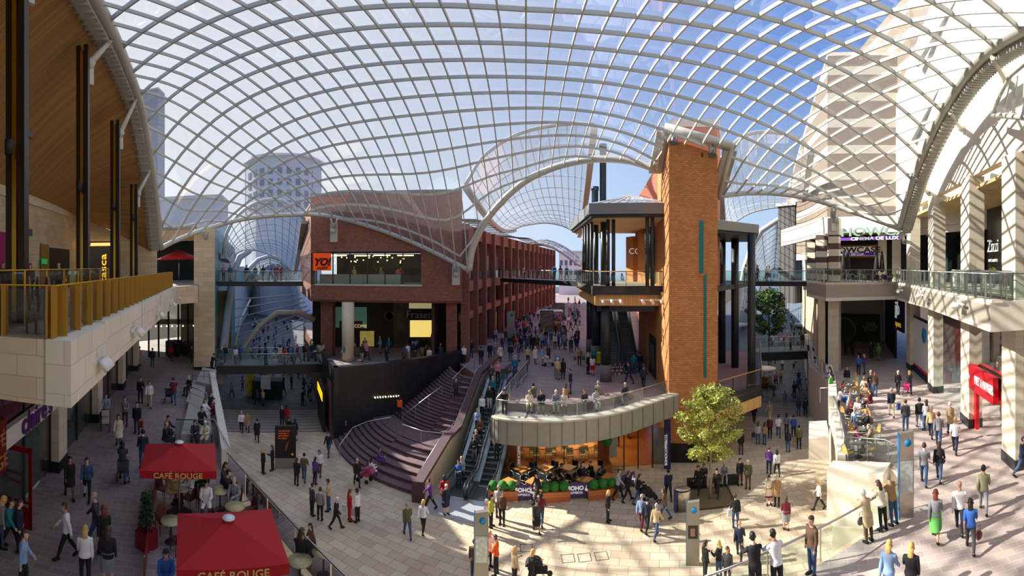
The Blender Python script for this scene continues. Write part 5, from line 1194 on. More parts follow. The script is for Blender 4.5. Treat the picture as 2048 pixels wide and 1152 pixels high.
# terrace shopfronts between the pillars (mid level)
def Rp(t0,t1,D,z0,z1,m,name,par,th=-.1): return MB().wall([xy(R(t0,D)),xy(R(t1,D))],th,z0,z1).build(name,m,par)
Rw([-12,tcols[4]+6],RFx+4.8,MID,11.3,-.3,mat('interior_wall_pale',(190,176,150),.8,var=.2,vs=.5),'shop_back_wall')
Rw([-12,tcols[4]+.6],RFx+.1,11.0,12.3,-.4,M_PLAIN,'balcony_wall')
wh=thing('hoarding','white site hoarding with a blue disc and red base stripe beside the navy passage','sign',xy(R(38,9))+(MID,))
Rp(tcols[3]+1.3,tcols[4]-.3,RFx+.1,MID,9.6,mat('white_hoarding',(232,234,238),.5),'panel',wh); Rp(tcols[3]+1.3,tcols[4]-.3,RFx+.02,MID+.55,MID+.72,mat('red_stripe',(206,40,50),.5),'stripe',wh)
Rp(tcols[3]+1.3,tcols[4]-.3,RFx+.02,MID,MID+.5,mat('navy_stripe',(30,34,90),.5),'stripe',wh)
Rp(tcols[3]+1.3,tcols[4]-.3,RFx+.02,9.4,9.6,MATS['navy_stripe'],'stripe',wh)
MB().lathe([(.62,0),(.62,.05)],(0,0,0),24,0,Matrix.Translation(R(tcols[3]+3.6,RFx-.0,8.3))@Matrix.Rotation(ar_,4,'Z')@Matrix.Rotation(PI/2,4,'X')).build('blue_disc',mat('cyan_disc',(30,150,205),.5),wh)
rs=thing('shopfront','glass shopfront with scarlet banners and pale blue window displays between two cream pillars','shopfront',xy(R(28,10))+(MID,))
t0,t1=tcols[2]+.6,tcols[3]-.6
t0,t1=tcols[2]+1.2,tcols[3]-.3
Rp(t0,t1,RFx+.1,MID,11,M_WIN,'glazing',rs,-.03); Rp(t0+.3,t0+2.5,RFx+.2,7.6,11,mat('scarlet_banner',(226,44,34),.6,emit=(200,30,20),es=.1),'banner',rs); Rp(t0+2.7,t1-.3,RFx+.3,7.0,11,mat('pink_banner',(236,190,178),.6),'banner',rs)
Rp(t0+.1,t1-.1,RFx+.5,MID,7.3,mat('pale_blue_display',(150,210,214),.6,var=.3,vs=1.5),'display',rs); Rp(t0+.8,t0+1.6,RFx+.35,MID+.6,6.3,mat('red_display',(200,50,50),.6),'display',rs); Rp(t1-2.0,t1-1.1,RFx+.35,MID+.9,6.6,MATS['red_display'],'display',rs)
pm=thing('shopfront','red framed sandwich shop with a bright red sign and glazed upper seating on the right','shopfront',xy(R(21,10))+(MID,))
t0,t1=tcols[1]+1.2,tcols[2]-.3; M_PRED=mat('sandwich_red',(206,20,36),.4)
Rp(t0,t1,RFx+.12,MID,11,M_WIN,'glazing',pm,-.03)
Rp(t1-.35,t1+.02,RFx+.02,MID,8.3,M_PRED,'frame',pm,-.3); Rp(t0,t1,RFx+.15,7.75,8.15,mat('pale_floor_band',(220,218,196),.5),'floor_band',pm,-.3)
Rp(t0+.2,t0+1.6,RFx+.1,6.9,7.6,M_PRED,'frame',pm,-.2)
sgt=thing('shop_sign','bright red projecting sign with white condensed lettering above the sandwich shop','sign',xy(R(t1-2,9))+(7.4,))
Rp(t0+.9,t1-.1,RFx-.35,7.0,8.35,M_PRED,'panel',sgt,-.3)
text('PRET A MANGER',R(22.0,RFx-.4,7.5),.66,M_WL,sgt,-dR,sx=.52)
for t_ in (t0+.9+.25,t1-.3): 
    c=R(t_,RFx-.4,7.7); m=MB(); vs=[(0,0,0)]+[((.2 if i%2==0 else .09)*math.sin(i*PI/5),0,(.2 if i%2==0 else .09)*math.cos(i*PI/5)) for i in range(10)]
    M=Matrix.Translation(c)@Matrix.Rotation(ar_,4,'Z'); m.add(vs,[(0,1+i,1+(i+1)%10) for i in range(10)],0,False,M); m.build('star',M_WL,sgt)
Rp(t0,t1,RFx+.45,MID+.9,MID+1.2,mat('pale_green_band',(196,214,150),.5),'window_band',pm,-.02)
Rp(t1-1.7,t1-.8,RFx+.2,MID+.9,7.4,mat('framed_poster',(238,226,214),.5,var=.1),'poster',pm,-.05); Rp(t1-1.78,t1-.72,RFx+.22,MID+.82,7.48,mat('orange_frame',(216,120,50),.5),'poster_frame',pm,-.04)
Rp(t0,t1,RFx+2.4,8.15,9.1,M_RAILGLASS,'inner_balustrade',pm,-.03); Rp(t0,t1,RFx+2.4,9.08,9.15,M_SS,'inner_handrail',pm,-.05)
Rp(t0+.5,t1-1,RFx+2,MID,5.7,mat('red_counter',(120,30,34),.5),'counter',pm,-.5)
MB().prism([xy(R(t_,D_)) for t_,D_ in ((t0,RFx+2.4),(t0,RFx+4.7),(t1,RFx+4.7),(t1,RFx+2.4))],7.9,8.15).build('mezzanine_floor',MATS['pale_floor_band'],pm)
for k in range(3): c=R(tcols[k+1]+3.4,RFx+4.0,15.2); 
zs=thing('restaurant_sign','thin white restaurant lettering on the dark upper glazing','sign',xy(R(23,13))+(14.5,))
tz=tR(1986,RFx+4.0); text('Zizzi',R(tz,RFx+4.0,15.1),1.35,M_WL,zs,-dR,sx=.8); text('RISTORANTE',R(tz,RFx+4.0,14.35),.3,M_WL,zs,-dR,sx=1.0)
for x,y,w_ in ((1803,580,'farthest away on the right balcony face, by the corner'),(1845,590,'in the middle of the right balcony face'),(1922,608,'nearest the camera on the right balcony face')):
    floods(onR(x,y,7.1),dR,-nR,'row of white floodlights '+w_,4)
# brackets from the right roof edge to the wall
for px,py,qx,qy in ((1985,115,2012,160),(1900,225,1922,256),(1832,358,1856,385),(1802,462,1808,484)):
    a=onR(px,py,DER); b=onR(qx,qy,RFx-.1); mb=MB(); mb.tube([a,b],[.12,.17],8); mb.ball(b,.24,8); mb.bar(b,b+nR*.6,.2,.5); mb.build('support_bracket',M_STEEL,roof)
# corner of a second canopy at the far right
t=thing('glass_canopy','corner of a small white tubed glass canopy against the cream wall at the far right','canopy',onR(2000,225,8)); 
a,b,c_=onR(1985,230,8.6),Pr(2060,235,15.5),Pr(2060,118,15.5)
MB().tube([a,lerp(a,b,.5),b],.13,10).build('edge_tube',M_STEEL,t); MB().tube([a,Pr(2000,190,18),Pr(2022,150,16.8),c_],.09,8).build('edge_tube',M_STEEL,t)
for k in range(4): MB().tube([lerp(a,b,k/4+.1),Pr(2003+k*16,185-k*16,17.4-k*.4)],.04,6).build('rib',M_STEEL,t)
MB().add([a,b,c_,Pr(2022,150,16.8),Pr(2000,190,18)],[(0,1,2,3,4)]).build('glazing',M_GLASSROOF,t)
for px,py in ((2025,742-380+0,),): pass
# folded parasols on the upper terrace and cafe furniture there
for k,(px,lab) in enumerate(((1687,'leftmost of the folded dark parasols on the upper terrace'),(1696,'folded dark parasol close beside the leftmost one on the upper terrace'),(1753,'third folded dark parasol on the upper terrace, in front of the doors'),(1764,'rightmost folded dark parasol on the upper terrace'))):
    c=Pxy(px,44+k*.2); t=thing('folded_parasol',lab,'parasol',(c.x,c.y,UP)); MB().lathe([(.06,1.0),(.3,1.2),(.22,2.0),(.12,2.9),(.02,3.2)],(c.x,c.y,UP),10).build('canopy',mat('charcoal_canvas',(40,38,40),.8),t); MB().lathe([(.03,0),(.03,3.2)],(c.x,c.y,UP),6).build('pole',M_SS,t); MB().lathe([(.3,0),(.3,.08)],(c.x,c.y,UP),10).build('base',M_DGREY,t)
# ================= street canopies, far buildings =================
def vault(name,lab,front,back,nl,nc,r=.09,edge_r=.2,glass=None,cat='glass roof',rw=.05,gut=True,bow=0):
    """vault between two arches; front/back = lists of 3D points with the same reading order"""
    t=thing(name,lab,cat,front[0]); Fc=curve(front,8); Bc_=curve(back,8)
    def rs(C,n):
        L_=[0]
        for a,b in zip(C,C[1:]): L_.append(L_[-1]+(b-a).length)
        out=[]
        for k in range(n+1):
            s=L_[-1]*k/n; i=0
            while i<len(L_)-2 and L_[i+1]<s: i+=1
            out.append(lerp(C[i],C[i+1],min(1,(s-L_[i])/max(1e-6,L_[i+1]-L_[i]))))
        return out
    A_,B_=rs(Fc,nl),rs(Bc_,nl)
    def pt(i,v): p=lerp(A_[i],B_[i],v); p.z+=bow*math.sin(PI*v); return p
    G=[[pt(i,k/nc) for i in range(nl+1)] for k in range(nc+1)]
    g=MB(); flat=[p for row in G for p in row]; W2=nl+1
    g.add(flat,[(k*W2+i,k*W2+i+1,(k+1)*W2+i+1,(k+1)*W2+i) for k in range(nc) for i in range(nl)],0,True); g.build('glazing',glass or M_GLASSROOF,t)
    for k in range(1,nc): MB().tube(G[k],rw,4).build('cross_rib',M_STEEL,t)
    for i in range(1,nl): MB().tube([G[k][i] for k in range(nc+1)],rw,4).build('rib',M_STEEL,t)
    MB().tube(G[0],edge_r,8).build('arch_tube',M_STEEL,t); MB().tube(G[-1],edge_r*.8,8).build('arch_tube',M_STEEL,t)
    for i in (0,nl):
        P=[G[k][i] for k in range(nc+1)]; MB().tube(P,edge_r,8).build('edge_tube',M_STEEL,t)
        if gut: MB().tube([p-Vector((0,0,.35)) for p in P],.35,4,sec=(1.5,.7)).build('gutter',MATS['gutter_grey'],t)
    return t
# big one over the centre street
vault('glass_canopy','large ribbed glass vault over the centre street behind the slim tower',
 [Pr(932,368,46),Pr(962,318,47),Pr(1005,284,48),Pr(1050,263,48),Pr(1100,252,48),Pr(1150,247,47),Pr(1188,250,46)],
 [Pr(1030,458,92),Pr(1045,452,92),Pr(1062,449,92),Pr(1085,446,92),Pr(1110,448,92),Pr(1135,456,92),Pr(1158,470,90)],16,12,bow=-2.0)
vault('glass_canopy','small arched glass vault farther down the centre street',
 [Pr(1005,521,96),Pr(1028,504,96),Pr(1055,491,96),Pr(1085,488,96),Pr(1120,503,96),Pr(1160,532,96)],
 [Pr(1040,515,125),Pr(1058,500,125),Pr(1080,490,125),Pr(1105,488,125),Pr(1135,500,125),Pr(1160,520,125)],12,6,rw=.09,edge_r=.25,gut=False,bow=1)
# left street
vault('glass_canopy','ribbed glass vault over the left street beyond the sandstone pillar',
 [Pr(447,508,52),Pr(452,470,52),Pr(470,437,52),Pr(500,412,52),Pr(540,398,52),Pr(580,408,51),Pr(608,438,50)],
 [Pr(470,508,105),Pr(478,503,105),Pr(492,500,105),Pr(512,501,105),Pr(535,508,105),Pr(560,520,105),Pr(588,545,105)],12,14,bow=-1)
# right street
vault('glass_canopy','wide ribbed glass vault over the right street between the tower and the banded block',
 [Pr(1440,372,44),Pr(1448,320,44),Pr(1470,285,45),Pr(1505,266,46),Pr(1550,265,47),Pr(1595,276,48),Pr(1622,300,49)],
 [Pr(1452,470,88),Pr(1465,450,88),Pr(1485,434,88),Pr(1510,423,88),Pr(1545,416,88),Pr(1580,414,88),Pr(1600,420,88)],13,11,bow=-1.5)
# glass domes at street level
M_DOME=glassmat('blue_white_dome_glass',(190,214,236),.3,.3,(190,208,228))
def dome(name,lab,px0,px1,pyt,pyb,r0,r1,nl=12,nc=10,lean=0):
    fr=[];bk=[]
    pm_=(px0+px1)/2; 
    for k in range(7):
        a=PI*k/6; x=pm_-math.cos(a)*(px1-px0)/2; y=pyb-(pyb-pyt)*math.sin(a)**.8; fr.append(Pr(x+lean*(pyb-y),y,r0)); bk.append(Pr(pm_+(x-pm_)*.5+lean*(pyb-y)*.5,pyb-(pyb-y)*.55,r1))
    return vault(name,lab,fr,bk,nl,nc,glass=M_DOME,gut=False,edge_r=.6,rw=.12)
dome('glass_dome','blue white glazed dome building beyond the upper left footbridge',478,602,512,632,125,165)
dome('glass_dome','tall white framed glass dome beyond the upper right footbridge',1472,1612,440,650,95,140,lean=.08)
t=thing('curved_truss','curved pale steel truss arch leaning over the left street by the teal building','truss',Pxy(450,60))
MB().tube([Pr(438,770,44),Pr(446,700,46),Pr(456,610,50),Pr(466,550,55),Pr(480,515,60),Pr(500,502,66)],[.5,.5,.45,.42,.4,.35],6).build('outer_tube',mat('grey_blue_steel',(140,148,156),.5),t)
MB().tube([Pr(470,735,52),Pr(490,690,52),Pr(520,650,52),Pr(555,625,52),Pr(600,625,52),Pr(630,640,52)],.32,8).build('arch_tube',M_STEEL,t)
MB().tube([Pr(462,735,51),Pr(480,640,58),Pr(500,600,66)],.14,6).build('inner_tube',M_STEEL,t)
for k in range(7):
    MB().tube([Pr(462+k*3,600+k*18,56),Pr(600+k*5,588+k*8,56)],.07,4).build('tie',M_STEEL,t)
# teal building, left street
tb=thing('teal_building','teal glazed building behind the sandstone pillar on the left street','building',(*xy(Pxy(440,46)),-.9))
M_TEALW=stripemat('teal_cladding',(8,128,126),(6,84,90),1.3,'z',0,.3,.85,.25)
a,b,c_=Pxy(426,44),Pxy(446,58),Pxy(470,100)
MB().wall([xy(a),xy(b),xy(c_)],.6,-1,18).build('teal_wall',M_TEALW,tb)
a,b=Pxy(470,100),Pxy(500,150); MB().wall([xy(a),xy(b)],.6,-1,14).build('pale_wall',mat('pale_shop_wall',(170,176,176),.6,var=.3),tb)
for k in range(5):
    p=lerp(Pxy(447,57.5),Pxy(470,99),k/5+.05); q_=lerp(Pxy(447,57.5),Pxy(470,99),k/5+.17); MB().wall([xy(p-Vector((0,.5,0))),xy(q_-Vector((0,.5,0)))],.1,-.8,2.6).build('lit_shop_window',mat('lit_shop_cool',(170,190,190),.3,var=.5,emit=(170,190,200),es=.25),tb)
# far blocks
def far(name,lab,px0,px1,pyt,r0,r1,m,cat='building',floors=0,cols_=0,z0=-1,wm=None,depth=None):
    a,b=Pxy(px0,r0),Pxy(px1,r1); t=thing(name,lab,cat,(a.x,a.y,z0)); zt=Zat(pyt,(r0+r1)/2); d=(b-a).normalized(); n_=Vector((-d.y,d.x,0)); 
    if n_.dot(a)<0: n_=-n_
    dp=depth or (b-a).length*.6
    P=[xy(a),xy(b),xy(b+n_*dp),xy(a+n_*dp)]
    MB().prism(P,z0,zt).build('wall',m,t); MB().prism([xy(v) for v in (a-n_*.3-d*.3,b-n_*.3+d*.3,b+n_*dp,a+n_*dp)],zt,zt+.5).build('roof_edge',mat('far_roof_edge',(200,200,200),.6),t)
    W_=(b-a).length
    for f_ in range(floors):
        for c_ in range(cols_):
            z=zt-1.2-(f_+1)*3.1; u=(c_+.22)/cols_*W_; p=a+d*u-n_*.06; q_=p+d*W_/cols_*.56
            MB().prism([xy(p),xy(q_),xy(q_+n_*.1),xy(p+n_*.1)],z,z+1.7).build('window',wm or mat('far_window',(96,112,130),.2),t)
    return t
far('tower_block','grey concrete tower block seen dimly through the glass roof on the left',268,316,183,150,146,mat('grey_concrete',(150,152,160),.8,var=.1),floors=0)
ag=thing('apartment_building','pale rounded apartment block behind the left street vault','building',(*xy(Pxy(560,150)),-1))
cpt=[Pr(492,318,150),Pr(520,322,140),Pr(565,312,138),Pr(610,318,140),Pr(642,322,150)]
M_APT=mat('pale_blue_render',(206,212,220),.7,var=.05)
MB().wall([xy(p) for p in curve(cpt,4)],1.0,-1,Zat(320,143)).build('curved_wall',M_APT,ag)
MB().prism([xy(v) for v in (Pxy(490,151),Pxy(643,151),Pxy(640,170),Pxy(500,170))],-1,Zat(325,150)).build('wall',M_APT,ag)
MB().wall([xy(p) for p in curve(cpt,4)],-1.5,Zat(320,143),Zat(316,143)).build('roof_edge',mat('white_roof_edge',(232,236,240),.6),ag)
CP=curve(cpt,5)
for f_ in range(4):
    for k in range(1,len(CP)-2,2):
        a,b=CP[k],CP[k+1]; z=Zat(320,143)-2-(f_+1)*3.4; n_=Vector((0,-.25,0)); MB().wall([xy(a+n_),xy(b+n_)],.2,z,z+2).build('window',mat('far_window',(96,112,130),.2),ag)
far('rooftop_building','low pale rooftop block behind the corner pillar of the left terrace',322,440,398,75,72,mat('pale_grey_render',(196,198,202),.8,var=.04),z0=10)
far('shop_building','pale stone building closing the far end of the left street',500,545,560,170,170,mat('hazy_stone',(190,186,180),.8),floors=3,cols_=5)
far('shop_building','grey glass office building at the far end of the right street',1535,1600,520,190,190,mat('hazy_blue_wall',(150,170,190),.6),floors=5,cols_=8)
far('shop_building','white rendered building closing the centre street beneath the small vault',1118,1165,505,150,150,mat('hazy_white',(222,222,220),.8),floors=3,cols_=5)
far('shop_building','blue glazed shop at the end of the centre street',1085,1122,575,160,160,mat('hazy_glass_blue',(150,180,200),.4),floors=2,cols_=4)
far('dark_block','dark grey ribbed plant block behind the white cinema roof',1556,1590,412,75,73,stripemat('dark_ribbed',(84,86,88),(50,52,54),.9,'u',0,.6,.6,.1),z0=8)
# right street left wall / right wall
rl=thing('street_wall','dark stone wall of shops beneath the right terrace on the right street','shopfront',(*xy(Pxy(1640,42)),-.9))
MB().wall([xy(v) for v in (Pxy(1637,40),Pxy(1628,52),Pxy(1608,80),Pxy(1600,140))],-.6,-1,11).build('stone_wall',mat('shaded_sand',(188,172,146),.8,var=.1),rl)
MB().wall([xy(v) for v in (Pxy(1636,42.5),Pxy(1629,50))],.15,-.9,3.0).build('dark_shopfront',M_BLACK,rl)
MB().wall([xy(v) for v in (Pxy(1626,54),Pxy(1609,78))],.15,-.9,3.6).build('dark_shopfront',M_BLACK,rl)
# white planks roof wall inside left-street brick side; escalator tube
t=thing('kiosk_stall','dark market stall with a tall yellow banner under the lower left footbridge','stall',Pz(528,800,-.96))
c=Pz(535,795,-.96); MB().cbox((c.x,c.y,.1),(3.4,1.6,2.0),.5).build('counter',mat('dark_green_cloth',(16,50,40),.8),t); MB().cbox((c.x-2.0,c.y-.6,.4),(.9,.1,2.6),.5).build('banner',mat('yellow_banner',(200,170,40),.6,var=.4,vs=3),t); MB().cbox((c.x+.3,c.y-.9,1.0),(1.1,.1,1.5),.5).build('white_poster',mat('white_poster',(220,220,220),.6,var=.2,vs=4),t)
M_LEAF=mat('tree_leaf_dark',(60,92,38),.7,var=.3,vs=1.2)
# ================= furniture, trees, signs =================
M_WOOD=mat('warm_table_wood',(214,142,72),.5,var=.12,vs=6); M_ALU=mat('aluminium_tube',(176,178,180),.35,.8); M_SLING=mat('black_sling_fabric',(34,34,40),.8)
def leg4(m,w,d,h,par,r=.02,mt=None):
    for sx in (-1,1):
        for sy in (-1,1): MB().tube([(sx*w,sy*d,0),(sx*w,sy*d,h)],r,5).build('leg',mt or M_ALU,par,False)
def mk_table():
    t=thing('cafe_table','x','table'); MB().box(-.4,.4,-.4,.4,.71,.75).build('tabletop',M_WOOD,t,False)
    m=MB(); m.box(-.37,.37,-.37,.37,.67,.71); m.build('frame',M_ALU,t,False); leg4(0,.35,.35,.68,t); return kids_of(t)
def mk_chair(fab,fr,rattan=False,nm='cafe_chair'):
    t=thing(nm,'x','chair')
    MB().box(-.22,.22,-.22,.22,.42,.46).build('seat',fab,t,False)
    if rattan:
        m=MB(); P=[(.22*math.cos(a),-.2-.06*math.sin(a),.46+.42*math.sin(a)) for a in [PI*i/10 for i in range(11)]]
        m.tube(P,.02,6); m.build('back_frame',fr,t,False)
        m=MB(); m.add([(p[0]*.95,p[1]-.0,p[2]) for p in P]+[(p[0]*.95,p[1]+.02,p[2]) for p in P],[tuple(range(11)),tuple(range(21,10,-1))]); m.build('backrest',fab,t,False)
    else: MB().box(-.22,.22,-.24,-.21,.5,.86).build('backrest',fab,t,False); MB().tube([(-.24,-.23,.42),(-.24,-.25,.88),(.24,-.25,.88),(.24,-.23,.42)],.015,5).build('back_frame',fr,t,False)
    for s in (-1,1): MB().tube([(s*.25,-.23,.66),(s*.25,.2,.66),(s*.25,.2,.44)],.014,5).build('armrest',fr,t,False)
    leg4(0,.22,.2,.44,t,.014,fr); return kids_of(t)
M_YEL=mat('honey_rattan',(214,168,92),.6,var=.15,vs=20); M_DRAT=mat('dark_red_rattan',(98,34,28),.6,var=.2,vs=20)
ptab=mk_table(); pch=mk_chair(M_SLING,M_ALU); pyc=mk_chair(M_YEL,M_ALU,True,'rattan_chair'); prc=mk_chair(M_DRAT,M_DRAT,True,'bistro_chair')
used=set()
def put(proto,loc,rz,label,group=None):
    if proto.name not in used:
        used.add(proto.name); proto.location=loc; proto.rotation_euler=(0,0,rz); proto['label']=label
        if group: proto['group']=group
        return proto
    return dup(proto,loc,rz,label,group)
soho=[((1044,937),'back row, farthest left by the brick pier'),((1091,934),'back row, second from the left'),((1136,934),'back row, third from the left'),((1186,934),'back row, in front of the right brick pier'),
((1017,962),'front row, beside the escalator'),((1068,962),'front row, behind the first purple banner'),((1120,962),'front row, with two dark-dressed people and papers'),((1170,958),'front row, with two white cups'),((1219,952),'far right, beside the angled purple banner')]
for k,((x,y),lab) in enumerate(soho):
    p=Pz(x,y,.75); p.z=0; a=.75+(k%3)*.06
    put(ptab,p,a,'square wooden coffee shop table, '+lab,'coffee shop tables')
    for j in range(4):
        if (k,j) in ((8,1),(4,2)): continue
        b=a+j*PI/2; q_=p+Vector((math.sin(b),-math.cos(b),0))*.66
        put(pch,q_,b+.12*((k*3+j)%3-1),'black sling armchair at the table in the '+lab.split(',')[0]+' outside the coffee shop','black sling chairs outside the coffee shop')
def planter(px,py,lab):
    p=Pz(px,py,0); t=thing('planter_box',lab,'planter',p); w=.92
    MB().box(-w,w,-.22,.22,0,.62).build('box',stripemat('planter_boards',(196,112,56),(120,64,30),.15,'z',0,.5,.9),t,False)
    for i in (-1,0,1):
        m=MB(); m.ball((i*.56,0,.86),.3,12); me=m.build('box_ball',mat('clipped_box_green',(44,116,36),.8,var=.5,vs=14,bump=.8),None); me.data.name='box_ball'; tag(me,'clipped round box bush, %s in the %s'%({-1:'left',0:'middle',1:'right'}[i],lab),'bush','box balls in the wooden planters'); me.location=p
planter(1005,1000,'wooden planter nearest the escalators'); planter(1109,1002,'wooden planter between the two purple banners'); planter(1206,996,'wooden planter right of the second purple banner')
M_BAN=mat('purple_banner',(76,60,110),.7)
def banner(px0,px1,pyb,lab,py1=None,rr=None,full=True):
    a,b=Pz(px0,pyb,0),Pz(px1,py1 or pyb,0); t=thing('cafe_banner',lab,'banner',a); d=(b-a).normalized()
    for p in (a,b): MB().lathe([(.02,0),(.02,1.02)],p,8).build('post',M_SS,t); MB().lathe([(.2,0),(.2,.025),(.03,.05)],p,14).build('base_disc',M_SS,t)
    MB().wall([(a+d*.06).xy[:],(b-d*.06).xy[:]],.01,.1,.98).build('fabric',M_BAN,t)
    m=lerp(a,b,.5)+Vector((.02,-.03,0)); L_=(b-a).length
    if full: text('SOHO',m-d*.13*L_+Vector((0,0,.55)),.34,M_WL,t,d,bold=.012); text('COFFEECO.',m-d*.13*L_+Vector((0,0,.33)),.17,M_WL,t,d)
    for s in (0,1):
        c=m+d*(L_*.3+.13*s)+Vector((0,-.01,.5 if s else .55)); g=MB(); g.tube([c+Vector((0,0,.1 if not s else -.1)),c],[.08,.08],8); k_=MB()
        vs=[]; sg=-1 if s else 1
        pts=[(.085*math.cos(u),.085*math.sin(u)) for u in [2*PI*i/12 for i in range(12)]]
        k_.add([c+d*x+Vector((0,0,z*1.0)) for x,z in pts],[tuple(range(12))]); k_.add([c+d*(-sg*.085)+Vector((0,-.002,0)),c+d*(-sg*.02)+Vector((0,-.002,sg*.0)),c+d*(sg*.05)+Vector((0,-.002,sg*.24)),c+d*(sg*.01)+Vector((0,-.002,sg*.24))],[(0,1,2,3)]); k_.build('swirl_mark',M_WL,t)
banner(1032,1069,1002,'purple coffee banner left of the middle planter'); banner(1133,1181,999,'purple coffee banner between the middle and right planters',996); banner(1238,1271,985,'angled purple coffee banner at the right side of the terrace tables',972,full=False)
def topiary(px,py,lab):
    p=Pz(px,py,0); t=thing('topiary_tree',lab,'topiary',p); MB().box(-.3,.3,-.3,.3,0,.6).build('planter_box',MATS['planter_boards'],t,False); MB().tube([(0,0,.5),(0,0,1.9)],.03,6).build('stem',mat('bark_brown',(110,84,60),.9),t,False); MB().ball((0,0,2.1),.35,14).build('foliage_ball',MATS['clipped_box_green'],t,False)
topiary(1024,945,'topiary ball tree against the left brick pier of the coffee shop'); topiary(1214,944,'topiary ball tree against the right brick pier of the coffee shop')
# --- parasols
M_REDC=mat('red_parasol_canvas',(176,12,26),.75,var=.04)
def parasol(cor,apx,zh,zc,lab,txt=True):
    P=[Pz(x,y,zh) for x,y in cor]; c=sum(P,Vector())/4; ap=Vector((c.x,c.y,zc)); t=thing('cafe_parasol',lab,'parasol',(c.x,c.y,MID))
    ring=[]; 
    for i in range(4):
        a,b=P[i],P[(i+1)%4]; 
        for s in range(4): ring.append(lerp(a,b,s/4)+Vector((0,0,-.05*math.sin(PI*s/4)*0)))
    m=MB(); vs=[ap]+[lerp(ap,p,.5)+Vector((0,0,-.03)) for p in ring]+ring+[p+Vector((0,0,-.27)) for p in ring]; n=16
    fs=[(0,1+i,1+(i+1)%n) for i in range(n)]+[(1+i,1+n+i,1+n+(i+1)%n,1+(i+1)%n) for i in range(n)]
    m.add(vs,fs); m.add(vs,[(1+n+i,1+2*n+i,1+2*n+(i+1)%n,1+n+(i+1)%n) for i in range(n)]); m.build('canopy',M_REDC,t)
    for i in range(4):
        for q_ in (P[i],lerp(P[i],P[(i+1)%4],.5)): MB().tube([ap+Vector((0,0,-.06)),q_+Vector((0,0,-.03))],.018,5).build('rib',mat('parasol_rib',(150,14,24),.6),t)
    MB().lathe([(.17,0),(.17,.03),(.05,.06)],(ap.x,ap.y,zc),16).build('top_disc',mat('white_cap',(225,230,232),.4),t)
    MB().lathe([(.04,0),(.04,zc-MID)],(c.x,c.y,MID),8).build('pole',mat('pale_pole',(186,180,166),.4,.4),t); MB().box(-.35,.35,-.35,.35,0,.1,0,Matrix.Translation((c.x,c.y,MID))).build('base',M_DGREY,t)
    a,b=P[3],P[2]; d=(b-a).normalized(); n_=Vector((d.y,-d.x,0))*.02
    text('CAFÉ ROUGE',lerp(a,b,.5)+n_+Vector((0,0,-.235)),.27,mat('gold_print',(226,196,120),.6),t,d,sx=1.08,bold=.004,depth=.004)
parasol([(292,887),(430,887),(433,943),(279,941)],None,6.75,7.3,'square red parasol with gold cafe lettering, the farther of the two')
parasol([(355,1027),(541,1017),(579,1127),(353,1140)],None,6.75,7.27,'square red parasol with gold cafe lettering, the nearer of the two')
M_MARB=mat('mottled_marble',(190,176,130),.4,var=.2,vs=10)
def rtable(px,py,lab,h=.75,r=.36,m=None,z=MID,group=None):
    p=Pz(px,py,z+h); p.z=z; t=thing('round_table',lab,'table',p,0,group); MB().lathe([(r,h-.03),(r,h)],p,20).build('tabletop',m or M_MARB,t); MB().lathe([(.03,0),(.03,h-.03)],p,8).build('pedestal',M_DGREY,t); MB().lathe([(.22,0),(.2,.03)],p,12).build('base',M_DGREY,t); return p
for k,(x,y,lab) in enumerate(((342,1040,'round marble bistro table by the red barrier between the parasols'),(352,970,'round marble table under the farther parasol'),(440,980,'pale round table by the glass balustrade under the farther parasol'),(470,1012,'pale round table with menus between the parasols at the balustrade'),(600,1120,'round table hidden at the right edge of the nearer parasol'))):
    p=rtable(x,y,lab)
    for j in range(2 if k!=4 else 1):
        b=1.2+j*PI+k*.5; put(prc,p+Vector((math.sin(b),-math.cos(b),0))*.62,b,'dark red bistro chair at the '+lab.replace('round ',''),'red bistro chairs')
bar_=thing('rope_barrier','low red canvas barrier with brass posts along the bistro tables','barrier',Pz(318,980,MID))
bp=[Pz(316,960,MID),Pz(305,1030,MID),Pz(296,1100,MID),Pz(288,1180,MID)]
for p in bp: MB().lathe([(.02,0),(.02,.95),(.04,.97),(.02,1.0)],p,8).build('post',M_BRASS,bar_); MB().lathe([(.16,0),(.15,.03)],p,12).build('base',M_BRASS,bar_)
for a,b in zip(bp,bp[1:]): MB().wall([a.xy[:],b.xy[:]],.02,MID+.12,MID+.85).build('canvas',M_RED,bar_)
def leafcloud(m,c,r,n,rnd,ls=.09,sz=1.0):
    for _ in range(n):
        d=Vector((rnd.gauss(0,1),rnd.gauss(0,1),rnd.gauss(0,1))).normalized()*(r*rnd.random()**.4); d.z*=sz; p=Vector(c)+d
        u=Vector((rnd.gauss(0,1),rnd.gauss(0,1),rnd.gauss(0,.6))).normalized(); w_=u.cross(Vector((rnd.gauss(0,1),rnd.gauss(0,1),rnd.gauss(0,1)))).normalized(); l=ls*(.7+.6*rnd.random())
        m.add([p-u*l,p+w_*l*.42,p+u*l,p-w_*l*.42],[(0,1,2,3)])
rnd=random.Random(11)
sh=Pz(293,1095,MID); sh_=thing('potted_shrub','tall evergreen shrub in a square red planter beside the bistro barrier','plant',sh)
MB().box(sh.x-.27,sh.x+.27,sh.y-.27,sh.y+.27,MID,MID+.6).build('planter',M_RED,sh_); m=MB()
for k in range(9): leafcloud(m,(sh.x,sh.y,MID+.7+k*.13),.34-.018*k,170,rnd,.05)
m.build('foliage',mat('dark_shrub_green',(50,62,40),.7,var=.3,vs=4),sh_)
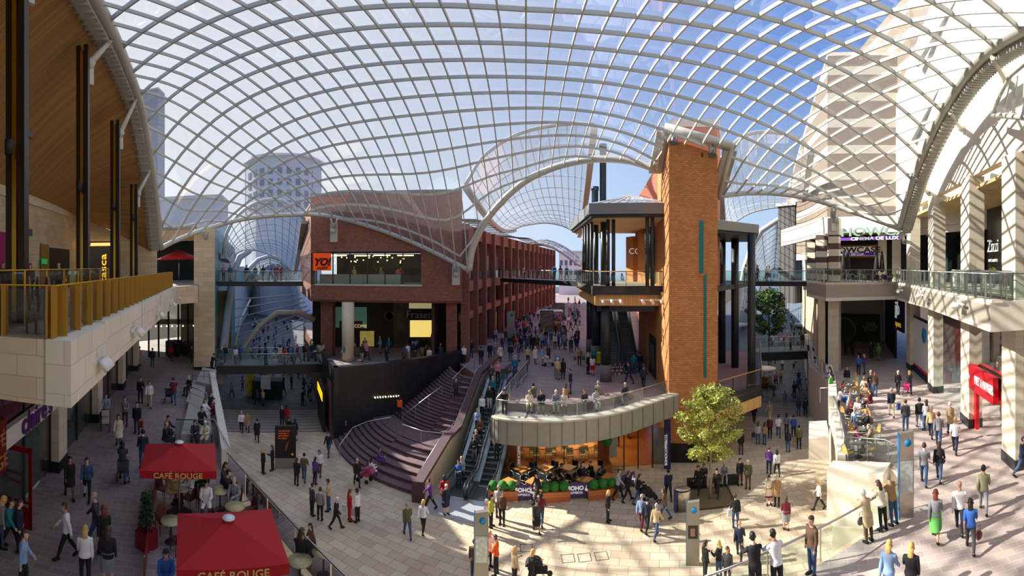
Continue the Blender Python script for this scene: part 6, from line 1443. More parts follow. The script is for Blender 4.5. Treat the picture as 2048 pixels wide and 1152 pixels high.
def tree(px,py,z0,h,cw,lab,mleaf,nb,nl,ls,trunk_h=.28,seed=1,tr=.09,barkc=(150,136,110)):
    rnd=random.Random(seed); b=Pz(px,py,z0) if py else px; t=thing('tree',lab,'tree',b); bark=mat('pale_bark_%d'%seed,barkc,.85,var=.15,vs=6)
    MB().tube([b,b+Vector((.04,0,h*.35)),b+Vector((0,.03,h*.6)),b+Vector((.02,0,h*.92))],[tr,tr*.8,tr*.55,tr*.15],8).build('trunk',bark,t)
    lv=MB()
    for k in range(nb):
        f=k/nb; z=h*(trunk_h+.62*f); a=k*2.4+rnd.random()*.6; prof=math.sin(PI*min(1,(.18+.80*f)))**.7
        L_=cw*.5*prof*(.75+.3*rnd.random()); d=Vector((math.cos(a),math.sin(a),.42+.3*f)).normalized()
        s=b+Vector((0,0,z)); mid=s+d*L_*.5; e=s+d*L_+Vector((0,0,.15)); MB().tube([s,mid,e],[tr*.38*(1-.5*f),tr*.22,.012],5).build('branch',bark,t)
        for q_,rr_ in ((.45,.30),(.75,.38),(1.0,.36)): leafcloud(lv,s+d*L_*q_+Vector((0,0,.12)),rr_*cw/4.4*1.2,nl,rnd,ls,.75)
    for k in range(5): leafcloud(lv,b+Vector((rnd.uniform(-.4,.4)*cw/4.4,rnd.uniform(-.4,.4),h*(.75+.05*k))),.42*cw/4.4,nl,rnd,ls)
    lv.build('foliage',mleaf,t); return t
M_LEAFY=mat('yellow_green_leaves',(172,176,84),.6,var=.35,vs=2.2)
tree(1420,998,0,6.9,4.3,'young yellow-green tree standing in a square tree pit in front of the brick tower',M_LEAFY,34,62,.12,seed=4,tr=.1,trunk_h=.3)
tp=thing('tree_pit','square gravel tree pit with a dark metal frame around the young tree','tree pit',Pz(1420,998,0)); c=Pz(1420,998,0)
MB().cbox((c.x,c.y+.1,.012),(2.9,2.5,.02),-.25).build('frame',mat('pit_frame_dark',(70,66,56),.8),tp); MB().cbox((c.x,c.y+.1,.03),(2.6,2.2,.02),-.25).build('gravel',mat('gravel_olive',(116,104,76),.95,var=.35,vs=25),tp)
tree(1538,712,-.96,11.5,7.5,'broad dark green tree in the shaded right street behind the lower footbridge',M_LEAF,26,60,.24,seed=8,tr=.2,barkc=(70,60,50))
# litter bin
c=Pz(1365,1020,0); t=thing('litter_bin','oval steel litter bin with a navy end panel near the tree','bin',c); M=Matrix.Translation(c)@Matrix.Rotation(-.2,4,'Z')@Matrix.Scale(.62,4,(0,1,0))
MB().lathe([(.46,.05),(.46,1.1),(.44,1.12)],(0,0,0),28,0,M).build('body',mat('satin_steel',(190,182,170),.28,.9),t); MB().lathe([(.47,1.2),(.47,1.24),(.3,1.3)],(0,0,0),28,0,M).build('lid',MATS['satin_steel'],t); MB().lathe([(.42,1.1),(.42,1.21)],(0,0,0),24,0,M).build('opening',M_BLACK,t)
MB().cbox(c+Vector((-.45,-.02,.62)),(.12,.36,1.16),-.2).build('end_panel',mat('navy_panel',(40,42,110),.5),t)
for px,py,w,h,z,lab in ((1452,968,1.5,.5,0,'low black block seat under the edge of the young tree'),(1640,876,.9,.5,0,'black block seat by the white terrace wall'),(1393,974,1.2,.5,0,'black block seat left of the young tree')):
    c=Pz(px,py,z); t=thing('block_seat',lab,'seat',c); MB().cbox(c+Vector((0,0,h/2+.03)),(w,.5,h-.06),-.3).build('block',M_BLACK,t); MB().cbox(c+Vector((0,0,.03)),(w-.1,.4,.06),-.3).build('recessed_base',M_DGREY,t)
# totems
M_TST=mat('totem_grey',(150,148,142),.35,.5); M_TBL=mat('totem_blue_edge',(40,130,190),.4); M_DISC=mat('totem_blue_disc',(20,140,205),.5)
def totem(px,py,z,h,w,lab,face=0,screen=False,mapp=False,steel=None,d=.22):
    p=Pz(px,py,z); a=-az(px)+face; t=thing('info_totem',lab,'totem',p,a)
    MB().prism([(-w/2,-d/2),(w/2,-d/2),(w/2,d/2),(-w/2,d/2)],0,[h-.08,h,h,h-.08]).build('body',steel or M_TST,t,False); MB().box(-w/2-.03,-w/2,-d/2-.01,d/2+.01,0,h-.05).build('blue_edge',M_TBL,t,False)
    MB().lathe([(w*.24,0),(w*.24,.02)],(0,0,0),20,0,Matrix.Translation((w*.08,-d/2,h-.42))@Matrix.Rotation(PI/2,4,'X')).build('round_logo',M_DISC,t,False)
    if screen: MB().box(-w*.38,w*.38,-d/2-.02,-d/2,h*.42,h*.62).build('screen',mat('dark_screen',(30,30,34),.2),t,False); MB().box(-w*.2,w*.15,-d/2-.025,-d/2-.02,h*.46,h*.58).build('screen_picture',mat('screen_pink',(150,96,90),.4,emit=(150,96,90),es=.3),t,False)
    if mapp: MB().box(-w*.42,w*.42,-d/2-.02,-d/2,h*.3,h*.66).build('map_panel',mat('map_panel',(206,214,210),.5,var=.25,vs=7),t,False)
    return t
totem(963,1165,0,3.2,.62,'grey information totem with a map panel nearest the escalators',0,mapp=True); totem(1386,1128,0,3.0,.6,'grey information totem with a blue edge and small screen on the sunlit plaza',0,screen=True)
totem(1812,1035,MID,3.25,.55,'tall brushed steel totem with a pale map on the right terrace',.25,mapp=True,steel=mat('satin_steel',(190,182,170),.28,.9)); totem(1022,688,MID,4.0,.9,'slim pale blue totem among the crowd in front of the brick arcade',0); totem(1115,752,MID,2.1,.5,'short pale totem with a teal base on the middle terrace',0)
def adpanel(px,py,z,w,h,lab,m,base=.0,wrap=True):
    p=Pz(px,py,z); t=thing('poster_display',lab,'advertising display',p,-az(px)); MB().box(-w/2,w/2,-.15,.15,base,h).build('case',M_BLACK,t,False); MB().box(-w/2+.08,w/2-.08,-.17,-.15,base+.1,h-.12).build('poster',m,t,False)
    if base: MB().box(-w/2,w/2,-.12,.12,0,base).build('grey_base',M_TST,t,False)
    return t
ad=adpanel(571,936,0,1.45,2.95,'freestanding black poster display with orange writing and a tiny dancer',mat('dark_poster',(28,22,26),.4),.75)
MO=mat('orange_print',(230,110,30),.5,emit=(230,110,30),es=.2)
for i,s_ in enumerate(('Intimate and','Innocent, a','joint effort','to create')): text(s_,Vector((-.5,-.18,2.6-i*.17))+WL[ad.name],.16,MO,ad,(1,0,0),align='LEFT'); 
for o in list(ad.children):
    if o.name.startswith('lettering'): pass
MB().box(.4,.55,-.19,-.17,.95,1.1).build('orange_square',MO,ad,False)
m=MB(); m.tube([(0,-.2,1.25),(.05,-.2,1.5),(.14,-.2,1.75),(.22,-.2,1.95)],[.04,.06,.05,.02],6); m.ball((.02,-.2,1.6),.05,6); m.build('dancer_picture',mat('dancer_red',(190,80,50),.5),ad,False)
adpanel(1094,664,MID,1.9,3.1,'black framed poster display in the middle of the crowded centre street',mat('grey_photo_poster',(110,108,104),.5,var=.5,vs=2)); adpanel(1119,641,MID,1.8,3.0,'second poster display farther up the centre street',mat('grey_photo_poster',(110,108,104),.5))
c=Pz(1102,668,MID); t=thing('market_kiosk','flat roofed pale market kiosk in the centre street crowd','kiosk',c); 
c=Pxy(1102,66); MB().cbox((c.x,c.y,MID+2.9),(3.4,2.4,.15)).build('roof',mat('kiosk_roof',(206,210,206),.5),t); MB().cbox((c.x,c.y,MID+.6),(2.8,1.8,1.2)).build('counter',mat('kiosk_wood',(120,90,60),.6),t)
for sx in (-1,1):
    for sy in (-1,1): MB().cbox((c.x+sx*1.4,c.y+sy*.9,MID+1.5),(.08,.08,3)).build('post',M_SS,t)
c=Pz(1301,728,MID); t=thing('warning_sign','red and white striped warning post beside the closed escalator','sign',c); MB().box(-.35,.35,-.06,.06,0,1.4,0,Matrix.Translation(c)).build('board',M_RW,t)
c=Pz(1199,728,MID); t=thing('cleaning_cart','yellow cleaning cart between the dark columns','cart',c); MB().box(-.35,.35,-.5,.5,.15,1.1,0,Matrix.Translation(c)).build('bin',mat('cart_yellow',(216,186,30),.6),t)
for sx in (-.3,.3): MB().tube([c+Vector((sx,-.4,.1)),c+Vector((sx+.05,-.4,.1))],.1,8).build('wheel',M_BLACK,t)
# blue rimmed round counter/table by the right street and stall
c=Pz(1528,765,-.5); t=thing('round_kiosk','round white topped kiosk counter with timber drum under the right deck','kiosk',c); MB().lathe([(1.0,-.4),(1.0,.7)],c,24).build('drum',mat('kiosk_timber',(150,112,66),.6),t); MB().lathe([(1.5,1.7),(1.5,1.78)],c,24).build('white_top',M_PLAIN,t); MB().lathe([(.05,.7),(.05,1.7)],c,8).build('pole',M_SS,t)
# sunny terrace cafe
rc=[(1716,905,'nearest the white pulpit'),(1728,878,'second from the pulpit'),(1722,852,'third from the pulpit'),(1706,830,'fourth from the pulpit'),(1712,808,'fifth from the pulpit'),(1700,792,'farthest from the pulpit')]
for k,(x,y,lab) in enumerate(rc):
    p=rtable(x,y-22,'round cafe table laid with cups on the sunny terrace, '+lab,m=mat('grey_cafe_top',(120,116,112),.35),group='sunny cafe tables')
    for j in range(3):
        b=.5+j*2.1+k*.7; put(pyc,p+Vector((math.sin(b),-math.cos(b),0))*.68,b,'honey rattan chair at the cafe table '+lab,'rattan chairs on the sunny terrace')
    for j in range(2):
        cpos=p+Vector((.14*math.cos(j*3+k),.14*math.sin(j*3+k),.75)); u=thing('coffee_cup','white cup on the sunny cafe table '+lab,'cup',cpos,0,'white cups on the cafe tables'); MB().lathe([(.03,0),(.05,.08),(.045,.08)],cpos,8).build('cup',mat('white_china',(240,238,232),.3),u)
# stacked cafe chairs and tables on the upper cinema terrace
for k in range(7):
    c=Pxy(1690+k*16,42.2-(k*.25)); put(ptab,(c.x,c.y,UP),.3*k,'small cafe table behind the railing of the upper cinema terrace','tables on the upper cinema terrace')
    for j in range(2): put(pch,(c.x+(.7 if j else -.7),c.y+.1,UP),(PI/2 if j else -PI/2),'metal cafe chair behind the railing of the upper cinema terrace','chairs on the upper cinema terrace')
# planter and boards by the restaurant on the right upper terrace
c=R(tR(1985,9.9),9.9,UP); t=thing('planter_box','tan planter with a small green shrub on the upper right terrace','planter',c); MB().box(-.5,.5,-.5,.5,0,1.0,0,Matrix.Translation(c)).build('box',mat('tan_planter',(196,120,60),.6),t); m=MB(); leafcloud(m,c+Vector((0,0,1.25)),.32,220,rnd,.07); m.build('foliage',M_LEAFY,t)
# paving inspection frames
for k,(x,y) in enumerate(((1136,1117),(1169,1115),(1203,1112),(1053,1096))):
    c=Pz(x,y,0); t=thing('access_cover','square access cover outlined in dark metal in the plaza paving, %s'%['left of the front three','middle of the front three','right of the front three','alone nearer the totem'][k],'access cover',c); 
    for dx,dy,w,h in ((0,.3,.62,.025),(0,-.3,.62,.025),(.3,0,.025,.62),(-.3,0,.025,.62)): MB().cbox(c+Vector((dx,dy,.004)),(w,h,.008)).build('frame_bar',M_DGREY,t)
# prams
def pram(px,py,z,a,col,lab):
    p=Pz(px,py,z); t=thing('pushchair',lab,'pushchair',p,-(az(px)+math.radians(a))); fr=mat('pram_frame',(40,40,44),.4,.5); fa=mat('pram_%d_%d_%d'%col,col,.8)
    MB().tube([(-.25,-.45,1.0),(-.25,0,.5),(-.25,.4,.12)],.015,5).build('frame',fr,t,False); MB().tube([(.25,-.45,1.0),(.25,0,.5),(.25,.4,.12)],.015,5).build('frame',fr,t,False); MB().tube([(-.25,-.45,1.0),(.25,-.45,1.0)],.02,6).build('handle',fr,t,False)
    MB().prism([(-.2,-.3),(.2,-.3),(.2,.3),(-.2,.3)],.4,[.8,.8,.5,.5]).build('seat',fa,t,False)
    m=MB(); m.add([( .22*s,-.3+.42*math.cos(u),.6+.38*math.sin(u)) for s in (-1,1) for u in [PI*i/8+.5 for i in range(7)]],[(i,i+1,8+i,7+i) for i in range(6)]+[tuple(range(6,-1,-1)),tuple(range(7,14))]); m.build('hood',fa,t,False)
    for x,y in ((-.27,-.3),(.27,-.3),(-.24,.4),(.24,.4)): MB().tube([(x-.02,y,.13),(x+.02,y,.13)],.13,12).build('wheel',M_BLACK,t,False)
for a in ((211,858,MID,180,(190,184,170),'cream pushchair pushed down the left terrace by a man in blue'),(337,803,MID,0,(36,36,40),'black pushchair in front of the man in the striped top'),(729,963,0,300,(186,70,110),'pink and navy pushchair at the foot of the grand stairs'),
    (1302,1006,0,70,(40,40,44),'black pushchair with a white bag near the angled banner'),(1082,1160,0,90,(30,30,34),'large black pushchair at the bottom edge of the picture'),(1097,732,MID,90,(214,206,190),'white pushchair on the middle terrace'),(1813,790,MID,0,(220,60,130),'pushchair with a pink seat on the right terrace'),
    (246,958,MID,0,(60,60,64),'grey pushchair hung with bags on the left terrace'),(625,722,MID,270,(40,40,44),'dark pushchair on the lower footbridge')): pram(*a)

M_PCH=mat('pale_interior_chair',(190,184,150),.6)
pic=mk_chair(M_PCH,M_PCH,False,'interior_chair')
for k,(x,r) in enumerate(((1052,33.4),(1084,33.0),(1116,33.6),(1150,33.0),(1180,33.4))):
    p=Pxy(x,r); p.z=.03; put(ptab,p,.1*k,'wooden table just inside the coffee shop window','tables inside the coffee shop')
    for s_ in (-.45,.45): put(pic,p+Vector((s_,-.62,0)),PI,'pale chair with its back to the coffee shop window','pale chairs inside the coffee shop')
# ================= people =================
SKIN=[lin((228,184,158)),lin((206,158,128)),lin((132,90,66))]
HAIRC={'black':(28,24,24),'brown':(76,50,34),'blonde':(206,170,106),'grey':(168,164,160),'red':(120,54,36),'white':(226,224,220),'bald':(206,158,128)}
CLC={'black':(30,30,34),'navy':(34,40,66),'charcoal':(62,62,68),'grey':(132,134,140),'light grey':(178,180,184),'white':(236,236,238),'cream':(226,214,188),'beige':(198,174,136),'tan':(170,134,96),'brown':(90,64,48),'red':(196,28,36),'maroon':(112,32,52),'pink':(222,122,150),'purple':(98,60,136),'blue':(50,96,176),'light blue':(140,172,210),'denim blue':(62,88,128),'teal':(32,122,140),'green':(96,168,84),'olive':(96,98,66),'yellow green':(176,180,60),'orange':(236,98,28),'khaki':(142,138,110)}
def ocol(name,rough,var=0):
    """one material whose colour is the colour each object carries"""
    m,nt,b=NT(name); oi=nt.nodes.new('ShaderNodeObjectInfo'); nt.links.new(oi.outputs['Color'],b.inputs['Base Color']); b.inputs['Roughness'].default_value=rough; return m
M_CLOTH=ocol('cloth',.85); M_HAIR=ocol('hair',.55); M_SKIN=ocol('skin',.55)
def clm(c): return lin(CLC[c])
def hrm(c): return lin(HAIRC[c])
M_EYE=mat('eye_dark',(30,24,22),.3); M_LIP=mat('lips',(170,96,88),.5); M_SHOE=lin((28,26,26))
def rotd(th): return Vector((0,math.sin(th),-math.cos(th)))
R_=math.radians
def build_pose(legs,arms,lean=0,sit=False,female=False,vox=.0085,head=0,fingers=True,turn=0,nface=5200):
    S=.945 if female else 1.0; B=MB(); caps=[]
    hip=Vector((0,0,.93*S)); sw=.175*(.9 if female else 1); T=Matrix.Rotation(-R_(lean),3,'X')
    def tp(x,y,z): return hip+T@Vector((x,y,(z-.93)*S))
    rings=[(.83,.12,.10,0),(.88,.165,.125,-.005),(.95,.178 if female else .168,.125,-.005),(1.03,.145 if female else .152,.105,0),(1.12,.14 if female else .16,.105,.0),(1.25,.165 if female else .182,.125,.01),(1.34,.175 if female else .195,.115,0),(1.405,.16 if female else .18,.09,-.01),(1.45,.10,.07,-.01),(1.48,.062,.06,0),(1.56,.055,.056,.012)]
    vs=[];n=20
    for z,rx,ry,cy in rings:
        for k in range(n): a=2*PI*k/n; vs.append(tp(rx*math.cos(a),cy+ry*math.sin(a),z))
    m=len(rings); B.add(vs,[(i*n+k,i*n+(k+1)%n,(i+1)*n+(k+1)%n,(i+1)*n+k) for i in range(m-1) for k in range(n)]+[tuple(range(n-1,-1,-1)),tuple((m-1)*n+k for k in range(n))])
    caps+=[(tp(0,0,.98),tp(0,0,1.38),.15,1),(tp(-.1,0,1.33),tp(.1,0,1.33),.1,1),(tp(-.05,0,.9),tp(.05,0,.9),.15,2),(tp(0,0,1.49),tp(0,.01,1.58),.055,0)]
    HM=Matrix.Rotation(R_(turn),3,'Z')@Matrix.Rotation(-R_(head),3,'X'); hc=tp(0,.03,1.55)
    def hp(x,y,z): return hc+HM@Vector((x*S,y*S,z*S))
    vs=[]; pr=[(-.075,.03,.03,.055),(-.055,.045,.055,.04),(-.02,.06,.078,.02),(.03,.072,.092,.01),(.08,.076,.098,0),(.125,.07,.09,-.005),(.16,.05,.065,-.01),(.18,.02,.028,-.01)]
    for z,rx,ry,cy in pr:
        for k in range(n): a=2*PI*k/n; vs.append(hp(rx*math.cos(a),cy+ry*math.sin(a),z+.055))
    m=len(pr); B.add(vs,[(i*n+k,i*n+(k+1)%n,(i+1)*n+(k+1)%n,(i+1)*n+k) for i in range(m-1) for k in range(n)]+[tuple(range(n-1,-1,-1)),tuple((m-1)*n+k for k in range(n))])
    B.tube([hp(0,.09,.12),hp(0,.118,.085),hp(0,.1,.075)],[.01,.016,.012],6)
    for s in (-1,1): B.tube([hp(s*.074,-.005,.115),hp(s*.086,-.012,.1),hp(s*.076,-.004,.075)],[.014,.016,.01],6)
    caps.append((hp(0,.01,.06),hp(0,0,.17),.09,0))
    for si,s in ((0,-1),(1,1)):
        fl,kn=legs[si]; h=hip+Vector((s*.092*S,0,-.05)); th=R_(fl); d=rotd(th); k_=h+d*.42*S; d2=rotd(th-R_(kn)); an=k_+d2*.40*S
        sp=Vector((s*.02,0,0)) if not sit else Vector((s*.05,0,0)); k_=k_+sp; an=an+sp
        B.tube([h+Vector((0,0,.04)),lerp(h,k_,.35),k_,lerp(k_,an,.35),lerp(k_,an,.8),an],[.09*S,.083*S,.056*S,.058*S,.038*S,.036*S],12)
        fd_=rotd(th-R_(kn)*.5-PI*0)
        pitch=0 if (abs(fl-kn)<25 or sit) else R_(min(50,(kn-fl)))*-1
        f=Vector((s*.10,math.cos(pitch),math.sin(pitch))).normalized(); heel=an-f*.06+Vector((0,0,-.05)); toe=an+f*.17+Vector((0,0,-.065))
        B.tube([heel,an+Vector((0,.0,-.05)),lerp(an+Vector((0,0,-.06)),toe,.6),toe],[.032,.042,.04,.024],8)
        caps+=[(h,k_,.08,2),(k_,an+Vector((0,0,.03)),.05,5),(heel,toe,.035,3)]
        fl,ab,el,iw=arms[si]; sh=tp(s*(sw+.01),0,1.385); a=R_(fl); b=R_(ab); ad=Vector((s*math.sin(b),math.sin(a)*math.cos(b),-math.cos(a)*math.cos(b))); e=sh+ad*.29*S
        a2=a+R_(el); i_=R_(iw); fd2=Vector((-s*math.sin(i_)+s*math.sin(b)*.5,math.sin(a2)*math.cos(i_),-math.cos(a2)*math.cos(i_))).normalized(); w_=e+fd2*.25*S
        B.tube([tp(s*.12,0,1.37),sh,lerp(sh,e,.5),e,lerp(e,w_,.4),w_],[.06,.058*S,.047*S,.04*S,.04*S,.026*S],10)
        caps+=[(sh,e,.05,1),(e,w_,.038,4)]
        nrm=Vector((-s,0,0)); nrm=(nrm-fd2*nrm.dot(fd2)); nrm=nrm.normalized() if nrm.length>.1 else Vector((0,0,1)); sd_=fd2.cross(nrm)
        if sd_.y<0 and abs(fd2.y)<.8: sd_=-sd_
        pal=w_+fd2*.085*S
        for q_ in (-.024,-.008,.008,.024): B.tube([w_+sd_*q_*.7,pal+sd_*q_],[.014,.014],6)
        if fingers:
            for i,l in enumerate((.058,.07,.075,.066)):
                o=pal+sd_*(-.027+.018*i); B.tube([o,o+fd2*l*.55+nrm*.006,o+fd2*l*.8+nrm*l*.5],[.0095,.009,.0075],6)
            B.tube([w_+fd2*.02+sd_*.02,w_+fd2*.055+sd_*.045+nrm*.01,w_+fd2*.085+sd_*.05+nrm*.02],[.013,.011,.009],6)
        caps.append((w_+fd2*.01,pal+fd2*.06,.03,0))
    o=B.build('tmp',M_SKIN); md=o.modifiers.new('r','REMESH'); md.mode='VOXEL'; md.voxel_size=vox
    m2=o.modifiers.new('s','SMOOTH'); m2.iterations=2; m2.factor=.5
    m3=o.modifiers.new('d','DECIMATE'); m3.ratio=nface/(2*1.9/vox**2)
    dg=bpy.context.evaluated_depsgraph_get(); me=bpy.data.meshes.new_from_object(o.evaluated_get(dg)); bpy.data.objects.remove(o)
    V=np.empty(len(me.vertices)*3); me.vertices.foreach_get('co',V); V=V.reshape(-1,3); Nn=np.empty(len(V)*3); me.vertices.foreach_get('normal',Nn); Nn=Nn.reshape(-1,3)
    zmin=V[:,2].min(); V[:,2]-=zmin
    nf=len(me.polygons); Ls=np.empty(nf,int); me.polygons.foreach_get('loop_total',Ls); LI=np.empty(len(me.loops),int); me.loops.foreach_get('vertex_index',LI); bpy.data.meshes.remove(me)
    st_=np.r_[0,np.cumsum(Ls)]; Fc=[tuple(LI[st_[i]:st_[i+1]]) for i in range(nf)]
    best=np.full(len(V),1e9); lab=np.zeros(len(V),int); Z=np.array([0,0,zmin])
    for a,b,r,l in caps:
        a=np.array(a)-Z; b=np.array(b)-Z; ab=b-a; t=np.clip(((V-a)@ab)/max(1e-9,ab@ab),0,1); dd=np.linalg.norm(V-a-t[:,None]*ab,axis=1)-r
        k=dd<best; best[k]=dd[k]; lab[k]=l
    P=lambda v:Vector(v)-Vector((0,0,zmin))
    return dict(V=V,N=Nn,F=Fc,lab=lab,hc=P(hc),HM=HM,hip=P(hip),T=T,S=S,legs=[(P(c[0]),P(c[1])) for c in caps if c[3] in (2,5)],hp=lambda x,y,z:P(hp(x,y,z)),tp=lambda x,y,z:P(tp(x,y,z)))
def submesh(D,mask,off,name,nslots=1):
    idx=np.where(mask)[0]; mp=-np.ones(len(D['V']),int); mp[idx]=np.arange(len(idx)); V=D['V'][idx]+D['N'][idx]*off
    fs=[tuple(int(mp[i]) for i in f) for f in D['F'] if all(mp[i]>=0 for i in f)]
    me=bpy.data.meshes.new(name); me.from_pydata(V.tolist(),[],fs); me.polygons.foreach_set('use_smooth',[True]*len(fs)); me.update(); return me
def addto(me,mb,slot=0,mats=2):
    b=bmesh.new(); b.from_mesh(me); n0=[b.verts.new(v) for v in mb.v]; b.verts.ensure_lookup_table()
    for f in mb.f:
        try: x=b.faces.new([n0[i] for i in f]); x.smooth=True; x.material_index=slot
        except ValueError: pass
    b.to_mesh(me); b.free(); return me
def finish(D,tag_):
    V=D['V']; lab=D['lab']; out={}
    hv=(V-np.array(D['hc']))@np.array(D['HM']); top_=(V-np.array(D['hip']))@np.array(D['T'])
    full=submesh(D,np.ones(len(V),bool),0,'body_'+tag_)
    e=MB(); 
    for s in (-1,1): e.ball(D['hp'](s*.03,.093,.125),.0125,6)
    full=addto(full,e,1); l=MB(); l.tube([D['hp'](-.025,.088,.045),D['hp'](0,.1,.044),D['hp'](.025,.088,.045)],.006,5); out['body']=addto(full,l,2)
    neck=top_[:,2]>.545*D['S']
    out['top']=submesh(D,((lab==1)|(lab==4)|((lab==2)&(top_[:,2]>-.07)))&~neck,.018,'top_'+tag_)
    out['tee']=submesh(D,((lab==1)|((lab==2)&(top_[:,2]>-.07)))&~neck,.016,'tee_'+tag_)
    out['trousers']=submesh(D,(lab==2)|(lab==5),.012,'trousers_'+tag_)
    sm_=(lab==3)|((lab==5)&(V[:,2]<.14)); out['shoes']=submesh(D,sm_,.014,'shoes_'+tag_)
    out['shoe_l']=submesh(D,sm_&(V[:,0]<0),.014,'shoe_l'+tag_); out['shoe_r']=submesh(D,sm_&(V[:,0]>=0),.014,'shoe_r'+tag_)
    hd=hv[:,2]/D['S']
    hm=(lab==0)&(hd>.02)&((hd>.165)|(hv[:,1]<-.005)|((hd>.14)&(hv[:,1]<.045)))&(hd<.4)
    out['hair_short']=submesh(D,hm,.016,'hair_short_'+tag_)
    lh=submesh(D,hm,.024,'hair_long_'+tag_); q_=MB(); hp=D['hp']
    q_.tube([hp(0,-.03,.17),hp(0,-.085,.1),hp(0,-.1,0),hp(0,-.1,-.13),hp(0,-.095,-.22)],[.06,.08,.078,.07,.03],10,sec=(1.15,.55))
    out['hair_long']=addto(lh,q_,0)
    # skirt / coat skirt following the legs
    def skirt(z0,z1,nm,fl=1.12):
        m=MB(); n=18; R0=[]
        hz=D['hip'].z
        for i in range(7):
            z=lerp(hz+z0,z1,i/6); xs=[];ys=[]
            for a,b in D['legs']:
                for t in (0,.25,.5,.75,1):
                    p=lerp(a,b,t)
                    if abs(p.z-z)<.13: xs.append(p.x);ys.append(p.y)
            if not xs: xs=[D['hip'].x];ys=[D['hip'].y]
            rx=(max(xs)-min(xs))/2+.105*fl; ry=(max(ys)-min(ys))/2+.105*fl; cy=(max(ys)+min(ys))/2
            if i==0: rx,ry,cy=.178,.14,0
            R0.append((z,rx,ry,cy))
        vs=[(rx*math.cos(2*PI*k/n),cy+ry*math.sin(2*PI*k/n),z) for z,rx,ry,cy in R0 for k in range(n)]
        m.add(vs,[(i*n+k,(i+1)*n+k,(i+1)*n+(k+1)%n,i*n+(k+1)%n) for i in range(6) for k in range(n)],0,True)
        me=bpy.data.meshes.new(nm+tag_); me.from_pydata(m.v,[],m.f); me.polygons.foreach_set('use_smooth',[True]*len(m.f)); return me
    if not D.get('sit'):
        out['skirt']=skirt(.10,D['hip'].z*.50,'skirt_'); out['coat_tail']=skirt(.06,D['hip'].z*.62,'coat_tail_',1.2)
    return out
A0_=(0,6,8,0)
POSES={
 'walk':([(24,6),(-20,14)],[(-22,6,12,0),(24,6,20,0)],3,False),
 'step':([(12,28),(-6,4)],[(16,6,24,0),(-10,7,10,0)],2,False),
 'stand':([(1,1),(-1,1)],[(2,7,12,4),(0,8,10,2)],0,False),
 'chat':([(4,6),(-3,2)],[(25,10,75,30),(2,8,14,4)],0,False),
 'lean':([(-4,2),(-8,0)],[(48,10,40,15),(46,10,42,15)],14,False),
 'push':([(20,8),(-18,16)],[(42,4,40,0),(42,4,40,0)],6,False),
 'sit':([(84,86),(88,84)],[(35,8,60,25),(30,8,55,25)],6,True),
}
PM={}
for nm,(lg,ar2,ln,sit) in POSES.items():
    for fem in (False,True):
        D=build_pose(lg,ar2,ln,sit,fem,.0095,head={'lean':18,'sit':10,'chat':4}.get(nm,4)); D['sit']=sit; PM[nm,fem,0]=finish(D,nm+('_f' if fem else '_m'))
        if nm in ('walk','step','stand','chat','sit'):
            for lod,nf_ in ((1,1500),(2,520)):
                if lod==2 and nm in ('sit','step'): continue
                D=build_pose(lg,ar2,ln,sit,fem,.016,fingers=False,nface=nf_); D['sit']=sit; PM[nm,fem,lod]=finish(D,nm+('_f' if fem else '_m')+str(lod))
def part(me,c,par,name):
    o=link(bpy.data.objects.new(name,me)); o.color=(*c,1)
    if par is not None: o.parent=par
    return o
for k,v in PM.items():
    for kk,me in v.items():
        for m_ in ((M_SKIN,M_EYE,M_LIP) if kk=='body' else (M_HAIR,) if kk.startswith('hair') else (M_CLOTH,)): me.materials.append(m_)
SURF={}
def person(loc,rz,pose,fem,topk,topc,botk,botc,hair,label,group=None,skin=0,sc=1,shoe=None,lod=0):
    P_=PM[pose,fem,lod]; b=part(P_['body'],SKIN[skin],None,'person'); b.location=loc; b.rotation_euler=(0,0,rz); b.scale=(sc,sc,sc)
    tag(b,label,'person',group)
    part(P_['tee' if topk=='tee' else 'top'],clm(topc),b,{'tee':'t_shirt','shirt':'shirt','jacket':'jacket','coat':'coat','jumper':'jumper'}[topk])
    if topk=='coat' and 'coat_tail' in P_: part(P_['coat_tail'],clm(topc),b,'coat_tail')
    if botk=='skirt' and 'skirt' in P_: part(P_['skirt'],clm(botc),b,'skirt')
    else: part(P_['trousers'],clm(botc),b,'trousers')
    for k_ in ('shoe_l','shoe_r'): part(P_[k_],shoe or M_SHOE,b,'shoe')
    if hair!='bald': part(P_['hair_long' if (fem and hair!='grey' and hair!='white') else 'hair_short'],hrm(hair),b,'hair')
    return b
TOPN={'t':'tee','s':'shirt','j':'jacket','c':'coat','w':'jumper'}
LV={'P':0,'M':MID,'U':UP,'S':-.96}
ALAB={}
def auto(fem,topk,topc,botk,botc,hair,pose,place):
    who='woman' if fem else 'man'; tn={'tee':'t-shirt','shirt':'shirt','jacket':'jacket','coat':'coat','jumper':'jumper'}[topk]
    act={'walk':'walking','step':'walking','stand':'standing','chat':'standing','lean':'leaning','push':'pushing a pushchair','sit':'sitting'}[pose].replace('pushing a pushchair','pushing')
    l='%s in %s %s and %s %s %s %s'%(who,topc,tn,botc,botk,act,place)
    if l in ALAB: l='%s-haired %s in %s %s, %s %s %s'%(hair,who,topc,tn,botc,botk,place)
    if len(l.split())>16: l='%s in %s %s and %s %s %s'%(who,topc,tn,botc,botk,place)
    ALAB[l]=1; return l
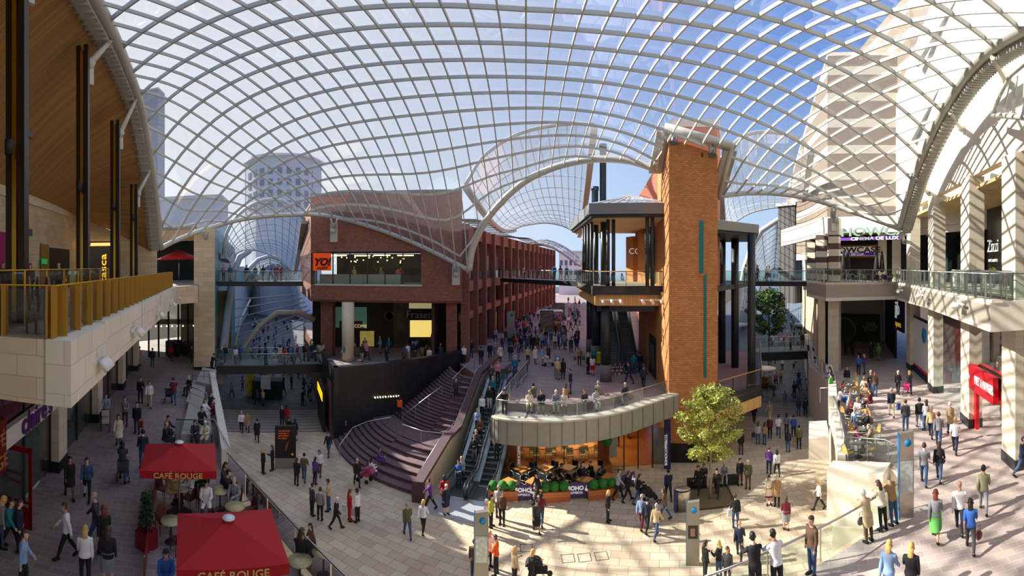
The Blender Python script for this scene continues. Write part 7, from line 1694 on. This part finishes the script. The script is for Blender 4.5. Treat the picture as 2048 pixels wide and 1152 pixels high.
def pp(txt,place,pose_default='stand',group=None):
    """px py level sex topkind topcolour bottom bottomcolour hair pose facing"""
    for row in txt.strip().split('\n'):
        f=[x.strip() for x in row.split(',')]
        if len(f)<11: continue
        px,py=float(f[0]),float(f[1]); lv=f[2]; z=LV[lv] if lv in LV else float(lv); fem=f[3]=='f'; tk=TOPN[f[4]]; pose=f[9]
        p=Pz(px,py,z)
        if pose=='sit' and lv in ('M','P') : pass
        bk='skirt' if f[6]=='k' else 'trousers'
        lab=auto(fem,tk,f[5],bk,f[7],f[8],pose,f[11] if len(f)>11 else place)
        person(p,-(az(px)+math.radians(float(f[10]))),pose,fem,tk,f[5],bk,f[7],f[8],lab,skin=(2 if len(f)>12 and f[12]=='d' else int(px)%2))
pp('''
139,996,M,f,c,black,t,olive,black,walk,170
174,999,M,f,j,denim blue,t,black,brown,walk,185
237,894,M,f,c,cream,t,denim blue,brown,walk,185
212,846,M,m,t,light blue,t,beige,brown,push,180
250,852,M,f,j,grey,t,charcoal,brown,chat,190
274,868,M,m,j,black,t,charcoal,black,step,190
281,806,M,m,j,black,t,black,brown,chat,175
299,815,M,m,j,white,t,beige,brown,walk,185
347,808,M,m,w,maroon,t,denim blue,brown,push,0
245,962,M,f,w,charcoal,t,denim blue,black,push,2
286,937,M,m,j,navy,t,denim blue,black,step,355
133,1117,M,m,w,white,t,black,brown,walk,265,left of the planter with a backpack height
192,1092,M,m,j,charcoal,t,denim blue,grey,walk,275
208,1120,M,f,j,black,t,maroon,red,walk,350
170,1170,M,f,w,white,t,black,blonde,step,0
216,1172,M,f,w,black,k,grey,brown,stand,0
46,1185,M,m,s,light blue,t,black,brown,step,100
20,1100,M,f,j,teal,t,black,black,walk,120
38,1104,M,f,j,navy,t,black,brown,stand,100
6,1096,M,f,w,grey,t,denim blue,blonde,stand,90
'''.replace('left of the planter with a backpack height','on the left terrace'),'on the left terrace')
pp('''
279,731,M,m,w,beige,t,beige,brown,stand,20
305,734,M,m,j,black,t,denim blue,brown,walk,180
342,722,M,f,w,red,t,charcoal,brown,walk,10
351,715,M,m,j,black,t,black,black,stand,0
384,726,M,f,j,charcoal,t,brown,brown,walk,200
424,748,M,m,j,black,t,black,brown,lean,60
''','near the far glass shopfront')
pp('''
333,884,M,m,j,navy,t,navy,black,sit,120
329,900,M,m,j,black,t,black,bald,sit,100
402,862,M,m,j,black,t,black,black,sit,150
408,842,M,f,w,white,t,black,brown,sit,130
424,840,M,f,w,maroon,t,black,black,sit,120
420,826,M,f,j,black,t,black,black,sit,130
412,892,M,f,c,cream,t,grey,white,sit,200
391,890,M,f,c,charcoal,t,black,black,sit,190
380,790,M,m,j,black,t,black,grey,sit,230
''','on the left granite benches')
pp('''
336,1010,M,f,c,beige,t,beige,blonde,sit,60
380,1003,M,f,w,white,t,black,blonde,sit,250
412,988,M,f,j,black,t,black,black,sit,240
447,990,M,f,t,charcoal,t,black,brown,sit,120
452,1012,M,m,j,black,t,black,black,sit,100
470,1024,M,f,j,grey,t,grey,grey,sit,200
412,1030,M,f,w,white,t,charcoal,black,sit,180
332,1190,M,f,w,blue,t,black,black,sit,180
600,1150,M,f,j,black,t,black,brown,sit,30
''','under the red parasols')
pp('''
483,864,P,m,s,white,t,black,grey,walk,185
495,863,P,f,c,tan,t,charcoal,brown,walk,180
514,883,P,m,c,black,t,black,brown,walk,0
573,848,-.5,f,c,red,t,black,black,stand,0
564,850,-.4,f,c,navy,t,black,grey,stand,20
577,868,P,m,j,black,t,black,black,sit,160
590,881,P,f,j,black,k,charcoal,black,stand,10
526,947,P,f,j,black,t,black,blonde,stand,60
545,941,P,f,j,black,t,black,brown,chat,280
''','near the black poster display')
pp('''
657,912,P,m,j,navy,t,denim blue,black,walk,200
593,970,P,f,j,black,t,black,brown,step,20
608,962,P,m,j,olive,t,denim blue,black,walk,10
630,968,P,f,j,purple,t,navy,brown,step,30
639,951,P,f,w,white,t,brown,brown,walk,190
624,1031,P,m,j,charcoal,t,black,black,stand,60
640,1041,P,m,j,grey,t,black,brown,stand,20
657,1022,P,m,w,beige,t,denim blue,black,chat,280
672,1058,P,f,j,black,t,black,white,walk,100
699,1042,P,f,j,red,t,red,red,stand,70
715,1044,P,m,j,white,t,black,black,stand,300
714,972,P,m,j,black,t,black,bald,walk,170
741,958,P,f,w,white,t,denim blue,black,sit,60
757,934,.25,f,w,purple,t,purple,brown,sit,100
623,1118,P,f,w,brown,t,black,black,walk,250
510,1045,P,f,w,light grey,t,navy,black,step,190
''','on the shaded left plaza')
pp('''
860,1020,P,m,w,purple,t,black,brown,walk,275
892,1029,P,f,c,navy,k,navy,white,stand,150
889,1010,P,f,c,red,t,cream,black,step,350
815,1075,P,m,j,olive,t,denim blue,grey,walk,350
846,1066,P,f,j,white,t,black,blonde,walk,20
799,835,1.9,f,j,orange,t,black,black,step,20
912,800,3.2,m,s,charcoal,t,navy,black,step,180
928,727,M,m,s,white,t,black,brown,step,200
943,714,M,m,w,navy,t,denim blue,brown,walk,180
962,731,4.5,m,w,black,t,black,black,step,0
''','by the grand stairs')
pp('''
982,1054,P,f,w,yellow green,t,black,black,stand,110
972,1068,P,m,s,cream,t,beige,white,stand,100
1004,1049,P,m,j,brown,t,black,grey,stand,200
997,1036,P,m,s,light grey,t,charcoal,grey,stand,20
992,1150,P,m,j,orange,t,black,brown,chat,280
978,1136,P,f,s,white,t,black,blonde,chat,120
949,1160,P,m,j,brown,t,charcoal,black,stand,10
1029,1172,P,f,w,beige,t,black,blonde,chat,60
1062,1178,P,f,j,black,t,black,blonde,push,80
1073,1064,P,f,w,charcoal,k,black,black,walk,170
1082,1050,P,f,w,maroon,t,denim blue,black,walk,10
1075,1006,P,m,j,black,t,black,black,walk,240
''','by the totem below the escalators')
pp('''
1216,1044,P,f,j,black,t,black,blonde,stand,100
1283,1057,P,m,j,light blue,t,maroon,grey,walk,20
1294,1064,P,m,w,navy,t,black,black,walk,25
1312,1078,P,m,w,beige,t,denim blue,grey,walk,30
1329,1040,P,f,j,brown,t,denim blue,brown,walk,280
1337,999,P,m,j,navy,t,navy,black,walk,350
1236,998,P,m,w,light grey,t,black,brown,walk,80
1255,1003,P,m,j,black,t,black,brown,walk,70
1276,1007,P,f,w,black,t,denim blue,brown,push,75
1397,986,P,f,c,black,t,black,black,walk,200
1408,968,P,f,j,charcoal,t,grey,brown,sit,180
1434,993,P,f,j,black,t,black,black,walk,190
1449,966,P,f,w,grey,t,light grey,blonde,sit,180
1480,970,P,f,j,black,t,brown,brown,stand,170
1496,977,P,m,j,olive,t,brown,white,stand,185
1471,1056,P,m,j,black,t,denim blue,brown,step,350
1479,1118,P,m,j,navy,t,charcoal,bald,walk,5
1410,1160,P,f,j,black,t,black,black,chat,60
1438,1158,P,f,j,black,t,denim blue,blonde,chat,300
1455,1172,P,f,j,charcoal,t,black,brown,stand,200
''','on the plaza near the young tree')
pp('''
1508,845,P,m,j,black,t,black,black,walk,190
1539,842,P,m,c,beige,t,beige,grey,walk,200
1516,888,P,f,w,light grey,t,denim blue,brown,stand,0
1529,889,P,f,j,tan,t,denim blue,brown,step,20
1540,876,P,m,w,maroon,t,black,grey,stand,200
1557,874,P,m,t,white,t,denim blue,black,walk,0
1573,868,P,f,w,grey,t,black,black,stand,10
1587,874,P,m,j,blue,t,black,black,step,0
1576,904,P,f,j,navy,t,denim blue,black,stand,10
1598,898,P,m,j,olive,t,black,black,stand,0
1630,889,P,m,s,light blue,t,denim blue,brown,chat,100
1538,947,P,m,w,purple,t,navy,brown,step,5
1554,951,P,f,w,white,t,black,black,walk,350
1538,1010,P,f,c,cream,k,maroon,black,stand,170
1554,1012,P,m,c,tan,t,black,grey,stand,190
1638,1020,P,f,t,white,t,black,blonde,walk,275
1682,1016,P,f,w,pink,t,black,brown,walk,90
1572,1059,P,f,w,maroon,k,grey,brown,step,355
1482,908,P,f,w,black,t,charcoal,black,stand,180
1597,832,P,f,w,charcoal,t,denim blue,brown,stand,0
1611,834,P,m,w,black,t,black,black,walk,0
''','on the plaza toward the right street')
pp('''
1717,749,M,f,j,blue,t,black,brown,chat,190
1729,748,M,f,w,purple,t,denim blue,blonde,chat,260
1742,716,M,f,j,charcoal,t,black,brown,stand,180
1757,721,M,f,j,green,k,olive,blonde,stand,200
1692,711,M,f,j,black,t,black,black,stand,0
1705,711,M,f,c,black,t,black,brown,stand,10
1719,724,M,f,j,brown,t,black,black,stand,20
''','at the mouth of the dark passage')
pp('''
1694,777,M,f,j,black,t,light grey,black,stand,180
1742,790,M,m,j,black,t,denim blue,blonde,chat,200
1750,793,M,f,w,brown,t,denim blue,red,stand,10
1796,788,M,f,j,black,t,black,white,walk,10
1819,788,M,f,t,black,t,navy,blonde,push,355
1783,834,M,m,j,navy,t,cream,grey,walk,355
1811,863,M,m,j,charcoal,t,denim blue,brown,step,0
1839,858,M,m,w,black,t,light blue,black,walk,350
1853,860,M,f,j,light grey,t,denim blue,brown,step,355
1862,876,M,f,w,beige,t,navy,blonde,walk,10
1877,894,M,m,w,grey,t,denim blue,brown,walk,5
1900,866,M,f,c,beige,t,denim blue,white,stand,340
1910,907,M,m,t,white,t,navy,blonde,walk,10
1848,970,M,m,t,grey,t,denim blue,brown,walk,5
1878,963,M,f,w,black,t,denim blue,brown,walk,10
1967,1026,M,m,j,khaki,t,grey,black,walk,0
1919,1066,M,m,w,white,t,navy,bald,walk,5
1941,1104,M,f,t,blue,t,charcoal,black,walk,0
1871,1081,M,f,w,grey,k,green,red,walk,5
2044,954,M,m,j,navy,t,denim blue,black,walk,100
1735,1083,M,f,c,beige,t,brown,white,lean,315
1764,1060,M,f,j,cream,t,black,brown,lean,315
1785,1049,M,m,j,tan,t,denim blue,grey,lean,310
''','on the sunlit right terrace')
pp('''
1624,1151,M,m,j,brown,t,denim blue,brown,stand,230
1510,1200,M,m,j,black,t,black,black,lean,340
1553,1192,M,m,j,white,t,black,black,lean,330
1777,1206,M,f,s,light blue,t,light blue,blonde,walk,20
1822,1212,M,f,s,black,t,white,blonde,chat,10
''','by the long front balustrade')
pp('''
1664,778,M,f,j,blue,t,denim blue,brown,lean,300
1666,790,M,m,j,charcoal,t,denim blue,black,lean,310
1678,826,M,f,w,white,t,black,black,lean,90
1684,800,M,f,j,red,t,black,black,sit,60
1714,782,M,f,w,cream,t,beige,blonde,sit,250
1729,790,M,f,w,cream,t,grey,blonde,sit,200
1733,806,M,f,w,tan,t,grey,red,sit,230
1742,820,M,f,t,maroon,t,black,brown,sit,270
1688,818,M,m,s,blue,t,grey,grey,sit,90
1698,820,M,f,s,light blue,t,black,grey,sit,100
1696,834,M,f,w,pink,t,black,grey,sit,80
1716,840,M,f,w,white,t,grey,blonde,sit,200
1693,850,M,m,j,brown,t,black,grey,sit,80
1706,866,M,m,j,light blue,t,denim blue,grey,sit,70
1736,868,M,f,w,black,t,black,blonde,sit,250
1710,902,M,f,s,pink,t,black,black,sit,80
1742,905,M,m,j,khaki,t,black,grey,sit,270
1662,796,M,m,w,green,t,denim blue,black,stand,300
''','at the sunny cafe tables')
pp('''
1059,822,M,f,j,cream,t,beige,blonde,sit,180
1083,823,M,m,j,black,t,khaki,brown,sit,185
1112,823,M,m,w,grey,t,beige,white,sit,180
1128,823,M,f,j,cream,t,black,blonde,sit,180
1168,820,M,f,j,charcoal,t,charcoal,red,sit,170
1190,818,M,f,w,light grey,t,white,black,sit,150
1250,806,M,m,j,charcoal,t,grey,white,sit,180
1009,834,M,m,j,black,t,black,black,lean,190
1068,809,M,m,j,olive,t,black,black,sit,330
1131,808,M,f,j,tan,t,grey,brown,sit,10
1195,804,M,m,j,khaki,t,black,grey,sit,30
''','by the curved seating step')
pp('''
1141,787,M,m,w,navy,t,denim blue,brown,stand,260
1115,759,M,m,j,beige,t,khaki,white,stand,20
1126,758,M,f,c,black,t,black,black,stand,0
1159,731,M,m,j,khaki,t,black,grey,walk,180
1176,748,M,m,j,black,t,black,grey,stand,120
1185,750,M,f,t,white,k,red,black,stand,0
1258,768,M,m,w,navy,t,navy,black,walk,300
1287,776,M,m,j,navy,t,navy,brown,walk,10
1268,747,M,m,j,teal,t,denim blue,brown,stand,0
1280,745,M,m,j,black,t,denim blue,black,stand,10
1189,730,M,m,j,teal,t,charcoal,brown,step,190
''','in front of the pavilion')
pp('''
980,720,M,m,j,black,t,black,brown,step,180
990,718,M,f,j,grey,t,grey,blonde,walk,200
1001,723,M,f,c,cream,t,brown,brown,walk,190
1021,723,M,m,w,black,t,denim blue,black,stand,10
1037,723,M,f,s,purple,t,grey,brown,stand,100
1056,728,M,f,j,beige,t,black,brown,stand,190
1071,728,M,f,c,cream,t,grey,blonde,walk,10
1085,731,M,m,s,light blue,t,khaki,brown,stand,90
1097,724,M,f,j,charcoal,t,black,brown,push,180
1042,703,M,m,j,black,t,charcoal,black,walk,180
1054,697,M,m,j,grey,t,denim blue,brown,stand,0
1063,700,M,f,c,black,t,black,black,stand,10
1075,701,M,f,j,brown,t,black,brown,walk,0
1117,693,M,m,j,blue,t,black,brown,stand,120
1130,700,M,f,j,grey,k,charcoal,grey,walk,180
1142,705,M,f,c,charcoal,t,black,black,step,180
1102,690,M,m,t,teal,t,denim blue,black,stand,0
1092,688,M,m,j,black,t,denim blue,black,stand,30
1129,688,M,m,s,denim blue,t,denim blue,brown,walk,190
1155,694,M,m,w,maroon,t,denim blue,brown,stand,10
''','near the head of the escalators')
# people on the escalators
rnd=random.Random(21)
PR=0
def onesc(lane,s,*a):
    base=E0+en*(.72 if lane else -.72); x=(.2 if (s*10)%2<1 else -.2); run=MID/math.tan(R_(30)); z=.02 if s<1.8 else min(MID,(s-1.8)*math.tan(R_(30))+.12)
    fem,tk,tc,bc,h,down=a; p=base+ed*s+en*x; p.z=z
    person(p,-(EA+(PI if down else 0)),'stand' if int(s*7)%3 else 'chat',fem,TOPN[tk],tc,'trousers',bc,h,auto(fem,TOPN[tk],tc,'trousers',bc,h,'stand','on the %s escalator %s'%('crowded' if not lane else 'nearly empty','near the bottom' if s<4 else 'halfway up' if s<8 else 'near the top')),skin=int(s*3)%2)
for a in ((0,.9,True,'t','blue','charcoal','black',1),(0,1.5,True,'w','light grey','charcoal','blonde',1),(0,3.0,False,'j','black','grey','brown',1),(0,3.4,False,'s','charcoal','black','grey',1),(0,4.4,True,'j','brown','black','brown',1),(0,5.1,True,'s','light blue','black','grey',1),(0,6.3,True,'w','white','black','black',1),(0,7.0,False,'j','black','white','bald',1),(0,8.0,True,'j','teal','black','blonde',1),(0,9.1,False,'j','charcoal','charcoal','black',1),(0,9.6,True,'w','pink','black','brown',1),
  (1,3.4,False,'j','black','charcoal','white',0),(1,6.6,False,'j','brown','black','bald',0),(1,11.5,False,'j','teal','denim blue','grey',0),(1,5.4,True,'w','black','black','black',0)): onesc(*a)
# crowds: each one a person of its own; smaller figures share a few bodies
TC=['black','navy','charcoal','grey','brown','white','cream','beige','red','maroon','purple','blue','light blue','teal','denim blue','black','black','navy','pink']
BC=['black','denim blue','charcoal','navy','black','grey','beige','denim blue']
HC=['black','brown','brown','blonde','grey','black','brown']
NIND=[0]; FAR=MB(); FARM=[]; FARI={}
def farmat(c,hair=False):
    k=('h',c) if hair else c
    if k not in FARI: FARI[k]=len(FARM); FARM.append(mat('crowd_'+str(c).replace(' ','_').replace('(','').replace(')','').replace(',','_'),HAIRC[c] if hair else CLC[c] if isinstance(c,str) else c,.8))
    return FARI[k]
def far_person(p,rz,pose,fem,tc,bk,bc,h):
    P_=PM[pose,fem,2]; M=Matrix.Translation(p)@Matrix.Rotation(rz,4,'Z')
    for key,mi in (('body',farmat((210,165,138))),('top',farmat(tc)),('skirt' if bk=='skirt' else 'trousers',farmat(bc)),('shoes',farmat('black')),('hair_long' if fem else 'hair_short',farmat(h,True))):
        me=P_[key]; FAR.add([v.co for v in me.vertices],[tuple(f.vertices) for f in me.polygons],mi,True,M)
def crowd(n,gen,place,grp,seed,poses=('walk','step','stand','chat','walk')):
    rnd=random.Random(seed); placed=[]; k=0; tries=0
    while k<n and tries<n*40:
        tries+=1; p=gen(rnd)
        if p is None or any((p-q_).length<.62 for q_ in placed): continue
        placed.append(p); fem=rnd.random()<.5; tk=rnd.choice('jjjcwwts'); tk_=TOPN[tk]; tc=rnd.choice(TC); bc=rnd.choice(BC); h=rnd.choice(HC); pose=rnd.choice(poses); bk='skirt' if fem and rnd.random()<.15 else 'trousers'
        col_='woman' if fem else 'man'
        lab='%s in %s %s and %s %s %s'%(col_,tc,{'tee':'t-shirt','shirt':'shirt','jacket':'jacket','coat':'coat','jumper':'jumper'}[tk_],bc,bk,place)
        rz=rnd.choice((0,PI,0,PI,1.5,4.5))+rnd.uniform(-.4,.4)
        if math.hypot(p.x,p.y)>FARR: far_person(p,rz,'walk' if pose in ('step','sit') else pose,fem,tc,bk,bc,h)
        else: person(p,rz,pose,fem,tk_,tc,bk,bc,h,lab,grp,skin=rnd.choice((0,0,1,2)),lod=1); NIND[0]+=1
        k+=1
FARR=54
def g_poly(px0,px1,r0,r1,z,pw=1.0,ok=None):
    def g(rnd):
        r=r0+(r1-r0)*rnd.random()**pw; x=rnd.uniform(px0,px1); p=Pxy(x,r); p.z=z
        return p if (ok is None or ok(p)) else None
    return g
def ok_centre(p):
    i=min(range(len(AC)),key=lambda i:abs(AC[i].y-p.y)); return p.x>AC[i].x+1.2
crowd(92,g_poly(985,1160,50,118,MID,1.3,ok_centre),'in the centre street crowd','shoppers in the centre street',31)
crowd(70,g_poly(500,622,60,122,-.96,1.2,lambda p:(p-S0).dot(sn1)<4.2),'in the dark left street','shoppers in the left street',32)
crowd(15,g_poly(462,628,47.5,56,-.96,1,lambda p:-7<(p-S0).dot(sn1)<4.6),'under the lower left footbridge','shoppers under the lower footbridge',33)
crowd(48,g_poly(1537,1600,62,135,-.96,1.2),'far along the right street','shoppers far along the right street',34)
crowd(16,g_poly(1500,1618,44,58,-.9,1,lambda p:True),'by the right street steps','shoppers by the right street steps',35)
crowd(20,g_poly(665,885,42.0,49,MID,1,lambda p:min((Vector((x,y,MID))-p).length for x,y in BWc)>1.0 and p.y>41 - .0 and (p.x*p.x+p.y*p.y)>(min(BWc,key=lambda q_:abs(math.atan2(q_[0],q_[1])-math.atan2(p.x,p.y)))[0]**2+min(BWc,key=lambda q_:abs(math.atan2(q_[0],q_[1])-math.atan2(p.x,p.y)))[1]**2)+60),'behind the black wall','shoppers on the store terrace',36)
def g_line(a,b,w,z):
    def g(rnd): p=lerp(a,b,rnd.uniform(.03,.97)); n_=(b-a).normalized(); n_=Vector((-n_.y,n_.x,0)); n_=n_ if n_.y>0 else -n_; p=p+n_*rnd.uniform(.4,w-.4); p.z=z; return p
    return g
crowd(13,g_line(Pxy(428,42.5),Pxy(657,43.5),3.2,MID),'on the lower left footbridge','people on the lower left footbridge',37)
crowd(8,g_line(Pxy(436,48),Pxy(606,48.5),3,UP),'on the upper left footbridge','people on the upper left footbridge',38)
crowd(6,g_line(Pxy(1010,61),Pxy(1120,51),3,UP),'on the centre footbridge','people on the centre footbridge',39)
crowd(6,g_line(Pxy(1485,48.6),Pxy(1545,48.4),3,UP),'on the upper right footbridge','people on the upper right footbridge',40)
crowd(2,g_line(Pxy(1555,49.6),Pxy(1630,50.4),3.4,MID),'on the lower right footbridge','people on the lower right footbridge',41)
crowd(5,lambda rnd:F_(rnd.uniform(uw0+1.5,uw1-2.5),rnd.uniform(2.2,5),zw0-.05),'inside the upstairs sushi restaurant','diners in the sushi restaurant',42,('stand','chat'))
crowd(5,lambda rnd:Vector((rnd.uniform(.5,9.5),rnd.uniform(32.3,36),.03)),'inside the coffee shop','customers inside the coffee shop',43,('stand','chat','sit'))
tag(FAR.build('distant_crowd',FARM,None),'far off crowd of tiny shoppers filling the ends of the three streets','crowd',kind='stuff')
pp('''
6,598,U,m,j,black,t,black,brown,stand,160
60,600,U,f,j,black,t,black,black,stand,180
118,598,U,m,j,charcoal,t,black,black,stand,200
''','behind the left balcony screen')
for x,y,fem,tc,h,d_ in ((1120,958,False,'black','black',90),(1111,975,True,'black','brown',300),(1162,958,False,'navy','white',90),(1184,952,False,'black','brown',240),(1128,975,False,'charcoal','black',270)):
    p=Pz(x,y+14,0); person(p,-(az(x)+R_(d_)),'sit',fem,'jacket',tc,'trousers','black',h,auto(fem,'jacket',tc,'trousers','black',h,'sit','at the coffee shop tables'))
# bags
def bag(px,py,z,col,kind,lab,s=1):
    p=Pz(px,py,z); p.z=z+.42; t=thing('shopping_bag' if kind=='b' else 'handbag' if kind=='h' else 'backpack',lab,'bag',p); c=mat('bag_%d_%d_%d'%col,col,.6)
    if kind=='b': MB().prism([(-.15,-.06),(.15,-.06),(.15,.06),(-.15,.06)],-.2,.18).build('body',c,t,False)
    else: MB().ball((0,0,0),.17,10,0,.85,Matrix.Scale(.55,4,(0,1,0))).build('body',c,t,False)
    MB().tube([(-.08,0,.15),(-.05,0,.32),(.05,0,.32),(.08,0,.15)],.01,5).build('handle',c,t,False)
for a in ((707,1038,0,(236,236,240),'b','white carrier bag held by the woman in red'),(689,1030,0,(236,236,240),'b','small white bag beside the man in the white jacket'),(282,862,MID,(170,30,50),'b','red bag carried by the man in black on the left terrace'),(166,994,MID,(200,206,214),'b','pale plastic bag beside the woman in denim jacket'),
  (1460,1040,0,(226,226,232),'b','white plastic bag held by the man in the black jacket on the plaza'),(1589,890,0,(196,146,84),'b','brown paper bag on the plaza toward the right street'),(1507,880,0,(50,60,90),'b','navy bag held by the woman in light grey'),(1958,1096,MID,(96,34,30),'h','dark red leather handbag of the woman in the blue top'),(1722,1066,MID,(40,36,36),'h','black handbag of the leaning woman in the beige coat'),(1886,940,MID,(40,36,36),'h','black handbag beside the woman in the black jumper'),
  (1797,826,MID,(60,80,150),'b','blue bag carried by the man in cream trousers'),(1167,725,MID,(40,110,70),'b','green bag on the middle terrace'),(1150,725,MID,(150,96,60),'b','brown bag on the middle terrace')): bag(*a)
# ================= sub-parts hang from the part they belong to =================
HOST={'lettering':('panel','sign_bar','canopy','fabric','name_fascia','name_blade','welcome_panel','name_board','poster'),'rib':('canopy',),'top_disc':('canopy',),'swirl_mark':('fabric',),'brass_strip':('shaft',),'lamp_arm':('shaft',),'spotlight':('shaft',),
 'screen_picture':('screen',),'stripe':('panel',),'blue_disc':('panel',),'lime_circle':('panel',),'ring_emblem':('panel',),'star':('panel',),'purple_strip':('panel',),'orange_square':('poster',),'dancer_picture':('poster',),'mullion':('glazing','restaurant_window','shop_window'),
 'plinth':('pilaster','pillar','shaft'),'round_emblem':('black_panel',),'roof_seams':('hipped_roof',),'slot_ledge':('brick_shaft',),'standing_seam':('zinc_fascia',),'lamp_head':('bar','mounting_bar'),'ballast':('mounting_bar',),'glass':('frame',),'window':('wall','curved_wall'),'roof_edge':('wall','curved_wall')}
bykids={}
for o in COL.objects:
    if o.parent is not None and o.parent.type=='EMPTY': bykids.setdefault(o.parent.name,[]).append(o)
base_=lambda n:n.split('.')[0]
for nm,ks in bykids.items():
    P_=bpy.data.objects[nm]
    if base_(nm) in ('glass_roof','glass_canopy','glass_dome'): continue
    for o in ks:
        for h in HOST.get(base_(o.name),()):
            c=[k for k in ks if base_(k.name)==h and k is not o]
            if c:
                # nearest host by the middle of its mesh
                def mid(x): b=x.bound_box; return Vector(b[0])*.5+Vector(b[6])*.5
                m0=mid(o); host=min(c,key=lambda k:(mid(k)-m0).length); o.parent=host; break
